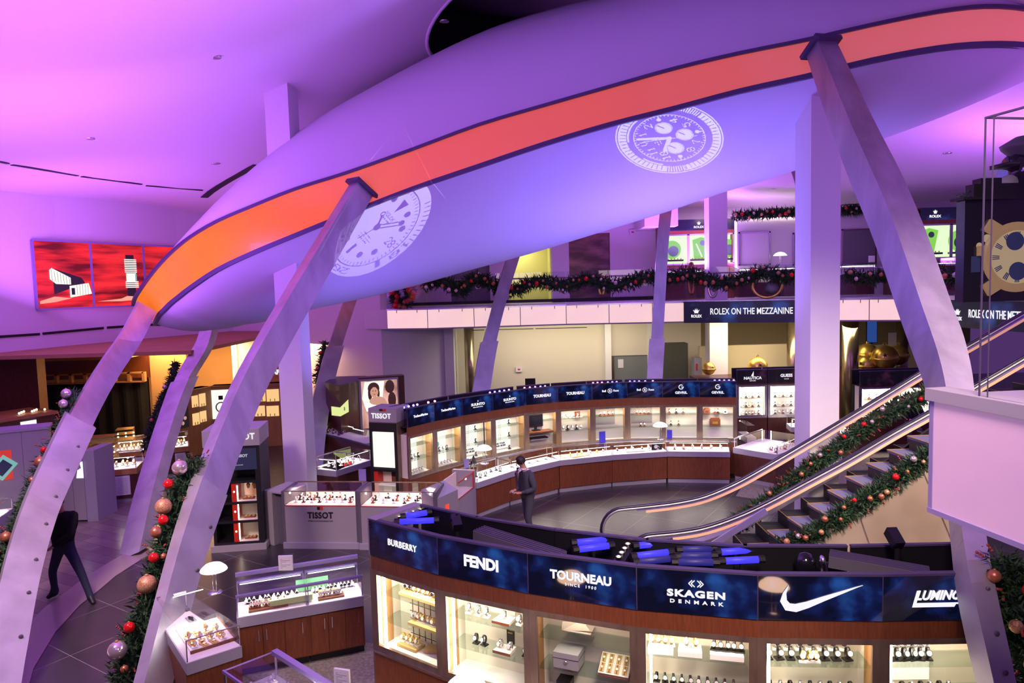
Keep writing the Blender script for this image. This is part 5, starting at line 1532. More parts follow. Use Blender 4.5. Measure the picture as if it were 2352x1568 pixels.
b = M('grey_laminate'); b.box(0, w, 0, .5, 0, .80); b.box(w, w + .10, 0, .5, 0, 1.16); obj('body', b, e)
b = M('clear_glass'); b.box(0, w, .005, .012, .80, 1.14); obj('glass_front', b, e)
b = M('red_plastic'); b.box(0, w, 0, .02, 1.13, 1.15); b.box(w - .02, w, -.004, .02, .8, 1.15); b.box(0, w, 0, .02, .79, .81); b.use('cream_panel'); b.box(.01, w - .01, .40, .42, .80, 1.12); b.box(.01, w, .02, .4, .80, .806); obj('trim', b, e)
b = M('spot_bulb', True); b.ball((w * .6, .05, 1.08), .022, 8); obj('bulb', b, e)

# ================================================================== GREY COUNTER WITH LAMP (seen from the staff side)
pr = PZ(836, 1391, .70); pl = PZ(545, 1443, .70)
w, az = fr(pl, pr)
pm = lerp(pl, pr, .545)
e1, T1, w1 = counter(pl, pm, .5, 'long staff-side glass counter with wooden doors, left half beside the domed lamp', group='two halves of the long staff-side counter', doors=3, top=1.14, deck=.84, over=.03, kick='black', tb='back', rail='lilac_metal')
e2, T2, w2 = counter(pm, pr, .5, 'long staff-side glass counter with wooden doors, right half ending at the front showcases', group='two halves of the long staff-side counter', doors=3, top=1.14, deck=.84, over=.03, kick='black', tb='back', rail='lilac_metal')
for (e, T, w, nm) in ((e1, T1, w1, 'left'), (e2, T2, w2, 'right')):
    b = M('lilac_metal'); b.add([(.0, .34, 1.27), (w, .34, 1.27), (w, .50, 1.20), (0, .50, 1.20), (0, .10, 1.13), (w, .10, 1.13)], []); b.bar((0, .46, 1.25), (w, .46, 1.25), .05, .05); b.bar((0, .02, 1.12), (w, .02, 1.12), .03, .03); obj('top_rail', b, e, 'lilac metal rail')
    b = M('shelf_glass'); b.add([(.01, .03, 1.14), (w - .01, .03, 1.14), (w - .01, .45, 1.24), (.01, .45, 1.24)], [(0, 1, 2, 3)]); obj('sloping_glass', b, e)
    b = M('wood'); b.box(.15, w - .25, .08, .24, .846, .87); o = obj('display_tray', b, None, 'orange-brown long riser in the %s half of the staff-side counter' % nm, 'display tray'); o.matrix_world = T
    if nm == 'left':
        b = M('green_pale_cloth'); b.poly([(.42, .10), (.98, .10), (.98, .20), (.42, .20)], .872, .95); obj('display_cushion', b, None, 'pale green cushion block in the left half of the staff-side counter', 'cushion').matrix_world = T
        b = M('green_rolex_card'); b.box(-.22, .22, -.004, .004, 0, .17); o = obj('sign_card', b, None, 'green card with a small gold crown leaning in the staff-side counter', 'card'); o.matrix_world = T @ Matrix.Translation((1.0, .38, .90))
    fill(T, w, .5, 12, 'watch on a riser in the %s half of the staff-side counter' % nm, ('gold', 'steel', 'brown'), z=.872, x0=.16, x1=w - .28, y0=.11, y1=.23, rows=1, s=.95, grp='watches in the staff-side counter')
    fill(T, w, .5, 12, 'watch in the back row of the %s half of the staff-side counter' % nm, ('steel', 'steel_dark'), z=.846, y0=.30, y1=.42, rows=1, s=1.1, grp='watches in the staff-side counter')
lp = PZ(487, 1368, 1.12)
e = lamp((lp.x, lp.y + .1, 1.12), 'white domed lamp at the left end of the staff-side counter, beside the steel rib', .92)
# perpendicular wing of the counter
pa, pb = PZ(430, 1551, .70), PZ(557, 1509, .70)
e3, T3, w3 = counter(pa, pb, 1.55, 'glass counter wing with a tray of gold watches, left of the staff-side counter', top=1.10, deck=.84, over=.05, kick='black', tb='back', ins=(.0, .25))
b = M('white_deck'); b.box(.10, .60, .20, .95, .848, .87); b.use('wood'); b.box(.09, .61, .18, .20, .846, .885); b.box(.60, .62, .18, .96, .846, .885); obj('display_tray', b, None, 'white tray with orange-brown edge in the counter wing', 'display tray').matrix_world = T3
for k in range(20):
    watch('flat_gold' if k % 3 else 'gold', T3 @ Vector((.16 + (k % 4) * .11, .28 + (k // 4) * .09, .872)), rot(T3), 'gold watch packed on the white tray in the counter wing', 'gold watches on the white tray', 1.05)
watch('flat_black', T3 @ Vector((.33, 1.15, .85)), rot(T3), 'dark watch on the deck at the back of the counter wing', 'watches in the staff-side counter', 1.3)
# bottom-edge counter
pa, pb = PZ(512, 1541, 1.08), PZ(745, 1572, 1.08); pc = PZ(630, 1496, 1.08)
e = empty('glass_counter', (pa.x, pa.y, 0), 0, 'glass counter with a broad lilac edge rail at the bottom edge of the view', 'display counter')
o_ = Vector((pa.x, pa.y, 0)); Q = [Vector((p.x, p.y, 0)) - o_ for p in (pa, pc, PZ(860, 1640, 1.08), PZ(740, 1700, 1.08))]
b = M('wood'); b.poly([(p.x, p.y) for p in Q], 0, .70); obj('base_cabinet', b, e)
b = M('apron_grey'); b.poly([(p.x, p.y) for p in Q], .70, .82); obj('apron', b, e)
b = M('display_grey'); b.poly([(p.x * .99, p.y * .99) for p in Q], .82, .826); obj('deck', b, e)
b = M('clear_glass'); b.poly([(p.x, p.y) for p in Q], 1.072, 1.08); obj('glass_top', b, e)
b = M('lilac_metal'); U = Vector((0, 0, 1.08)); b.bar(Q[1] + U, Q[2] + U, .07, .05); b.bar(Q[0] + U, Q[3] + U, .02, .03); b.bar(Q[0] + U, Q[1] + U, .012, .012); b.use('silver'); b.bar(Q[0] + Vector((.02, 0, .82)), Q[0] + Vector((.02, 0, 1.08)), .02, .02); b.bar(Q[1] + Vector((.02, -.02, .82)), Q[1] + Vector((.02, -.02, 1.08)), .02, .02); obj('edge_frame', b, e)
l_ = lerp(Q[0], Q[2], .5) + o_; strip_light(LT((l_.x, l_.y, 0), az), -.3, .3, 0, 1.06, 14, (1., .85, .8), 0., .3)
for k in range(14):
    u, v = (k % 4 + .7) / 4.6, (k // 4 + .6) / 6.5
    p = o_ + lerp(lerp(Q[0], Q[1], u), lerp(Q[3], Q[2], u), v)
    watch(('steel', 'steel_dark', 'flat')[k % 3], (p.x, p.y, .828), -.6, 'watch in the counter at the bottom edge of the view', 'watches in the bottom-edge counter', 1.1)
# price holders
def holder(p, lab, s=1.0, az=0.):
    e = empty('sign_holder', p, az, lab, 'sign holder')
    b = M('clear_glass'); b.box(-.09 * s, .09 * s, -.04, .04, 0, .27 * s); obj('acrylic_case', b, e)
    b = M('paper'); b.box(-.085 * s, .085 * s, -.015, .015, .08 * s, .26 * s)
    b.use('display_grey')
    for k in range(7): b.box(-.06 * s, (.01 + .05 * ((k * 7) % 3 - 1)) * s, -.016, -.015, (.11 + .018 * k) * s, (.116 + .018 * k) * s)
    obj('printed_sheet', b, e, 'white printed sheet')
h_ = PZ(658, 1322, 1.15); holder((h_.x, h_.y, 1.14), 'clear holder with a printed white sheet on the staff-side counter', 1.15)
h_ = PZ(788, 1600, 1.05); holder((h_.x, h_.y, 1.08), 'lilac-lit sheet holder at the bottom edge of the view', 1.0, -.3)

# counter in front of the front row (its lamps mirror in the glossy signs)
for k, (x0, y0, x1, y1, lab) in enumerate(((-1.2, 6.6, -.25, 6.05, 'glass counter under the lamp that peeks over the bottom edge of the view'),)):
    counter((x0, y0), (x1, y1), .5, lab, tube=False, group=None)
def mirrored(px, py, i, z):
    a, c = fpts[i], fpts[i + 1]
    n = Vector((c.y - a.y, -(c.x - a.x), 0)).normalized()
    d = ray(px, py); t = (a - CAM).dot(n) / d.dot(n); q = CAM + d * t
    r_ = d - n * 2 * d.dot(n); s_ = (z - q.z) / r_.z
    return q + r_ * s_
for (px, py, i, lab) in ((1314, 1316, 2, 'domed lamp on the left counter below the frame, mirrored in the third front sign'), (1776, 1332, 4, 'domed lamp on the right counter below the frame, mirrored in the fifth front sign')):
    q = mirrored(px, py, i, 1.47); lamp((q.x, q.y, 1.08), lab, .95, False)
    counter((q.x - .7, q.y - .3), (q.x + .6, q.y - .3), .55, 'glass counter below the frame carrying a ' + lab.split(',')[1].replace('mirrored in', 'lamp mirrored in').strip(), tube=False)
p = PZ(1070, 1552, 1.53); lamp((p.x, p.y, 1.08), 'white domed lamp whose top shows before the second front showcase', 1.0)

# ================================================================== ESCALATOR AND STAIRS
def seg_line(p0, hd):
    """plan line through p0 with heading (1, hd)"""
    return [(p0[0] - 3, p0[1] - 3 * hd), (p0[0] + 16, p0[1] + 16 * hd)]
lineB, lineA = seg_line((2.2, 11.5), -.06), seg_line((1.95, 12.9), -.06)
pxB = [(1500, 1225), (1560, 1219), (1620, 1208), (1690, 1184), (1760, 1152), (1850, 1104), (1950, 1050), (2045, 994), (2142, 940), (2250, 878), (2352, 818), (2460, 755)]
pxA = [(1432, 1165), (1500, 1158), (1560, 1150), (1620, 1136), (1690, 1106), (1760, 1067), (1850, 1014), (1950, 954), (2045, 896), (2120, 850), (2240, 781), (2352, 716), (2460, 653)]
railB = smooth_path([on_wall(x, y, lineB, 0) for x, y in pxB], 4)
railA = smooth_path([on_wall(x, y, lineA, 0) for x, y in pxA], 4)
def balustrade(e, rail, nm, lab, o_, lamp_side):
    r0 = rail[0]; d0 = Vector((1, -.06, 0)).normalized(); rad = .42
    loop = []
    for k in range(0, 13):
        a = R(270 - k * 15)   # from underneath round to the top
        loop.append(Vector((r0.x, r0.y, r0.z - rad)) + d0 * (rad * math.cos(a)) + Vector((0, 0, rad * math.sin(a))))
    path = loop[:-1] + rail
    yv = Vector((.06, 1, 0)).normalized()
    b = M('handrail_rubber', True); b.sweep([p - o_ for p in path], [(.035 * math.cos(t), .022 * math.sin(t)) for t in [i * math.pi / 4 for i in range(8)]], side=yv); obj(nm + '_handrail', b, e, 'dark rubber handrail')
    inner = []
    for i, p in enumerate(path):
        d = (path[min(i + 1, len(path) - 1)] - path[max(i - 1, 0)]).normalized(); n = d.cross(yv).normalized()
        if n.z < 0 and i > 12: n = -n
        inner.append((p, n))
    b = M('steel', True); b.sweep([p - n * .04 - o_ if i > 11 else p + (Vector((r0.x, r0.y, r0.z - rad)) - p).normalized() * .04 - o_ for i, (p, n) in enumerate(inner)], [(-.03, -.018), (.03, -.018), (.03, .018), (-.03, .018)], side=yv); obj(nm + '_guide', b, e, 'polished metal guide strip')
    b = M('lilac_metal'); b.sweep([p - n * .075 - o_ for (p, n) in inner[14:]], [(-.02, -.015), (.02, -.015), (.02, .015), (-.02, .015)], side=yv); obj(nm + '_trim', b, e)
    b = M('amber_trim'); b.sweep([p - n * .115 - o_ for (p, n) in inner[15:]], [(-.022, -.022), (.022, -.022), (.022, .022), (-.022, .022)], side=yv); obj(nm + '_glow_trim', b, e, 'orange strip, amber reflection painted as glow')
    b = M('clear_glass')
    pts = [(p - n * .10) for (p, n) in inner]
    low = []
    for i, p in enumerate(pts):
        base_z = max(.10, p.z - .78) if i > 12 else .10
        low.append(Vector((p.x, p.y, min(base_z, p.z))))
    for s0 in range(12, len(pts) - 1, 8):
        q = list(range(s0, min(s0 + 9, len(pts))))
        top_, bot = [pts[i] - o_ for i in q], [low[i] - o_ for i in q]
        n_ = len(q); vs = top_ + bot
        b = M('clear_glass'); b.add(vs, [(n_ + i, n_ + i + 1, i + 1, i) for i in range(n_ - 1)]); obj('glass_panel', b, e)
    b = M('steel'); n_ = len(pts) - 12
    b.sweep([low[i] - o_ for i in range(12, len(pts))], [(-.10, -.07), (.10, -.07), (.10, .02), (-.10, .02)], side=yv); obj(nm + '_skirt', b, e)
o_ = Vector((railB[0].x, railB[0].y, 0))
esc = empty('escalator', o_, 0, 'escalator rising to the right between two dark handrails with orange strips', 'escalator')
balustrade(esc, railB, 'near', '', o_, 1)
balustrade(esc, railA, 'far', '', o_, 1)
# moving steps between the two balustrades
def rail_z(rail, x):
    for a, c in zip(rail, rail[1:]):
        if a.x <= x <= c.x: return lerp(a.z, c.z, (x - a.x) / (c.x - a.x))
    return rail[-1].z if x > rail[-1].x else rail[0].z
x = 2.3; k = 0
while x < 12.0:
    z = max(.02, rail_z(railB, x + .2) - 1.02)
    b = M('black'); b.box(x, x + .40, 11.66 - .06 * (x - 2.2) - 0, 12.80 - .06 * (x - 2.2), max(0, z - .25), z); b.use('step_metal')
    for j in range(14): b.box(x, x + .40, 11.68 - .06 * (x - 2.2) + j * .08, 11.70 - .06 * (x - 2.2) + j * .08, z, z + .008)
    b.use('gold_edge'); b.box(x, x + .012, 11.66 - .06 * (x - 2.2), 12.80 - .06 * (x - 2.2), z - .01, z + .009)
    obj('step', b, esc, loc=-o_); x += .40; k += 1
b = M('step_metal'); b.box(1.2, 2.3, 11.55, 12.9, 0, .02); obj('landing_plate', b, esc, loc=-o_)

# stairs beside the escalator
st = [(1762, 1217.6), (1808, 1187), (1854.6, 1156), (1901, 1125), (1941.5, 1093.7), (1989.6, 1063), (2037.7, 1032.6), (2084, 1001)]
stairs = empty('staircase', PD(1762, 1217, 10.95).to_2d().to_3d(), 0, 'carpeted staircase with gold-edged treads between the escalator and the bronze cladding', 'staircase')
so = stairs.location.copy()
for i, (x, y) in enumerate([(1716, 1249)] + st):
    p = PD(x, y, 10.95)
    b = M('tread_carpet'); b.poly([(p.x, p.y), (p.x + .36, p.y + .01), (p.x + .48, p.y - .22), (p.x + .44, p.y - .60), (p.x + .06, p.y - .60)], p.z - .04, p.z)
    b.use('gold_edge')
    P = [Vector((p.x + .05, p.y - .60, p.z)), Vector((p.x, p.y, p.z)), Vector((p.x + .36, p.y + .01, p.z)), Vector((p.x + .48, p.y - .22, p.z))]
    for a, c in zip(P, P[1:]): b.bar(a, c, .018, .014)
    obj('tread', b, stairs, loc=-so)
    b = M('black'); b.box(p.x + .02, p.x + .40, p.y - .58, p.y - .02, max(0, p.z - .9), p.z - .045); obj('riser', b, stairs, loc=-so)
b = M('black'); p, q = PD(1700, 1262, 11.05), PD(2150, 960, 11.05)
b.add([(p.x, p.y, 0), (q.x, q.y, 0), (q.x, q.y, q.z - .1), (p.x, p.y, p.z - .3), (p.x, p.y + .05, 0), (q.x, q.y + .05, 0), (q.x, q.y + .05, q.z - .1), (p.x, p.y + .05, p.z - .3)], [(0, 1, 2, 3), (5, 4, 7, 6), (3, 2, 6, 7), (0, 3, 7, 4), (1, 5, 6, 2)]); obj('side_board', b, stairs, loc=-so)
b = M('lilac_metal'); b.bar(PD(1560, 1300, 11.2), PD(1760, 1172, 11.2), .03, .10); obj('lower_stringer', b, stairs, loc=-so)
# bronze cladding in front of the stairs
top = [(1805, 1262), (1860, 1232), (1935, 1190), (2010, 1142), (2080, 1098), (2142, 1052), (2260, 980)]
b = M('bronze_cladding')
P = [PD(x, y, 10.15) for x, y in top]
for i in range(len(P) - 1):
    a, c = P[i], P[i + 1]
    b.add([(a.x, a.y, 0), (c.x, c.y, 0), c, a, (a.x, a.y + .12, 0), (c.x, c.y + .12, 0), c + Vector((0, .12, 0)), a + Vector((0, .12, 0))], [(0, 1, 2, 3), (5, 4, 7, 6), (3, 2, 6, 7)])
obj('metal_cladding', b, None, 'brushed bronze metal cladding below the stair garland', 'cladding')
cl = bpy.data.objects['metal_cladding']
for (x0, y0, x1, y1) in ((1968, 1165, 2017, 1246), (2118, 1075, 2190, 1190)):
    b = M('silver'); b.bar(PD(x0, y0, 10.14), PD(x1, y1 + 60, 10.14), .006, .004, up=(0, 1, 0)); obj('joint_strip', b, cl)

# ================================================================== GARLANDS
def garland(path, r, n, label, baubles, leaf=.07, seed=1, berries=0):
    rnd = random.Random(seed)
    P = smooth_path([Vector(p) for p in path], 6)
    o_ = P[0].copy()
    e = empty('garland', o_, 0, label, 'garland')
    L = [0]
    for a, c in zip(P, P[1:]): L.append(L[-1] + (c - a).length)
    def at(s):
        s = s * L[-1]
        for i in range(len(L) - 1):
            if s <= L[i + 1]: return lerp(P[i], P[i + 1], (s - L[i]) / max(1e-6, L[i + 1] - L[i])), (P[i + 1] - P[i]).normalized()
        return P[-1].copy(), (P[-1] - P[-2]).normalized()
    b = M('needles')
    vs, fs = [], []
    for k in range(n):
        p, d = at(rnd.random())
        v = Vector((rnd.gauss(0, 1), rnd.gauss(0, 1), rnd.gauss(0, 1))); v -= d * v.dot(d) * .7; v.normalize()
        q = p + v * r * rnd.uniform(.05, .8) * (1 + .25 * math.sin(k * .01)) - o_
        t = (v + Vector((rnd.gauss(0, .5), rnd.gauss(0, .5), rnd.gauss(0, .5)))).normalized() * leaf * rnd.uniform(.6, 1.4)
        s_ = t.cross(Vector((rnd.gauss(0, 1), rnd.gauss(0, 1), rnd.gauss(0, 1)))).normalized() * leaf * .16
        i = len(vs); vs += [q - s_, q + s_, q + t]; fs.append((i, i + 1, i + 2))
    b.add(vs, fs)
    b.smooth = True; b.tube([p - o_ for p in P[::2]], r * .42, 8)
    fo = obj('greenery', b, e, kind='stuff')
    for (s, m, rr, side) in baubles:
        p, d = at(s)
        v = CAM - p; v -= d * v.dot(d); v.normalize()
        w_ = v.cross(d).normalized()
        q = p + v * r * .95 - w_ * r * side - o_
        bb = M(m, True); bb.ball(q, rr, 14); bb.use('gold_edge'); bb.lathe([(rr * .18, rr * .96), (rr * .18, rr * 1.12)], q, 8); obj('bauble', bb, e, {'red_bauble': 'red bauble', 'pearl_bauble': 'pearly bauble', 'copper_bauble': 'copper bauble', 'glitter_bauble': 'glittery bronze bauble'}[m])
    if berries:
        bb = M('red_berry', True)
        for k in range(berries):
            p, d = at(rnd.random()); v = Vector((rnd.gauss(0, 1), rnd.gauss(0, 1), rnd.gauss(0, 1))).normalized(); q = p + v * r * rnd.uniform(.8, 1.3) - o_
            for j in range(3): bb.ball(q + v * .03 * j, .014, 6)
        obj('berry_sprays', bb, e, kind='stuff')
    return e
def auto(n, seed, rr=(.03, .05), mats=('red_bauble', 'copper_bauble', 'pearl_bauble', 'copper_bauble', 'glitter_bauble')):
    rnd = random.Random(seed)
    return [((k + rnd.uniform(.2, .8)) / n, rnd.choice(mats), rnd.uniform(*rr), rnd.uniform(-.6, .6)) for k in range(n)]
def D2(P): return [PD(*q) for q in P]
# the big one up the rib, left of centre
garland(D2([(462, 1060, 11.4), (425, 1120, 11.1), (405, 1190, 10.7), (382, 1270, 10.2), (358, 1350, 9.8), (330, 1440, 9.3), (300, 1520, 8.9), (285, 1600, 8.6)]), .24, 9000, 'thick dark green garland with large baubles up the left side of the large rib',
        [(.08, 'pearl_bauble', .12, .9), (.16, 'red_bauble', .075, 1.0), (.27, 'glitter_bauble', .12, .9), (.34, 'red_bauble', .075, .7), (.50, 'red_bauble', .07, .6), (.49, 'copper_bauble', .045, .1), (.62, 'glitter_bauble', .13, .5), (.80, 'red_bauble', .07, .7), (.88, 'pearl_bauble', .12, .8), (.40, 'copper_bauble', .08, .9), (.93, 'copper_bauble', .05, .2)], .10, 3, 60)
garland(D2([(172, 905, 13.6), (165, 940, 13.2), (140, 1000, 12.8), (105, 1070, 12.3), (70, 1150, 11.6), (35, 1230, 10.9), (10, 1290, 10.4), (-20, 1360, 9.9)]), .18, 4500, 'garland with red and pearly baubles behind the leftmost rib',
        [(.06, 'pearl_bauble', .09, .8), (.16, 'red_bauble', .07, -.3), (.12, 'pearl_bauble', .08, .9), (.34, 'red_bauble', .05, .8), (.40, 'copper_bauble', .09, .6), (.62, 'pearl_bauble', .08, .1), (.80, 'copper_bauble', .08, .6), (.5, 'copper_bauble', .05, .6)], .10, 4, 40)
garland(D2([(405, 832, 18.6), (392, 880, 18.2), (375, 920, 17.8), (350, 985, 17.0), (335, 1030, 16.4)]), .12, 1500, 'thin garland up the left side of the rib on the stone walkway', [(.3, 'pearl_bauble', .06, .8), (.7, 'copper_bauble', .05, .7)], .12, 5)
garland(D2([(746, 785, 22.4), (738, 830, 22.0), (728, 880, 21.4)]), .14, 500, 'short garland tuft high on the rib right of the left column', [(.3, 'red_bauble', .05, .5), (.7, 'copper_bauble', .06, .5)], .13, 6)
garland(D2([(1113, 795, 22.9), (1106, 850, 22.5), (1100, 900, 22.2)]), .12, 500, 'short garland strip behind the rib right of the brass pipe', [(.5, 'copper_bauble', .05, .5)], .12, 7)
garland(D2([(2300, 1285, 6.0), (2318, 1350, 5.9), (2345, 1430, 5.8), (2368, 1500, 5.7), (2400, 1620, 5.5)]), .20, 6500, 'broad garland right of the right rib, under the frosted balcony panel', [(.12, 'copper_bauble', .055, .4), (.22, 'red_bauble', .06, -.7), (.45, 'glitter_bauble', .055, .2), (.75, 'copper_bauble', .055, .1)], .07, 8, 30)
# swag along the mezzanine railing
sw = []
for (x, y) in ((1035, 655), (1060, 668), (1085, 640), (1115, 645), (1150, 662), (1190, 665), (1230, 645), (1270, 652), (1310, 655), (1350, 640), (1400, 655), (1440, 650), (1490, 635), (1530, 640), (1570, 628), (1610, 638), (1660, 650), (1710, 640), (1750, 625), (1800, 635), (1840, 630)):
    q = on_wall(x, y, [(p[0], p[1] - .02) for p in fp], .12); sw.append(q)
garland([on_wall(975, 655, fp, .12), on_wall(1005, 645, fp, .12)] + sw[0:], .26, 9000, 'long garland with red and copper baubles swagged along the mezzanine railing', auto(60, 11, (.045, .075), ('copper_bauble', 'red_bauble', 'copper_bauble', 'glitter_bauble', 'pearl_bauble')), .16, 9)
garland([on_wall(x, y, fp, .12) for x, y in ((1940, 630), (1990, 640), (2040, 632), (2100, 640), (2160, 628), (2230, 640))], .24, 2500, 'garland on the mezzanine railing right of the right white column', auto(14, 12, (.05, .08)), .15, 10)
garland([PD(x, y, 25.0) for x, y in ((905, 668), (908, 690), (922, 700), (938, 690), (942, 662), (930, 648))], .18, 2500, 'round garland cluster at the left end of the mezzanine railing', auto(16, 13, (.07, .11), ('copper_bauble', 'copper_bauble', 'red_bauble')), .14, 11)
garland([PD(x, y, 26.08) for x, y in ((1683, 497), (1710, 494), (1760, 491), (1800, 488), (1845, 486))], .16, 1800, 'garland along the top of the mezzanine store wall, left of the right column', auto(12, 14, (.05, .07)), .16, 12)
garland([PD(x, y, 26.15) for x, y in ((1930, 485), (1965, 481), (2005, 479))], .15, 900, 'garland along the top of the mezzanine store wall, right of the right column', auto(6, 15, (.05, .07)), .16, 13)
# beside the escalator and down the stair edge
ga = []
for x, y in ((1682, 1208), (1720, 1182), (1765, 1150), (1810, 1115), (1860, 1075), (1910, 1040), (1960, 1000), (2010, 965), (2060, 935), (2110, 915), (2150, 890)):
    ga.append(on_wall(x, y, [(a[0], a[1] + .12) for a in lineA], 0))
garland(ga, .16, 6000, 'garland with red berries climbing along the far side of the escalator', auto(16, 16, (.03, .055), ('red_bauble', 'pearl_bauble', 'copper_bauble')), .11, 14, 120)
gb = [PD(x, y, 10.2) for x, y in ((1790, 1254), (1850, 1238), (1900, 1205), (1950, 1172), (2000, 1140), (2050, 1105), (2100, 1070), (2140, 1045), (2200, 1010))]
garland(gb, .15, 6500, 'garland with large gold and red baubles along the stair edge above the bronze cladding', auto(18, 17, (.025, .048), ('red_bauble', 'copper_bauble', 'glitter_bauble', 'copper_bauble', 'pearl_bauble')), .09, 15, 30)

# ================================================================== NEAR BALCONY ON THE RIGHT
pA, pB = PZ(2137, 905, 4.4), PZ(2352, 945, 4.4)
d = (pB - pA); d.z = 0; d.normalize()
L_ = 3.2; az = math.atan2(d.y, d.x)
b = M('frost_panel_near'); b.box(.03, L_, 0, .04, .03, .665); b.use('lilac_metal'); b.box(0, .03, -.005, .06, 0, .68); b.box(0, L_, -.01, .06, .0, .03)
b.use('apron_grey'); b.box(-.02, L_, -.02, .14, .665, .735)
o = struct('trim_near_fascia', b); o.matrix_world = LT((pA.x, pA.y, 3.70), az)
n_ = Vector((-d.y, d.x, 0))
b = M('apron_grey')
c0, c1 = pA + n_ * .05, pA + d * L_ + n_ * .05
c0n = Vector((c0.x, c0.y)); 
b.poly([(c0.x, c0.y), (c1.x, c1.y), (7.5, c1.y), (7.5, c0.y + .4)], 3.74, 4.40); struct('floor_near_balcony', b)
# glass vitrine standing on it, with a dark model locomotive over a watch poster
v0 = PZ(2228, 917, 4.42)
e = empty('glass_vitrine', (v0.x, v0.y, 4.435), az, 'tall glass vitrine on the near balcony at the right edge', 'vitrine')
def vp(x, y, D):
    return PD(x, y, D)
b = M('vitrine_glass'); b.box(0, 1.9, .06, .075, 0, 1.47); obj('glass_front', b, e)
b = M('vitrine_glass'); b.box(0, .012, .075, 1.2, 0, 1.47); obj('glass_end', b, e)
b = M('edge_metal'); b.box(-.004, .003, .055, .062, 0, 1.47); b.box(.05, .053, .055, .062, 0, 1.47); b.box(-.008, 1.9, .058, .072, 1.465, 1.475); b.box(-.008, .006, .06, 1.2, 1.465, 1.475); obj('edge_strip', b, e)
DV = 5.2
def rp(x0, y0, x1, y1, D=DV):
    a, c = PD(x0, y1, D), PD(x1, y0, D); return a.x, c.x, a.z, c.z
x0, x1, z0, z1 = rp(2212, 450, 2560, 694)
e = empty('poster_box', (x0, DV, 4.40), 0, 'black box with a large picture of a gold watch, seen through the vitrine', 'advertisement')
H0 = z0 - 4.40
b = M('black_gloss'); b.box(0, x1 - x0, 0, .10, H0, z1 - 4.4); b.use('black'); b.box(.55, x1 - x0, .02, .10, 0, H0); b.box(-.03, x1 - x0, -.03, .13, z1 - 4.4, z1 - 4.38); obj('case', b, e)
pc_ = PD(2335, 590, DV); cx_, cz_ = pc_.x - x0, pc_.z - 4.4
k_ = .8 * DV / 1650
b = M('gold_picture', True); b.lathe([(100 * k_, 0), (100 * k_, .004), (80 * k_, .006), (78 * k_, .004), (0, .004)], (cx_, 0, cz_), 40, (0, -1, 0)); obj('watch_bezel', b, e, 'gold watch case')
b = M('cream_picture'); b.lathe([(76 * k_, .008), (0, .008)], (cx_, 0, cz_), 40, (0, -1, 0), False); obj('watch_dial', b, e)
b = M('navy_picture')
b.lathe([(26 * k_, .010), (0, .010)], (cx_ - 8 * k_, 0, cz_ + 45 * k_), 24, (0, -1, 0), False); b.lathe([(26 * k_, .010), (0, .010)], (cx_ + 2 * k_, 0, cz_ - 40 * k_), 24, (0, -1, 0), False)
for k in range(12):
    a = k * math.pi / 6
    for j in (-1, 0, 1): b.bar((cx_ + 52 * k_ * math.cos(a + j * .07), -.009, cz_ + 52 * k_ * math.sin(a + j * .07)), (cx_ + 72 * k_ * math.cos(a + j * .07), -.009, cz_ + 72 * k_ * math.sin(a + j * .07)), .004, .006)
obj('watch_subdials', b, e, 'navy subdials and numerals')
b = M('gold_picture')
for sx_, sz_ in ((-60, 75), (-60, -75)): b.bar((cx_ + sx_ * k_, -.003, cz_ + sz_ * k_), (cx_ + sx_ * 1.5 * k_, -.003, cz_ + sz_ * 1.25 * k_), .05, .09)
b.bar((cx_ - 115 * k_, -.004, cz_ + 20 * k_), (cx_ - 98 * k_, -.004, cz_ + 20 * k_), .05, .07)
b.use('navy_picture'); b.box(cx_ - 130 * k_, cx_ - 104 * k_, -.002, 0, cz_ - 40 * k_, cz_ + 5 * k_)
obj('watch_lugs', b, e)
b = M('cream_picture'); b.lathe([(12 * k_, .002), (0, .003)], (cx_ - 86 * k_, 0, cz_ + 55 * k_), 16, (0, -1, 0)); b.lathe([(9 * k_, .002), (0, .003)], (cx_ - 108 * k_, 0, cz_ + 35 * k_), 16, (0, -1, 0)); obj('small_watch_picture', b, e)
lo_ = PD(2300, 448, DV + .12)
e = empty('model_locomotive', (x0 + .1, DV + .06, z1 + .02), 0, 'dark model locomotive with a round lamp on top of the black poster box', 'model train')
def lc(x, y): q = PD(x, y, DV + .2); return Vector((q.x - (x0 + .1), .14, q.z - (z1 + .02)))
b = M('black_gloss', True); p = lc(2352, 400); b.tube([p + Vector((-.10, 0, 0)), p + Vector((.7, 0, 0))], .15, 20); b.use('black'); b.smooth = False; b.box(.0, 1.0, 0, .1, .0, .10); b.box(0.05, .2, .0, .1, .1, .14); obj('boiler', b, e)
b = M('display_grey', True); q = lc(2307, 424); b.lathe([(.062, -.03), (.066, .0), (.055, .02), (0, .024)], q + Vector((0, -.05, 0)), 20, (-.35, -1, 0)); obj('round_lamp', b, e, 'round pale lamp')
b = M('dark_laminate', True); q = lc(2340, 380); b.lathe([(.06, 0), (.06, .05), (.15, .14), (.16, .17), (.06, .23), (0, .24)], (q.x + .04, .14, q.z - .02), 12); b.use('black'); b.bar((q.x - .15, .14, q.z), (q.x + .3, .14, q.z + .02), .2, .03); obj('chimney', b, e, 'flared chimney')
b = M('needles'); 
rnd = random.Random(5)
for k in range(260):
    p = Vector((-.02 + rnd.random() * .25, .02 + rnd.random() * .2, .0 + rnd.random() * .05)); t = Vector((rnd.gauss(0, 1), rnd.gauss(0, 1), abs(rnd.gauss(0, 1)))).normalized() * .03; s_ = t.cross(Vector((1, 0, .3))).normalized() * .005; b.add([p - s_, p + s_, p + t], [(0, 1, 2)])
obj('moss', b, e, kind='stuff')

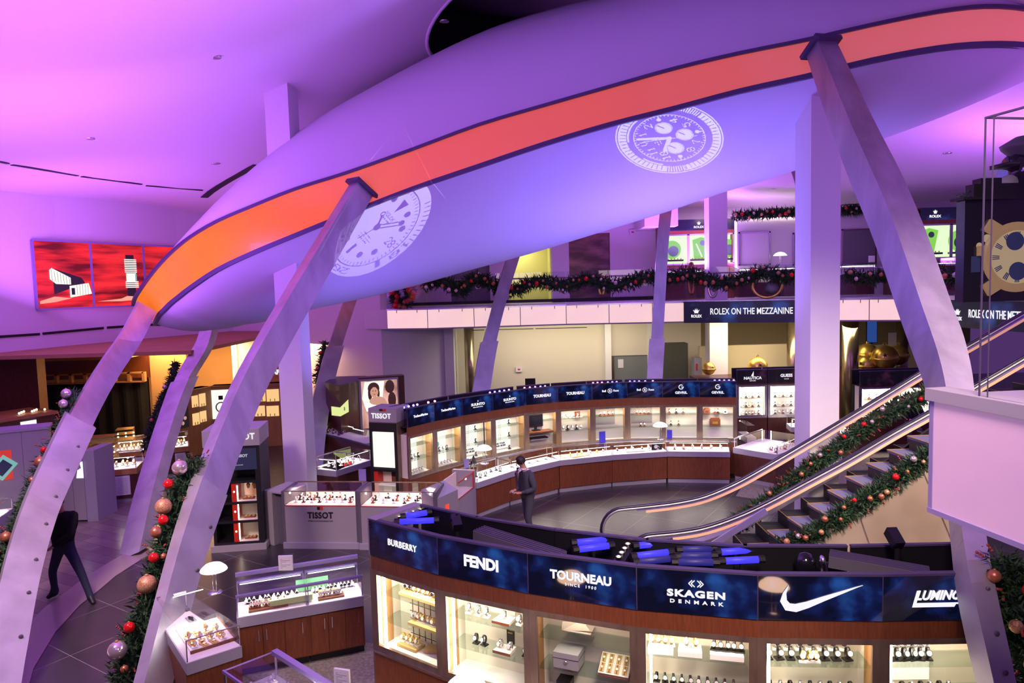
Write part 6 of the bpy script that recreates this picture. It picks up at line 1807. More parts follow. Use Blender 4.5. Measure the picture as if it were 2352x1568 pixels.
# ================================================================== RIGHT-HAND DISPLAYS
def disp(px0, px1, ytop, D, zt, lab, signs, n=3, sill=.98):
    p0, p1 = PD(px0, ytop, D), PD(px1, ytop, D)
    w = (p1 - p0).length
    return bay((p0.x, p0.y), (p1.x, p1.y), .5, lab, signs, zt=zt, sill=sill, sign_h=.42, band=.05, strips='LR', back='white_deck', shelves=(1.24, 1.52), frame='silver', wood='dark_wood', glassy=True, sign_m='plum_sign')
noisy('plum_sign', (.004, .003, .006), (.09, .02, .05), 3, .3, 0, lo=.5, hi=.9, emit=True, es=.8)
def nautica(sp, w, zs, zt):
    z = (zs + zt) / 2; text('NAUTICA', .115, sp, (w * .52, -.016, z - .05), bold=.003, sx=1.05); text('WATCHES', .04, sp, (w * .52, -.016, z - .13))
    b = M('letter_white'); b.add([(w * .52 - .05, -.016, z + .01), (w * .52 + .03, -.016, z + .01), (w * .52 + .03, -.016, z + .16)], [(0, 1, 2)]); obj('sail_emblem', b, sp, 'white sail emblem')
def guess(sp, w, zs, zt): text('GUESS', .125, sp, (w * .5, -.016, (zs + zt) / 2), bold=.004); text('WATCHES', .03, sp, (w * .5, -.016, (zs + zt) / 2 - .1))
DD = 21.2
zt_ = PD(1765, 847, DD).z
R1 = disp(1692, 1762, 847, DD, zt_, 'lit display with a white sail emblem on its sign, behind the far curved row', nautica)
R2 = disp(1764, 1848, 847, DD, zt_, 'lit display immediately left of the right white column, right of the sail-emblem display', guess)
DD2 = 20.4
zt2 = PD(1990, 852, DD2).z
R3 = disp(1975, 2056, 852, DD2, zt2, 'lit display right of the right white column, below the gold bells', None)
R4 = disp(2057, 2140, 852, DD2, zt2, 'lit display behind the dark-haired seated person', None)
for (e, T, w), nm in ((R1, 0), (R2, 1), (R3, 2), (R4, 3)):
    for z in (1.0, 1.25, 1.53):
        for k in range(7):
            bulk(('brown', 'steel', 'black', 'gold')[(k + nm) % 4], Wd(T, .12 + (w - .24) * (k + .5) / 7, .25, z), rot(T), 1.3)
# counters on the right
def rcounter(x0, y0, x1, y1, z, dp, lab, n, **kw):
    p0, p1 = PZ(x0, y0, z), PZ(x1, y1, z)
    e, T, w = counter((p0.x, p0.y), (p1.x, p1.y), dp, lab, top=z, deck=z - .24, **kw)
    for k in range(n): bulk(random.choice(('brown', 'steel', 'gold', 'flat')), T @ Vector((.1 + (w - .2) * ((k % max(1, n // 2)) + .5) / max(1, n // 2), .14 + .2 * (k // max(1, n // 2)), z - .234)), rot(T), 1.2)
rcounter(1786, 1022, 1850, 1000, 1.08, 1.2, 'glass counter full of reddish watches left of the right white column, before the escalator', 16, wood='dark_wood')
rcounter(1817, 962, 1850, 962, 1.08, .6, 'small glass counter further back, left of the right white column', 5, wood='dark_wood', over=.02)
rcounter(1925, 985, 1972, 966, 1.08, .9, 'glass counter right of the right white column, behind the escalator handrail', 6, wood='dark_wood')
p = PD(1716, 905, 19.6); b = M('dark_wood'); b.box(0, .22, 0, .9, 0, .55); b.use('cream_panel'); b.box(0, .25, 0, .8, .55, .72); b.use('clear_glass'); b.box(.01, .22, .02, .78, .72, 1.05); obj('side_counter', b, None, 'narrow counter end showing past the right end of the far row', 'counter', loc=(p.x, p.y, 0))
# gold jingle bells
def bell(x, y, D, r, lab, ry=0.):
    p = PD(x, y, D)
    e = empty('jingle_bell', p, ry, lab, 'bell', 'giant gold jingle bells')
    b = M('gold', True); b.ball((0, 0, 0), r, 28); obj('shell', b, e)
    b = M('gold', True); b.sweep([(r * 1.01 * math.cos(t * math.pi / 12), r * 1.01 * math.sin(t * math.pi / 12), -r * .08) for t in range(24)], [(-.02, -.03), (.02, -.03), (.02, .03), (-.02, .03)], close=True); obj('seam_rim', b, e)
    b = M('black')
    for ang in (-.45, .95):
        for q in range(2):
            cv = Vector((math.sin(ang), -math.cos(ang), .28 if q == 0 else 9)).normalized()
            if q: continue
            s1 = cv.cross(Vector((0, 0, 1))).normalized(); s2 = s1.cross(cv).normalized()
            c_ = cv * r * 1.015
            pts = []
            for t in range(10):
                rr = r * (.22 if t % 2 == 0 else .08); a = t * math.pi / 5
                v = (c_ + s1 * rr * math.cos(a) + s2 * rr * math.sin(a)).normalized() * r * 1.012
                pts.append(v)
            b.add(pts + [cv * r * 1.015], [(t, (t + 1) % 10, 10) for t in range(10)])
    obj('star_opening', b, e, 'black star-shaped opening')
    b = M('gold'); b.sweep([(r * .12 * math.cos(t * math.pi / 6), 0, r * 1.08 + r * .12 * math.sin(t * math.pi / 6)) for t in range(12)], [(-.012, -.012), (.012, -.012), (.012, .012), (-.012, .012)], side=(0, 1, 0), close=True); obj('hanging_ring', b, e)
bell(1740, 842, 24.0, .33, 'single gold bell showing over the display with the sail emblem', .4)
bell(2032, 821, 24.0, .42, 'largest gold bell, with a star-shaped opening facing out, in the group right of the column', 0)
bell(1992, 812, 24.9, .36, 'gold bell at the upper left of the group right of the column', .5)
bell(2062, 815, 25.2, .36, 'gold bell behind and right of the largest one', -.3)
bell(1990, 838, 24.4, .34, 'gold bell at the lower left of the group right of the column', -.6)
bell(1628, 846, 24.4, .22, 'gold bell mostly hidden by the slender column under the mezzanine', .9)
x0 = PD(1960, 858, 24).x; x1 = PD(2110, 858, 24).x
b = M('dark_wood'); b.box(x0, x1, 23.6, 26.3, 0, PD(2030, 858, 24).z); obj('platform', b, None, 'dark platform carrying the group of gold bells', 'platform')
b = M('dark_wood'); q = PD(1740, 868, 24); b.box(q.x - 2.0, q.x + 1.0, 23.7, 25.2, 0, q.z); obj('platform', b, None, 'dark platform behind the display with the sail emblem', 'platform')
# brass pipes and the far corner
for (x, D, r, lab) in ((1078, 27.2, .19, 'tall brass-coloured pipe left of the rib before the beige wall'), (1822, 25.6, .22, 'brass-coloured pipe just left of the right white column'), (1953, 24.0, .26, 'thick bronze pipe just right of the right white column'), (2072, 25.8, .20, 'brass pipe behind the gold bells')):
    p = PD(x, 800, D); b = M('brass_pipe', True); b.lathe([(r, 0), (r, 3.69)], n=24); b.use('silver'); b.lathe([(r + .02, .0), (r + .02, .12)], n=24); obj('brass_pipe', b, None, lab, 'pipe', loc=(p.x, p.y, 0))
p = PD(2003, 760, 25.2); b = M('screen_blue'); b.box(-.17, .17, 0, .04, -.40, .40); b.use('black'); b.box(-.19, .19, .005, .06, -.42, .42); b.bar((0, .03, -.40), (0, .03, -p.z), .05, .05); obj('blue_screen', b, None, 'upright dark blue screen above the gold bells', 'screen', loc=p)
p = PD(2050, 780, 25.4); b = M('paper'); b.box(-.14, .14, 0, .02, -.25, .25); b.use('beige_dark'); b.bar((0, .03, -.2), (0, .03, -p.z), .04, .04); obj('notice_board', b, None, 'pale notice board right of the blue screen', 'notice', loc=p)
# green stair block and security stand behind the far row
x0, x1, z0, z1 = rect_px(1524, 788, 1580, 870, 26.8)
b = M('green_panel'); b.box(x0, x1, 26.8, 27.4, 0, z1); b.use('silver'); b.box(x0, x1, 26.76, 26.8, .9, .96); b.box(x0, x1, 26.76, 26.8, .7, .74); obj('folded_barrier', b, None, 'dark green panelled block with metal rails behind the far row', 'panel block')
x0, x1, z0, z1 = rect_px(1595, 822, 1612, 870, 26.0)
b = M('display_grey'); b.box(x0, x1, 26.0, 26.4, 0, z1); b.use('red_plastic'); b.box(x0 + .06, x0 + .12, 25.98, 26.0, z1 - .45, z1 - .2); obj('ticket_machine', b, None, 'slim grey machine with a red mark left of the slender column', 'machine')
p = PD(1218, 878, 25.0); b = M('black'); b.box(-.18, .18, 0, .04, -.14, .14); b.bar((0, .03, -.1), (0, .03, -p.z), .04, .04); b.box(-.15, .15, -.1, .15, -p.z, -p.z + .02); obj('monitor_stand', b, None, 'small black screen on a stand before the beige wall', 'screen', loc=p)
p = PD(1192, 848, 28.24); b = M('paper'); b.box(-.12, .12, -.03, .03, -.10, .10); b.use('red_plastic'); b.box(-.05, .05, -.035, -.03, -.03, .03); obj('wall_alarm', b, None, 'small pale alarm box on the beige back wall', 'alarm', loc=p)
p = PD(1453, 533, 28.44); b = M('paper'); b.box(-.12, .12, -.03, .03, -.10, .10); b.use('red_plastic'); b.box(-.05, .05, -.035, -.03, -.03, .03); obj('wall_alarm', b, None, 'small pale alarm box on the violet mezzanine wall', 'alarm', loc=p)

# ================================================================== ON THE MEZZANINE
def rolex_case(px0, px1, ytop, D, lab, cards, logo_x):
    p0, p1 = PD(px0, ytop, D), PD(px1, ytop, D)
    w = p1.x - p0.x; zt = p0.z - FZ1
    e = empty('green_showcase', (p0.x, D, FZ1), 0, lab, 'display case', 'upper showcases with green cards')
    sh = .40
    b = M('wood'); b.box(0, w, 0, .5, 0, zt - sh - 1.25); b.box(0, w, .0, .05, zt - sh - .14, zt - sh); b.box(0, .06, 0, .5, 0, zt); b.box(w - .06, w, 0, .5, 0, zt); b.box(0, w, .45, .5, 0, zt); b.box(0, w, 0, .5, zt - .02, zt); obj('cabinet', b, e)
    b = M('sign_banner'); b.box(.35, w - .05, -.01, .02, zt - sh, zt); sp = obj('sign_panel', b, e)
    text('ROLEX', .11, sp, (logo_x * w, -.02, zt - sh * .72), bold=.004, sx=1.1)
    b = crown(); o = obj('crown_emblem', b, sp, 'white crown emblem'); o.location = (logo_x * w, -.02, zt - sh * .5); o.scale = (.11, 1, .13)
    b = M('green_pale'); b.box(.08, w - .08, .40, .44, zt - sh - 1.25, zt - sh - .16); obj('light_box', b, e, 'pale green-white glowing back')
    b = M('silver')
    for x in cards[1]: b.box(x * w - .05, x * w + .05, -.01, .02, zt - sh - 1.25, zt - sh - .14)
    b.box(.05, w - .05, -.01, .02, zt - sh - .18, zt - sh - .13); b.box(.05, w - .05, -.01, .02, zt - sh - 1.27, zt - sh - 1.22); obj('door_frame', b, e)
    for k, (x, kind) in enumerate(cards[0]):
        b = M('green_leaf'); zc = zt - sh - .68
        if kind == 'round':
            b.lathe([(.34, 0), (.34, .01), (0, .012)], (x * w, .36, zc), 28, (0, -1, 0)); b.use('green_rolex_card'); b.lathe([(.20, .015), (0, .016)], (x * w + .05, .36, zc - .06), 20, (0, -1, 0))
        else:
            b.add([(x * w - .20, .36, zc - .40), (x * w + .22, .36, zc - .40), (x * w + .36, .36, zc + .36), (x * w + .05, .36, zc + .44), (x * w - .26, .36, zc + .34)], [(0, 1, 2, 3, 4)]); b.use('green_pale'); b.bar((x * w - .12, .35, zc + .2), (x * w + .1, .35, zc - .3), .02, .05); b.use('green_rolex_card'); b.lathe([(.10, .015), (0, .016)], (x * w + .12, .36, zc + .22), 20, (0, -1, 0))
        obj('green_card', b, e, 'leaf-green card')
        b = M('black'); b.box(x * w - .38, x * w + .38, .12, .30, zt - sh - 1.12, zt - sh - 1.06); b.use('gold')
        for q in range(6): b.ball((x * w - .30 + q * .12, .2, zt - sh - 1.03), .025, 6)
        obj('watch_plinth', b, e)
rolex_case(1512, 1690, 506, 26.9, 'wooden showcase with glowing green cards, left of the mezzanine store', (((.20, 'round'), (.56, 'fan'), (.94, 'round')), (.02, .385, .73, .98)), .52)
rolex_case(2090, 2250, 478, 23.8, 'wooden showcase with glowing green cards at the right, behind the vitrine', (((.35, 'fan'), (.80, 'round')), (.60, .98)), .36)
def mez_counter(px0, px1, D, lab):
    p0, p1 = PD(px0, 600, D), PD(px1, 600, D)
    w = p1.x - p0.x
    e = empty('glass_counter', (p0.x, D, FZ1), 0, lab, 'display counter', 'glass counters on the mezzanine')
    b = M('dark_wood'); b.box(0, w, .03, .55, .06, .72); obj('base_cabinet', b, e)
    b = M('white_deck'); b.box(0, w, 0, .58, .72, .78); b.use('silver'); b.box(0, w, -.01, 0, .70, .79); obj('deck', b, e)
    b = M('clear_glass'); b.box(0, w, 0, .01, .78, 1.05); b.box(0, w, .01, .58, 1.04, 1.05); obj('glass_box', b, e)
    b = M('chrome'); b.bar((0, .005, 1.05), (w, .005, 1.05), .03, .03); b.bar((0, .57, 1.05), (w, .57, 1.05), .03, .03); b.box(0, .03, 0, .03, .78, 1.05); b.box(w - .03, w, 0, .03, .78, 1.05); b.use('strip_light'); b.box(.05, w - .05, .04, .06, 1.0, 1.02); obj('edge_frame', b, e)
    for k in range(5): bulk('flat', (p0.x + w * (k + .5) / 5, D + .2, FZ1 + .785), 0, 1.2)
mez_counter(1528, 1620, 26.0, 'mezzanine glass counter before the left green-card showcase')
mez_counter(1697, 1800, 25.2, 'mezzanine glass counter carrying the far table lamp')
mez_counter(1802, 1930, 24.8, 'mezzanine glass counter partly behind the right white column')
mez_counter(1932, 2010, 24.4, 'mezzanine glass counter just right of the right white column')
mez_counter(2050, 2200, 22.8, 'mezzanine glass counter at the right, before the second green-card showcase')
p = PD(1792, 600, 25.5); lamp((p.x, p.y, FZ1 + 1.05), 'white domed lamp on a mezzanine counter left of the right column', 1.25)
p = PD(2002, 600, 24.7); holder((p.x, p.y, FZ1 + 1.05), 'clear sheet holder on the mezzanine counter right of the column', 1.2)
# watch graphics on the glass of the railing
def decal(x, y, s, m, lab, full=True):
    q = on_wall(x, y, fp, -.0); q2 = on_wall(x + 20, y, fp, 0); az = math.atan2(q2.y - q.y, q2.x - q.x)
    k_ = q.y / 1650
    b = M(m, True)
    pts = [(s[0] * k_ * math.cos(t * math.pi / 12), 0, s[1] * k_ * math.sin(t * math.pi / 12)) for t in range(24 if full else 16)]
    b.sweep(pts, [(-.008, -.045), (.008, -.045), (.008, .045), (-.008, .045)], side=(0, 1, 0), close=full)
    if full: b.use('display_grey'); b.lathe([(s[0] * .5 * k_, .01), (0, .012)], (s[0] * .3 * k_, 0, -s[1] * .2 * k_), 16, (0, -1, 0))
    o = obj('watch_decal', b, None, lab, 'decal', 'watch-shaped decals on the glass railing'); o.location = q; o.rotation_euler = (0, 0, az)
decal(1637, 662, (9, 20), 'pearl_bauble', 'silver watch decal on the glass railing above the banner')
decal(1588, 640, (6, 36), 'copper_bauble', 'narrow gold watch decal on the railing over the left end of the banner')
decal(1762, 655, (32, 28), 'gold', 'large round gold bracelet decal on the railing, left of the right column')
decal(1098, 645, (10, 18), 'pearl_bauble', 'pale watch decal on the railing near its left end')
decal(1382, 655, (6, 22), 'gold', 'small gold watch decal on the railing before the bronze door')


# ================================================================== LEFT SIDE
# three-pane advert light box let into the violet wall
a0, a1 = on_wall(76, 620, drum, .03), on_wall(440, 620, drum, .03)
w, az = fr(a0, a1)
zA, zB = on_wall(86, 713, drum, .03).z, on_wall(75, 549, drum, .03).z
hh = zB - zA
e = empty('advert_light_box', (a0.x, a0.y, zA), az, 'three-pane red advert light box in the violet wall', 'advertisement')
cuts = [0]
for px in (203, 325, 440):
    q = on_wall(px, 620, drum, .03); cuts.append(math.hypot(q.x - a0.x, q.y - a0.y))
b = M('lilac_metal'); b.box(0, w, -.03, .02, hh - .05, hh); b.box(0, w, -.03, .02, 0, .05)
for c in cuts: b.box(c - .035, c + .035, -.03, .02, .05, hh - .05)
obj('frame', b, e)
for k in range(3):
    b = M('ad_red_streaks'); b.box(cuts[k] + .035, cuts[k + 1] - .035, -.01, .01, .05, hh - .05)
    pn = obj('picture_pane', b, e, 'red streaked picture')
    wk = cuts[k + 1] - cuts[k]; x0 = cuts[k]
    if k == 0:
        b = M('ad_black')
        b.add([(x0 + wk * u, -.02, hh * v) for u, v in ((.26, .60), (.36, .58), (.80, .46), (.86, .38), (.30, .22), (.30, .40))], [tuple(range(6))])
        b.use('ad_white')
        b.add([(x0 + wk * u, -.03, hh * v) for u, v in ((.24, .44), (.24, .57), (.28, .60), (.60, .46), (.60, .36), (.34, .37))], [tuple(range(6))])
        b.add([(x0 + wk * u, -.03, hh * v) for u, v in ((.57, .17), (.57, .34), (.92, .38), (.97, .22))], [tuple(range(4))])
        b.use('ad_black')
        for q in range(7): b.bar((x0 + wk * (.27 + .05 * q), -.035, hh * (.58 - .018 * q)), (x0 + wk * (.28 + .05 * q), -.035, hh * (.42 - .012 * q)), .004, .008)
        for q in range(5): b.bar((x0 + wk * (.70 + .05 * q), -.035, hh * .36), (x0 + wk * (.70 + .05 * q), -.035, hh * .20), .004, .008)
        b.box(x0 + wk * .60, x0 + wk * .66, -.034, -.03, hh * .21, hh * .31)
        b.use('ad_pink'); b.add([(x0 + wk * u, -.028, hh * v) for u, v in ((.05, .13), (.30, .19), (.60, .16), (.30, .11), (.05, .09))], [tuple(range(5))])
        obj('pictured_bracelet', b, pn, 'white jewelled bracelet watch in the picture')
    if k == 1:
        b = M('ad_black'); b.box(x0 + wk * .64, x0 + wk * .80, -.02, -.012, hh * .12, hh * .82)
        b.use('ad_white')
        for q in range(8): b.box(x0 + wk * .61, x0 + wk * .84, -.03, -.02, hh * (.54 + .028 * q), hh * (.556 + .028 * q))
        for q in range(4): b.box(x0 + wk * .61, x0 + wk * .86, -.03, -.02, hh * (.30 + .028 * q), hh * (.316 + .028 * q))
        b.box(x0 + wk * .63, x0 + wk * .82, -.03, -.02, hh * .40, hh * .53); b.use('ad_teal'); b.box(x0 + wk * .80, x0 + wk * .83, -.033, -.03, hh * .40, hh * .52)
        b.use('ad_pink'); b.add([(x0 + wk * u, -.028, hh * v) for u, v in ((.05, .10), (.5, .13), (.62, .17), (.95, .15), (.9, .11), (.5, .09))], [tuple(range(6))])
        obj('pictured_watch', b, pn, 'upright white watch in the picture')

# black curtain, wooden lattice, display wall
x0, x1, z0, z1 = rect_px(86, 876, 336, 1080, 25.8)
b = M('black_cloth'); n = 40
b.grid([[Vector((lerp(x0, x1, i / n), 25.8 + .05 * math.sin(i * 1.3), z)) for z in (.0, z1)] for i in range(n + 1)]); b.grid([[Vector((lerp(x0, x1, i / n), 25.84 + .05 * math.sin(i * 1.3), z)) for z in (z1, 0)] for i in range(n + 1)])
obj('curtain', b, None, 'plain black curtain closing the side bay', 'curtain')
b = M('wood_light'); zt1, zt0 = PD(200, 857, 25.7).z, PD(200, 879, 25.7).z
b.box(x0, x1, 25.6, 25.75, zt1 - .05, zt1); b.box(x0, x1, 25.6, 25.75, zt0 - .02, zt0 + .02)
for k in range(9): xk = lerp(x0, x1, k / 8); b.box(xk - .05, xk + .05, 25.6, 25.75, zt0, zt1)
obj('wooden_lattice', b, None, 'orange-lit wooden lattice beam above the black curtain', 'lattice')
P = [PD(405, 910, 22.0), PD(484, 888, 23.3), PD(645, 888, 23.6)]
ztop_ = P[0].z
def tan_unit(a, c, lab, niches, poster=None, photo=None):
    w, az = fr(a, c)
    e = empty('wall_display', (a.x, a.y, 0), az, lab, 'display case', 'tan wall display units in the side bay')
    b = M('tan_panel'); b.box(0, w, 0, .4, 0, ztop_ + .12); b.box(-.02, w + .02, -.03, .4, ztop_ + .02, ztop_ + .12); obj('panel', b, e)
    for (px0, py0, px1, py1) in niches:
        q0, q1 = on_wall(px0, py1, [(a.x, a.y), (c.x, c.y)], 0), on_wall(px1, py0, [(a.x, a.y), (c.x, c.y)], 0)
        u0, u1 = math.hypot(q0.x - a.x, q0.y - a.y), math.hypot(q1.x - a.x, q1.y - a.y)
        b = M('niche_glow'); b.box(u0, u1, -.012, -.002, q0.z, q1.z); b.use('gold')
        for k in range(2): b.box(lerp(u0, u1, .3 + .35 * k) - .012, lerp(u0, u1, .3 + .35 * k) + .012, -.03, -.012, q0.z + .01, q0.z + .09)
        obj('lit_niche', b, e, 'small warmly lit window')
    return e, a, c, w
emis('niche_glow', (1., .62, .26), .95)
e, a, c, w = tan_unit(P[0], P[1], 'tan wall display with two small lit windows over two more, right of the curtain', [(441, 907, 454, 936), (458, 902, 471, 934), (443, 947, 457, 977), (460, 942, 473, 970)])
q0 = on_wall(412, 985, [(a.x, a.y), (c.x, c.y)], 0); b = M('ad_black'); b.box(.08, .42, -.012, -.002, q0.z, q0.z + .95); b.use('ad_warm')
for k in range(5): b.ball((.18 + .1 * (k % 2), -.012, q0.z + .15 + .15 * k), .06, 8, (1, .1, 1))
obj('poster', b, e)
e, a, c, w = tan_unit(P[1], P[2], 'tan wall display with a white watch poster and lit windows, partly behind the large rib', [(589, 893, 609, 922), (613, 893, 640, 922), (586, 931, 608, 956), (613, 931, 640, 956)])
q0 = on_wall(489, 962, [(a.x, a.y), (c.x, c.y)], 0); q1 = on_wall(527, 894, [(a.x, a.y), (c.x, c.y)], 0)
b = M('ad_white'); u0 = math.hypot(q0.x - a.x, q0.y - a.y); u1 = math.hypot(q1.x - a.x, q1.y - a.y); b.box(u0, u1, -.012, -.002, q0.z, q1.z); b.use('display_grey'); b.sweep([Vector((lerp(u0, u1, .5) + .16 * math.cos(t * math.pi / 10), -.016, lerp(q0.z, q1.z, .4) + .16 * math.sin(t * math.pi / 10))) for t in range(20)], [(-.004, -.02), (.004, -.02), (.004, .02), (-.004, .02)], side=(0, 1, 0), close=True); b.use('black'); b.box(lerp(u0, u1, .38), lerp(u0, u1, .62), -.02, -.012, lerp(q0.z, q1.z, .66), lerp(q0.z, q1.z, .80)); obj('poster', b, e, 'white watch poster')
q = PD(634, 856, 24.5); b = M('tan_wall'); b.box(-.5, .5, 0, .1, -.12, .25); o = obj('wall_sign', b, None, 'short white-lettered sign over the tan wall display, beside the white column', 'sign', loc=q); text('AP', .22, o, (0, -.01, .02), bold=.01)
b2 = M('tan_wall'); b2.box(-.5, .5, .02, .08, -q.z, -.12); obj('sign_backing', b2, o)

# grey booths at the left edge
p0 = PD(-60, 1001, 15.0); p1 = PD(112, 1001, 15.6); w, az = fr(p0, p1)
e = empty('grey_booth', (p0.x, p0.y, 0), az, 'grey booth with a red watch poster at the left edge', 'booth')
b = M('grey_laminate'); b.box(0, w, 0, .5, 0, p0.z); b.use('apron_grey'); b.box(-.03, w + .03, -.03, .55, p0.z, p0.z + .06); b.use('dark_laminate'); b.box(w * .62, w * .625, -.004, 0, 0, p0.z); obj('body', b, e)
u = math.hypot(PD(28, 1060, 15.3).x - p0.x, .3)
zc = PD(10, 1066, 15.3).z
b = M('ad_red'); b.box(u - .85, u, -.015, -.003, zc - .32, zc + .32); pp = obj('poster', b, e, 'red poster with a square pale watch')
b = M('ad_teal'); b.bar((u - .32, -.02, zc - .22), (u - .02, -.02, zc + .12), .01, .34); b.use('screen_dark'); b.bar((u - .27, -.03, zc - .16), (u - .07, -.03, zc + .06), .01, .22); obj('pictured_watch', b, pp)
rc = [(p0.x - .2, p0.y - 1.3), (p0.x + 1.1, p0.y - 1.0)]
e_, T_, w_ = counter(rc[0], rc[1], .7, 'low glass counter before the grey booth at the left edge', top=1.0, deck=.76, wood='grey_laminate')
for k in range(10): bulk('steel', T_ @ Vector((.1 + .11 * k, .3, .77)), rot(T_), 1.1)
p0 = PD(128, 1035, 16.0); p1 = PD(188, 1035, 16.0); zt_ = p0.z
e = empty('grey_booth', (p0.x, 16.0, 0), 0, 'waist-high grey booth with a glowing white-blue mark, behind the walking person', 'booth')
w = p1.x - p0.x
b = M('grey_laminate'); b.box(0, w, 0, .8, .05, zt_ - .25); b.use('apron_grey'); b.box(w, w + .25, .02, .8, 0, zt_ - .02); b.use('dark_laminate'); b.box(w * .55, w * .56, -.004, 0, 0, zt_ - .25); obj('body', b, e)
b = M('ad_glow'); zc = PD(165, 1080, 16.0).z; b.add([(w * .72, -.01, zc - .18), (w + .0, -.01, zc - .18), (w + .0, -.01, zc + .20), (w * .88, -.01, zc + .18), (w * .93, -.01, zc + .05), (w * .78, -.01, zc + .0)], [tuple(range(6))]); obj('glowing_mark', b, e, 'bright white-blue mark')
p0, p1 = PD(-40, 1000, 17.5), PD(128, 962, 19.0); w, az = fr(p0, p1)
e = empty('stall_canopy', (p0.x, p0.y, 0), az, 'brown curved stall top with a small lit sign at the left edge', 'stall')
zq = p0.z; b = M('dark_wood'); b.box(0, w, 0, 1.4, zq - .1, zq + .25); b.use('tan_panel'); b.box(-.05, w + .05, -.05, 1.4, zq + .25, zq + .33); b.use('dark_wood'); b.box(.1, .3, .2, .5, 0, zq); b.box(w - .3, w - .1, .2, .5, 0, zq); obj('body', b, e)
b = M('letter_white'); b.box(w * .50, w * .72, -.012, 0, zq + .04, zq + .18); obj('lit_sign', b, e)
b = M('spot_bulb', True)
for k in range(7): b.ball((w * (.55 + .06 * k), .2 + .1 * (k % 3), zq + .38), .03, 6)
obj('bulb_row', b, e, kind='stuff')
# crowded glass counters of the far left shops
def clutter(px0, px1, py, D, lab, tall=0.):
    p0, p1 = PD(px0, py, D), PD(px1, py, D)
    e, T, w = counter((p0.x, D), (p1.x, D + .3), .8, lab, top=1.15, deck=.85, wood='dark_wood', apm='tan_panel')
    b = M('paper'); b.box(w * .50, w * .85, .02, .045, .20, .68); b.use('display_grey')
    for k in range(12): b.box(w * .56, w * .80, .016, .02, .24 + .034 * k, .25 + .034 * k)
    obj('ribbed_panel', b, e, 'white ribbed panel')
    for k in range(8): bulk('gold', T @ Vector((.08 + (w - .16) * (k + .5) / 8, .3 + .12 * (k % 2), .86)), rot(T), 1.5)
    if tall:
        b = M('clear_glass'); b.box(.05, w * .55, .2, .6, 1.15, 1.15 + tall); b.use('gold'); 
        for z in (1.16, 1.16 + tall / 2, 1.14 + tall): b.box(.05, w * .55, .2, .6, z, z + .012)
        b.use('spot_bulb')
        b.smooth = True
        for k in range(6): b.ball((.1 + (w * .45) * (k % 3) / 2, .25, 1.25 + .3 * (k // 3) * tall), .022, 6)
        obj('upper_case', b, e, 'small stacked glass case with tiny lights')
    b = M('spot_bulb', True)
    for k in range(3): b.ball((w * (k + .5) / 3, .05, 1.12), .025, 6)
    obj('bulb', b, e, kind='stuff')
clutter(196, 300, 1100, 17.2, 'crowded glass counter with a white ribbed panel, right of the waist-high grey booth', .5)
clutter(262, 330, 1060, 19.2, 'crowded glass counter before the black curtain', .3)
clutter(368, 424, 1050, 19.6, 'crowded glass counter before the tan wall display', .35)

# dark corner cabinet with a portrait light box, and its counters
A_, B_, C_, D_ = PD(748, 900, 20.8), PD(780, 900, 20.0), PD(825, 885, 21.0), PD(929, 880, 21.4)
zc = 2.42
e = empty('corner_cabinet', (B_.x, B_.y, 0), 0, 'dark brown corner cabinet with an open yellow catalogue picture, left of the portrait light box', 'cabinet')
Q = [(p.x - B_.x, p.y - B_.y) for p in (A_, B_, C_)] + [(C_.x - B_.x, 2.0), (A_.x - B_.x, 2.0)]
b = M('dark_wood'); b.poly(Q, 0, zc); b.use('dark_laminate'); b.poly([(x * 1.02, y * 1.02 - .02) for x, y in Q], zc, zc + .03); obj('body', b, e)
b = M('catalogue_glow'); zq = PD(780, 945, 20.0).z
dA = Vector((A_.x - B_.x, A_.y - B_.y, 0)); dC = Vector((C_.x - B_.x, C_.y - B_.y, 0)); of = Vector((0, -.03, 0))
b.add([of + Vector((0, 0, zq - .13)), of + dA * .62 + Vector((0, 0, zq - .18)), of + dA * .62 + Vector((0, 0, zq + .08)), of + Vector((0, 0, zq + .12)), of + dC * .42 + Vector((0, 0, zq - .08)), of + dC * .42 + Vector((0, 0, zq + .28))], [(1, 0, 3, 2), (0, 4, 5, 3)])
b.use('display_grey'); b.bar(of + dC * .2 + Vector((0, -.01, zq)), of + dC * .2 + Vector((0, -.01, zq + .1)), .01, .05)
obj('catalogue_picture', b, e, 'glowing yellow open catalogue')
w, az = fr(C_, D_)
e = empty('portrait_light_box', (C_.x, C_.y, 0), az, 'light box showing a dark-haired woman resting her chin, left of the far row', 'advertisement')
b = M('dark_wood'); b.box(0, w, .02, .4, 0, 2.50); obj('cabinet', b, e)
b = M('display_grey'); b.box(-.02, w * .86, -.02, .02, .9, 2.46); obj('frame', b, e)
b = M('ad_warm'); b.box(.05, w * .83, -.03, -.02, 1.0, 2.40); pn = obj('picture', b, e, 'warm-toned picture')
s_ = w * .83
b = M('ad_white'); b.add([(x * s_, -.034, z) for x, z in ((.06, 1.9), (.14, 2.38), (.66, 2.38), (.60, 1.9), (.30, 1.5), (.16, 1.5))], [tuple(range(6))])
b.use('ad_skin'); b.smooth = True; b.ball((s_ * .38, -.035, 2.08), .155, 14, (.8, .06, 1.15)); b.lathe([(.34, 0), (0, .004)], (s_ * .42, -.03, 1.62), 20, (0, -1, 0)); b.ball((s_ * .46, -.035, 1.80), .16, 12, (1.5, .05, .8))
b.use('ad_hair'); b.ball((s_ * .37, -.032, 2.17), .19, 14, (.95, .05, 1.0)); b.ball((s_ * .27, -.032, 2.02), .11, 12, (.6, .05, 1.9)); b.ball((s_ * .49, -.032, 2.02), .08, 12, (.6, .05, 1.9))
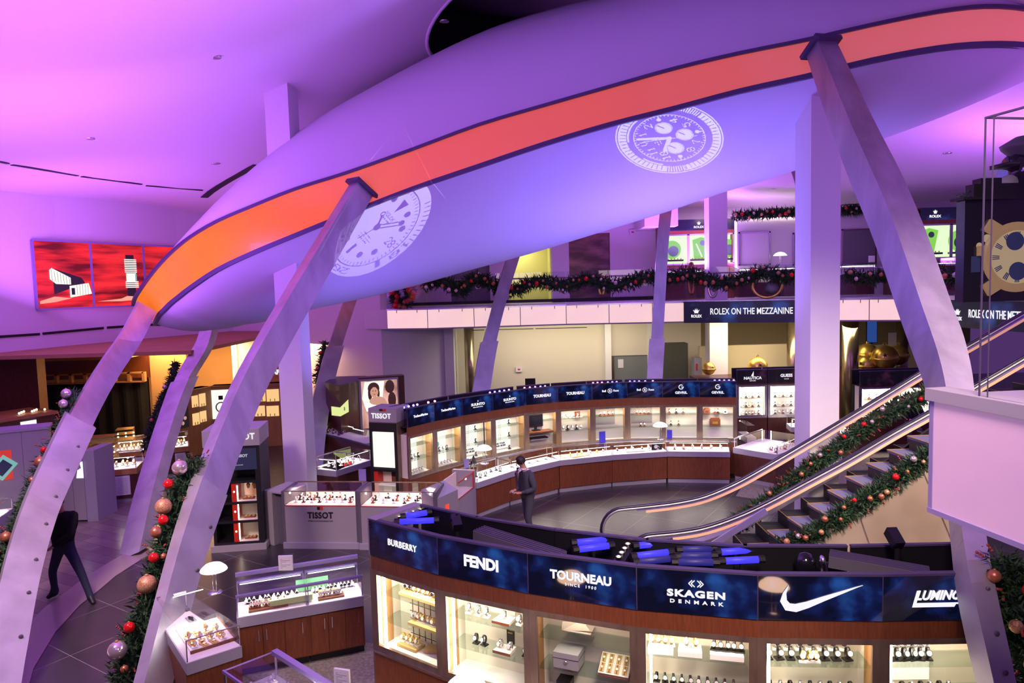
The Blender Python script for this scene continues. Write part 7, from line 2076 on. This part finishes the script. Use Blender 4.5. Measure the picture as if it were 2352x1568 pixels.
b.ball((s_ * .35, -.046, 2.10), .016, 8); b.ball((s_ * .42, -.046, 2.10), .016, 8); b.use('ad_red'); b.ball((s_ * .385, -.047, 2.0), .022, 8, (1.4, .2, .6))
b.use('ad_hair'); b.ball((s_ * .80, -.03, 2.2), .2, 10, (.7, .03, 1)); b.ball((s_ * .85, -.03, 1.8), .2, 10, (.6, .03, 1.2))
obj('pictured_woman', b, pn)
p0, p1 = PZ(738, 985, 1.15), PZ(815, 1004, 1.15); w, az = fr(p0, p1)
e = empty('tilted_counter', (p0.x, p0.y, 0), az, 'dark brown counter with a slanted glass inset of watches before the corner cabinet', 'display counter')
b = M('dark_wood'); b.box(-.1, w + .8, 0, 1.0, 0, 1.0); b.use('edge_metal'); b.box(-.12, w + .82, -.02, 1.0, 1.0, 1.03); obj('body', b, e)
b = M('counter_tube'); b.box(.2, .8, .55, .57, 1.20, 1.215); b.box(.95, 1.5, .45, .47, 1.20, 1.215); obj('light_tube', b, e)
b = M('clear_glass'); b.box(0, w + .5, .02, .6, 1.03, 1.22); b.use('silver'); b.box(0, w + .5, .02, .03, 1.03, 1.04); b.use('white_deck'); b.box(0.03, w + .45, .05, .58, 1.03, 1.04); obj('glass_box', b, e)
T = LT((p0.x, p0.y, 0), az)
for k in range(14): bulk(('black', 'steel', 'steel_dark')[k % 3], T @ Vector((.1 + .1 * (k % 7), .15 + .18 * (k // 7), 1.04)), az, 1.2)
p0, p1 = PZ(773, 1056, 1.08), PZ(852, 1033, 1.08)
e_, T_, w_ = counter((p0.x, p0.y), (p1.x, p1.y), .75, 'glass counter with red watch boxes between the white column and the display tower', top=1.08, deck=.82, wood='dark_wood')
fill(T_, w_, .75, 9, 'watch in the counter between the white column and the display tower', ('steel', 'steel_dark'), z=.828, s=1.3, grp='watches by the white column')
for k in (0, 1):
    b = M('red_plastic'); b.box(-.035, .035, -.03, .03, 0, .09); b.use('white_deck'); b.box(-.02, .02, -.034, -.03, .03, .07); obj('watch_box', b, None, 'small red watch box in the counter by the white column', 'box', 'small red watch boxes').matrix_world = T_ @ Matrix.Translation((w_ * .35 + .14 * k, .12, .828))
p0, p1 = PZ(726, 1053, 1.08), PZ(771, 1057, 1.08)
counter((p0.x, p0.y), (p1.x, p1.y), .75, 'short glass counter end touching the white column', top=1.08, deck=.82, wood='dark_wood')
q = PZ(833, 1105, .9); b = M('lilac_card'); b.box(-.08, .08, -.01, .01, 0, .27); b.use('lilac_metal'); b.bar((0, .0, 0), (0, 0, -.9), .03, .03); b.box(-.12, .12, -.1, .1, -.9, -.88); obj('sign_card', b, None, 'lilac card on a floor stand left of the display tower', 'card', loc=q)

# ================================================================== PEOPLE
def skin_body(name, V, E_, mats, parent=None, sub=2, label=None):
    """V {key: (x, y, z, rx, ry)}, E_ [(a, b, material)] -> one smooth continuous surface"""
    keys = list(V); idx = {k: i for i, k in enumerate(keys)}
    me = bpy.data.meshes.new(name)
    me.from_pydata([V[k][:3] for k in keys], [(idx[a], idx[b_]) for a, b_, m in E_], [])
    o = bpy.data.objects.new(name, me); COL.objects.link(o)
    md = o.modifiers.new('skin', 'SKIN'); md.use_smooth_shade = True
    for i, k in enumerate(keys):
        me.skin_vertices[0].data[i].radius = (V[k][3], V[k][4] if len(V[k]) > 4 else V[k][3])
        me.skin_vertices[0].data[i].use_root = (i == 0)
    s = o.modifiers.new('sub', 'SUBSURF'); s.levels = sub; s.render_levels = sub
    dg = bpy.context.evaluated_depsgraph_get(); dg.update()
    nm = bpy.data.meshes.new_from_object(o.evaluated_get(dg))
    bpy.data.objects.remove(o)
    used = []
    for *_, m in E_:
        if m not in used: used.append(m)
    nm.materials.clear()
    for m in used: nm.materials.append(MATS[m])
    segs = [(Vector(V[a][:3]), Vector(V[b_][:3]), used.index(m)) for a, b_, m in E_]
    for p in nm.polygons:
        c = p.center; best = 1e9; bi = 0
        for a, d, m in segs:
            ab = d - a; t = max(0, min(1, (c - a).dot(ab) / max(1e-9, ab.length_squared))); q = (c - a - ab * t).length
            if q < best: best = q; bi = m
        p.material_index = bi; p.use_smooth = True
    nm.name = name
    o = bpy.data.objects.new(name, nm)
    return put(o, parent, label)
def hand(V, E_, key, side, p, d, curl=.6, pm='skin'):
    """palm + five unequal bent fingers; p wrist key, d pointing direction"""
    w = Vector(V[p][:3]); d = Vector(d).normalized(); s = d.cross(Vector((0, 0, 1))).normalized() * side; dn = Vector((0, 0, -1))
    c = w + d * .07
    V[key + 'palm'] = (*c, .030, .018); E_.append((p, key + 'palm', pm))
    for i, (off, ln) in enumerate(((-.028, .060), (-.010, .075), (.010, .070), (.028, .055))):
        a = c + d * .035 + s * off; m = a + (d * (1 - curl * .5) + dn * curl * .5) * ln * .6; t = m + (d * (1 - curl) + dn * curl) * ln * .5
        V[key + 'f%d' % i] = (*a, .0095); V[key + 'g%d' % i] = (*m, .009); V[key + 'h%d' % i] = (*t, .0075)
        E_ += [(key + 'palm', key + 'f%d' % i, pm), (key + 'f%d' % i, key + 'g%d' % i, pm), (key + 'g%d' % i, key + 'h%d' % i, pm)]
    a = w + d * .03 - s * .028; m = a + (d * .7 - s * .7) * .035; t = m + (d - s * .1 + dn * .2).normalized() * .03
    V[key + 't0'] = (*a, .012); V[key + 't1'] = (*m, .011); V[key + 't2'] = (*t, .009)
    E_ += [(p, key + 't0', pm), (key + 't0', key + 't1', pm), (key + 't1', key + 't2', pm)]

def face(e, c, f, s, k, hair):
    """head details around centre c, facing f, right vector s"""
    f, s = Vector(f).normalized(), Vector(s).normalized(); u = s.cross(f); u = u if u.z > 0 else -u
    b = M('hair_black', True)
    for q in (-1, 1): b.ball(c + f * .088 * k + s * .032 * q * k + u * .012, .010, 8)
    obj('eye', b, e)
    b = M('skin', True); b.sweep([c + f * .088 * k + u * .015, c + f * .112 * k - u * .022, c + f * .092 * k - u * .032], [(.010, -.008), (-.010, -.008), (0, .012)], side=s)
    for q in (-1, 1): b.ball(c + s * .075 * q * k - u * .005, .024, 8, (.5, .8, 1.2))
    obj('nose_and_ears', b, e)
    b = M('tie_red', True); b.ball(c + f * .088 * k - u * .055, .018, 8, (1.3, 1.3, .35)); obj('mouth', b, e)
    b = M(hair, True)
    n = 16; vs = []; fs = []
    m = 8
    for i in range(m + 1):
        t = math.pi * .62 * i / m
        for j in range(n):
            a = 2 * math.pi * j / n
            d = f * math.sin(t) * math.cos(a) + s * math.sin(t) * math.sin(a) * .86 + u * math.cos(t)
            front = max(0, math.cos(a)) * math.sin(t)
            r_ = .108 * k * (1 if front < .45 or t < .9 else .80)
            vs.append(c + d * r_ + u * .012)
    for i in range(m):
        for j in range(n): fs.append((i * n + j, i * n + (j + 1) % n, (i + 1) * n + (j + 1) % n, (i + 1) * n + j))
    b.add(vs, fs); obj('hair', b, e)

# man in a dark suit looking down at his hands; local frame: facing -x
m0 = PZ(1190, 1045, 1.76); mx, my = PD(1214, 1200, m0.y).x, m0.y
def person_suit():
    e = empty('person', (mx, my, 0), R(26), 'man in a dark suit and dark red tie looking down at his hands', 'person')
    V = {'pel': (0, 0, .95, .15, .14), 'belly': (-.01, 0, 1.12, .15, .125), 'chest': (-.03, 0, 1.34, .17, .13), 'neckb': (-.06, 0, 1.48, .075, .07), 'neck': (-.095, 0, 1.545, .058, .056), 'head': (-.135, 0, 1.645, .090, .082), 'crown': (-.125, 0, 1.69, .080, .075), 'chin': (-.185, 0, 1.585, .040, .045),
         'ls': (-.03, -.19, 1.41, .078, .07), 'le': (.03, -.25, 1.13, .055), 'lw': (-.22, -.14, 1.06, .034, .028),
         'rs': (-.04, .19, 1.41, .078, .07), 're': (.02, .25, 1.13, .055), 'rw': (-.22, .09, 1.06, .034, .028),
         'lh': (0, -.09, .88, .10, .095), 'lk': (-.06, -.10, .49, .068), 'la': (.07, -.10, .10, .048), 'lt': (-.10, -.11, .04, .042, .035), 'lheel': (.10, -.10, .05, .04),
         'rh': (0, .09, .88, .10, .095), 'rk': (.02, .10, .49, .068), 'ra': (.12, .10, .12, .048), 'rt': (.0, .11, .04, .042, .035), 'rheel': (.16, .10, .06, .04)}
    E_ = [('pel', 'belly', 'suit'), ('belly', 'chest', 'suit'), ('chest', 'neckb', 'shirt_white'), ('neckb', 'neck', 'skin'), ('neck', 'head', 'skin'), ('head', 'crown', 'skin'), ('head', 'chin', 'skin'),
          ('chest', 'ls', 'suit'), ('ls', 'le', 'suit'), ('le', 'lw', 'suit'), ('chest', 'rs', 'suit'), ('rs', 're', 'suit'), ('re', 'rw', 'suit'),
          ('pel', 'lh', 'suit'), ('lh', 'lk', 'suit'), ('lk', 'la', 'suit'), ('la', 'lt', 'black_gloss'), ('la', 'lheel', 'black_gloss'), ('pel', 'rh', 'suit'), ('rh', 'rk', 'suit'), ('rk', 'ra', 'suit'), ('ra', 'rt', 'black_gloss'), ('ra', 'rheel', 'black_gloss')]
    hand(V, E_, 'l', 1, 'lw', (-.85, .5, .1)); hand(V, E_, 'r', -1, 'rw', (-.9, -.3, .05))
    skin_body('body', V, E_, None, e)
    J = {'b': (0, 0, .84, .185, .17), 'w': (-.005, 0, 1.06, .172, .15), 'c': (-.03, 0, 1.33, .185, .148), 'n': (-.045, 0, 1.43, .12, .10), 'ls': (-.03, -.19, 1.415, .088, .08), 'le': (.03, -.255, 1.13, .068), 'lw': (-.17, -.17, 1.07, .052), 'rs': (-.04, .19, 1.415, .088, .08), 're': (.02, .255, 1.13, .068), 'rw': (-.17, .12, 1.07, .052)}
    JE = [('b', 'w', 'suit'), ('w', 'c', 'suit'), ('c', 'n', 'suit'), ('c', 'ls', 'suit'), ('ls', 'le', 'suit'), ('le', 'lw', 'suit'), ('c', 'rs', 'suit'), ('rs', 're', 'suit'), ('re', 'rw', 'suit')]
    skin_body('jacket', J, JE, None, e)
    b = M('shirt_white'); b.add([(-.215, -.055, 1.44), (-.215, .055, 1.44), (-.225, .0, 1.16), (-.13, -.07, 1.51), (-.13, .07, 1.51)], [(0, 2, 1), (3, 0, 1, 4)]); b.box(-.15, -.05, -.07, .07, 1.49, 1.515); obj('shirt_front', b, e, 'white shirt front')
    b = M('tie_red'); b.add([(-.222, -.02, 1.46), (-.222, .02, 1.46), (-.232, .03, 1.22), (-.232, 0, 1.17), (-.232, -.03, 1.22)], [(0, 1, 2, 3, 4)]); b.box(-.225, -.20, -.02, .02, 1.455, 1.485); obj('tie', b, e, 'dark red tie')
    for y in (-1, 1):
        b = M('suit'); b.add([(-.19, y * .03, 1.50), (-.225, y * .11, 1.40), (-.236, y * .02, 1.14), (-.232, y * .012, 1.20), (-.215, y * .05, 1.42)], [(0, 1, 2, 3, 4)]); obj('lapel', b, e)
    face(e, Vector((-.14, 0, 1.645)), (-.93, 0, -.38), (0, 1, 0), 1.0, 'hair_black')
    b = M('display_grey'); b.bar((-.33, -.03, 1.06), (-.33, .04, 1.07), .05, .012); obj('held_phone', b, None, 'small pale device in the suited man\'s hands', 'phone').matrix_world = LT((mx, my, 0), R(26))
person_suit()
# person in dark clothes striding on the stone walkway, head hidden behind the leftmost rib
f0 = PZ(128, 1372, 0)
f1 = PZ(190, 1402, 0)
def person_walk():
    cx0 = PD(138, 1262, f0.y).x
    o_ = Vector((cx0 + .10, f0.y - .05, 0))
    e = empty('person', o_, 0, 'person in a black top and dark blue jeans striding on the walkway', 'person')
    L0 = Vector((f0.x, f0.y, 0)) - o_; L1 = Vector((f1.x, f1.y + .25, 0)) - o_
    V = {'pel': (0, 0, .95, .15, .13), 'belly': (.0, 0, 1.12, .16, .13), 'chest': (.02, 0, 1.36, .18, .14), 'neckb': (.0, 0, 1.50, .07, .07), 'neck': (-.02, 0, 1.56, .058), 'head': (-.05, 0, 1.66, .088, .088), 'crown': (-.05, 0, 1.71, .078), 'chin': (-.09, -.02, 1.60, .04),
         'ls': (-.15, -.10, 1.43, .07), 'le': (-.22, -.18, 1.16, .05), 'lw': (-.20, -.34, 1.00, .032, .028), 'rs': (.19, .04, 1.43, .07), 're': (.20, -.14, 1.15, .05), 'rw': (.0, -.30, 1.0, .032, .028),
         'lh': (-.08, 0, .88, .10), 'lk': (L0.x * .8 - .02, -.03, .48, .068), 'la': (L0.x, L0.y, .10, .05), 'lt': (L0.x - .08, L0.y - .12, .04, .042, .035), 'lheel': (L0.x + .02, L0.y + .04, .05, .04),
         'rh': (.08, 0, .88, .10), 'rk': (L1.x * .62, L1.y * .5, .48, .068), 'ra': (L1.x, L1.y, .10, .05), 'rt': (L1.x + .10, L1.y - .10, .04, .042, .035), 'rheel': (L1.x - .03, L1.y + .03, .05, .04)}
    E_ = [('pel', 'belly', 'black_cloth'), ('belly', 'chest', 'black_cloth'), ('chest', 'neckb', 'black_cloth'), ('neckb', 'neck', 'skin'), ('neck', 'head', 'skin'), ('head', 'crown', 'skin'), ('head', 'chin', 'skin'),
          ('chest', 'ls', 'black_cloth'), ('ls', 'le', 'black_cloth'), ('le', 'lw', 'black_cloth'), ('chest', 'rs', 'black_cloth'), ('rs', 're', 'black_cloth'), ('re', 'rw', 'black_cloth'),
          ('pel', 'lh', 'navy_cloth'), ('lh', 'lk', 'navy_cloth'), ('lk', 'la', 'navy_cloth'), ('la', 'lt', 'black'), ('la', 'lheel', 'black'), ('pel', 'rh', 'navy_cloth'), ('rh', 'rk', 'navy_cloth'), ('rk', 'ra', 'navy_cloth'), ('ra', 'rt', 'black'), ('ra', 'rheel', 'black')]
    hand(V, E_, 'l', -1, 'lw', (.1, -.6, -.5)); hand(V, E_, 'r', 1, 'rw', (-.5, -.6, -.2))
    skin_body('body', V, E_, None, e)
    J = {'b': (.0, 0, .90, .18, .155), 'w': (.0, 0, 1.10, .18, .15), 'c': (.02, 0, 1.36, .195, .155), 'n': (.01, 0, 1.46, .12, .10), 'ls': (-.15, -.10, 1.43, .082), 'le': (-.22, -.18, 1.16, .062), 'lw': (-.205, -.30, 1.03, .046), 'rs': (.19, .04, 1.43, .082), 're': (.20, -.14, 1.15, .062), 'rw': (.04, -.27, 1.03, .046)}
    skin_body('loose_top', J, [('b', 'w', 'black_cloth'), ('w', 'c', 'black_cloth'), ('c', 'n', 'black_cloth'), ('c', 'ls', 'black_cloth'), ('ls', 'le', 'black_cloth'), ('le', 'lw', 'black_cloth'), ('c', 'rs', 'black_cloth'), ('rs', 're', 'black_cloth'), ('re', 'rw', 'black_cloth')], None, e)
    face(e, Vector((-.05, 0, 1.665)), (-.4, -.85, -.3), (.9, -.42, 0), 1.0, 'hair_black')
person_walk()
def person_far():
    p = PD(2096, 918, 18.9)
    o_ = Vector((p.x, p.y, 0)); hz = p.z
    e = empty('person', o_, R(-20), 'dark-haired person in a dark coat seated before the right-hand displays', 'person')
    k = hz - 1.22
    V = {'pel': (0, 0, .52 + k, .16, .15), 'belly': (0, 0, .72 + k, .15, .13), 'chest': (0, -.02, .95 + k, .17, .13), 'neckb': (0, -.03, 1.06 + k, .07), 'neck': (0, -.05, 1.10 + k, .055), 'head': (0, -.06, 1.20 + k, .085), 'crown': (0, -.05, 1.25 + k, .075), 'ls': (-.18, -.02, 1.0 + k, .075), 'le': (-.24, -.16, .76 + k, .055), 'lw': (-.10, -.34, .74 + k, .034), 'rs': (.18, -.02, 1.0 + k, .075), 're': (.24, -.16, .76 + k, .055), 'rw': (.10, -.34, .74 + k, .034),
         'lh': (-.1, -.05, .50 + k, .10), 'lk': (-.12, -.45, .48 + k, .07), 'la': (-.12, -.47, .10, .05), 'lt': (-.12, -.60, .04, .04), 'rh': (.1, -.05, .50 + k, .10), 'rk': (.12, -.45, .48 + k, .07), 'ra': (.12, -.47, .10, .05), 'rt': (.12, -.60, .04, .04)}
    E_ = [('pel', 'belly', 'black_cloth'), ('belly', 'chest', 'black_cloth'), ('chest', 'neckb', 'black_cloth'), ('neckb', 'neck', 'skin'), ('neck', 'head', 'skin'), ('head', 'crown', 'skin')] + [(a, c, m) for s in 'lr' for a, c, m in (('chest', s + 's', 'black_cloth'), (s + 's', s + 'e', 'black_cloth'), (s + 'e', s + 'w', 'black_cloth'), ('pel', s + 'h', 'suit'), (s + 'h', s + 'k', 'suit'), (s + 'k', s + 'a', 'suit'), (s + 'a', s + 't', 'black'))]
    hand(V, E_, 'l', 1, 'lw', (.3, -.9, 0)); hand(V, E_, 'r', -1, 'rw', (-.3, -.9, 0))
    skin_body('body', V, E_, None, e)
    face(e, Vector((0, -.065, 1.205 + k)), (0, -1, -.2), (1, 0, 0), .98, 'hair_black')
    b = M('black'); b.lathe([(.20, 0), (.20, .03), (.03, .05), (.03, .44 + k), (.19, .45 + k), (.19, .50 + k), (0, .50 + k)], n=20); obj('stool', b, None, 'black round stool under the dark-haired seated person', 'stool', loc=o_)
person_far()

# watches too many to single out
if BULK:
    bb = B()
    for kind, p, rz, s in BULK:
        me = WM[kind]
        ms = [m.name for m in me.materials]
        Tm = LT(p, rz) @ Matrix.Scale(s, 4)
        base = len(bb.v)
        for v in me.vertices: bb.v.append(Tm @ v.co)
        for m in ms:
            if m not in bb.mats: bb.mats.append(m)
        for pl in me.polygons:
            bb.f.append([base + i for i in pl.vertices]); bb.m.append(bb.mats.index(ms[pl.material_index])); bb.sm.append(pl.use_smooth)
    obj('small_wristwatches', bb, None, 'crowd of tiny watches in the far and upper display cases', 'watches', kind='stuff')
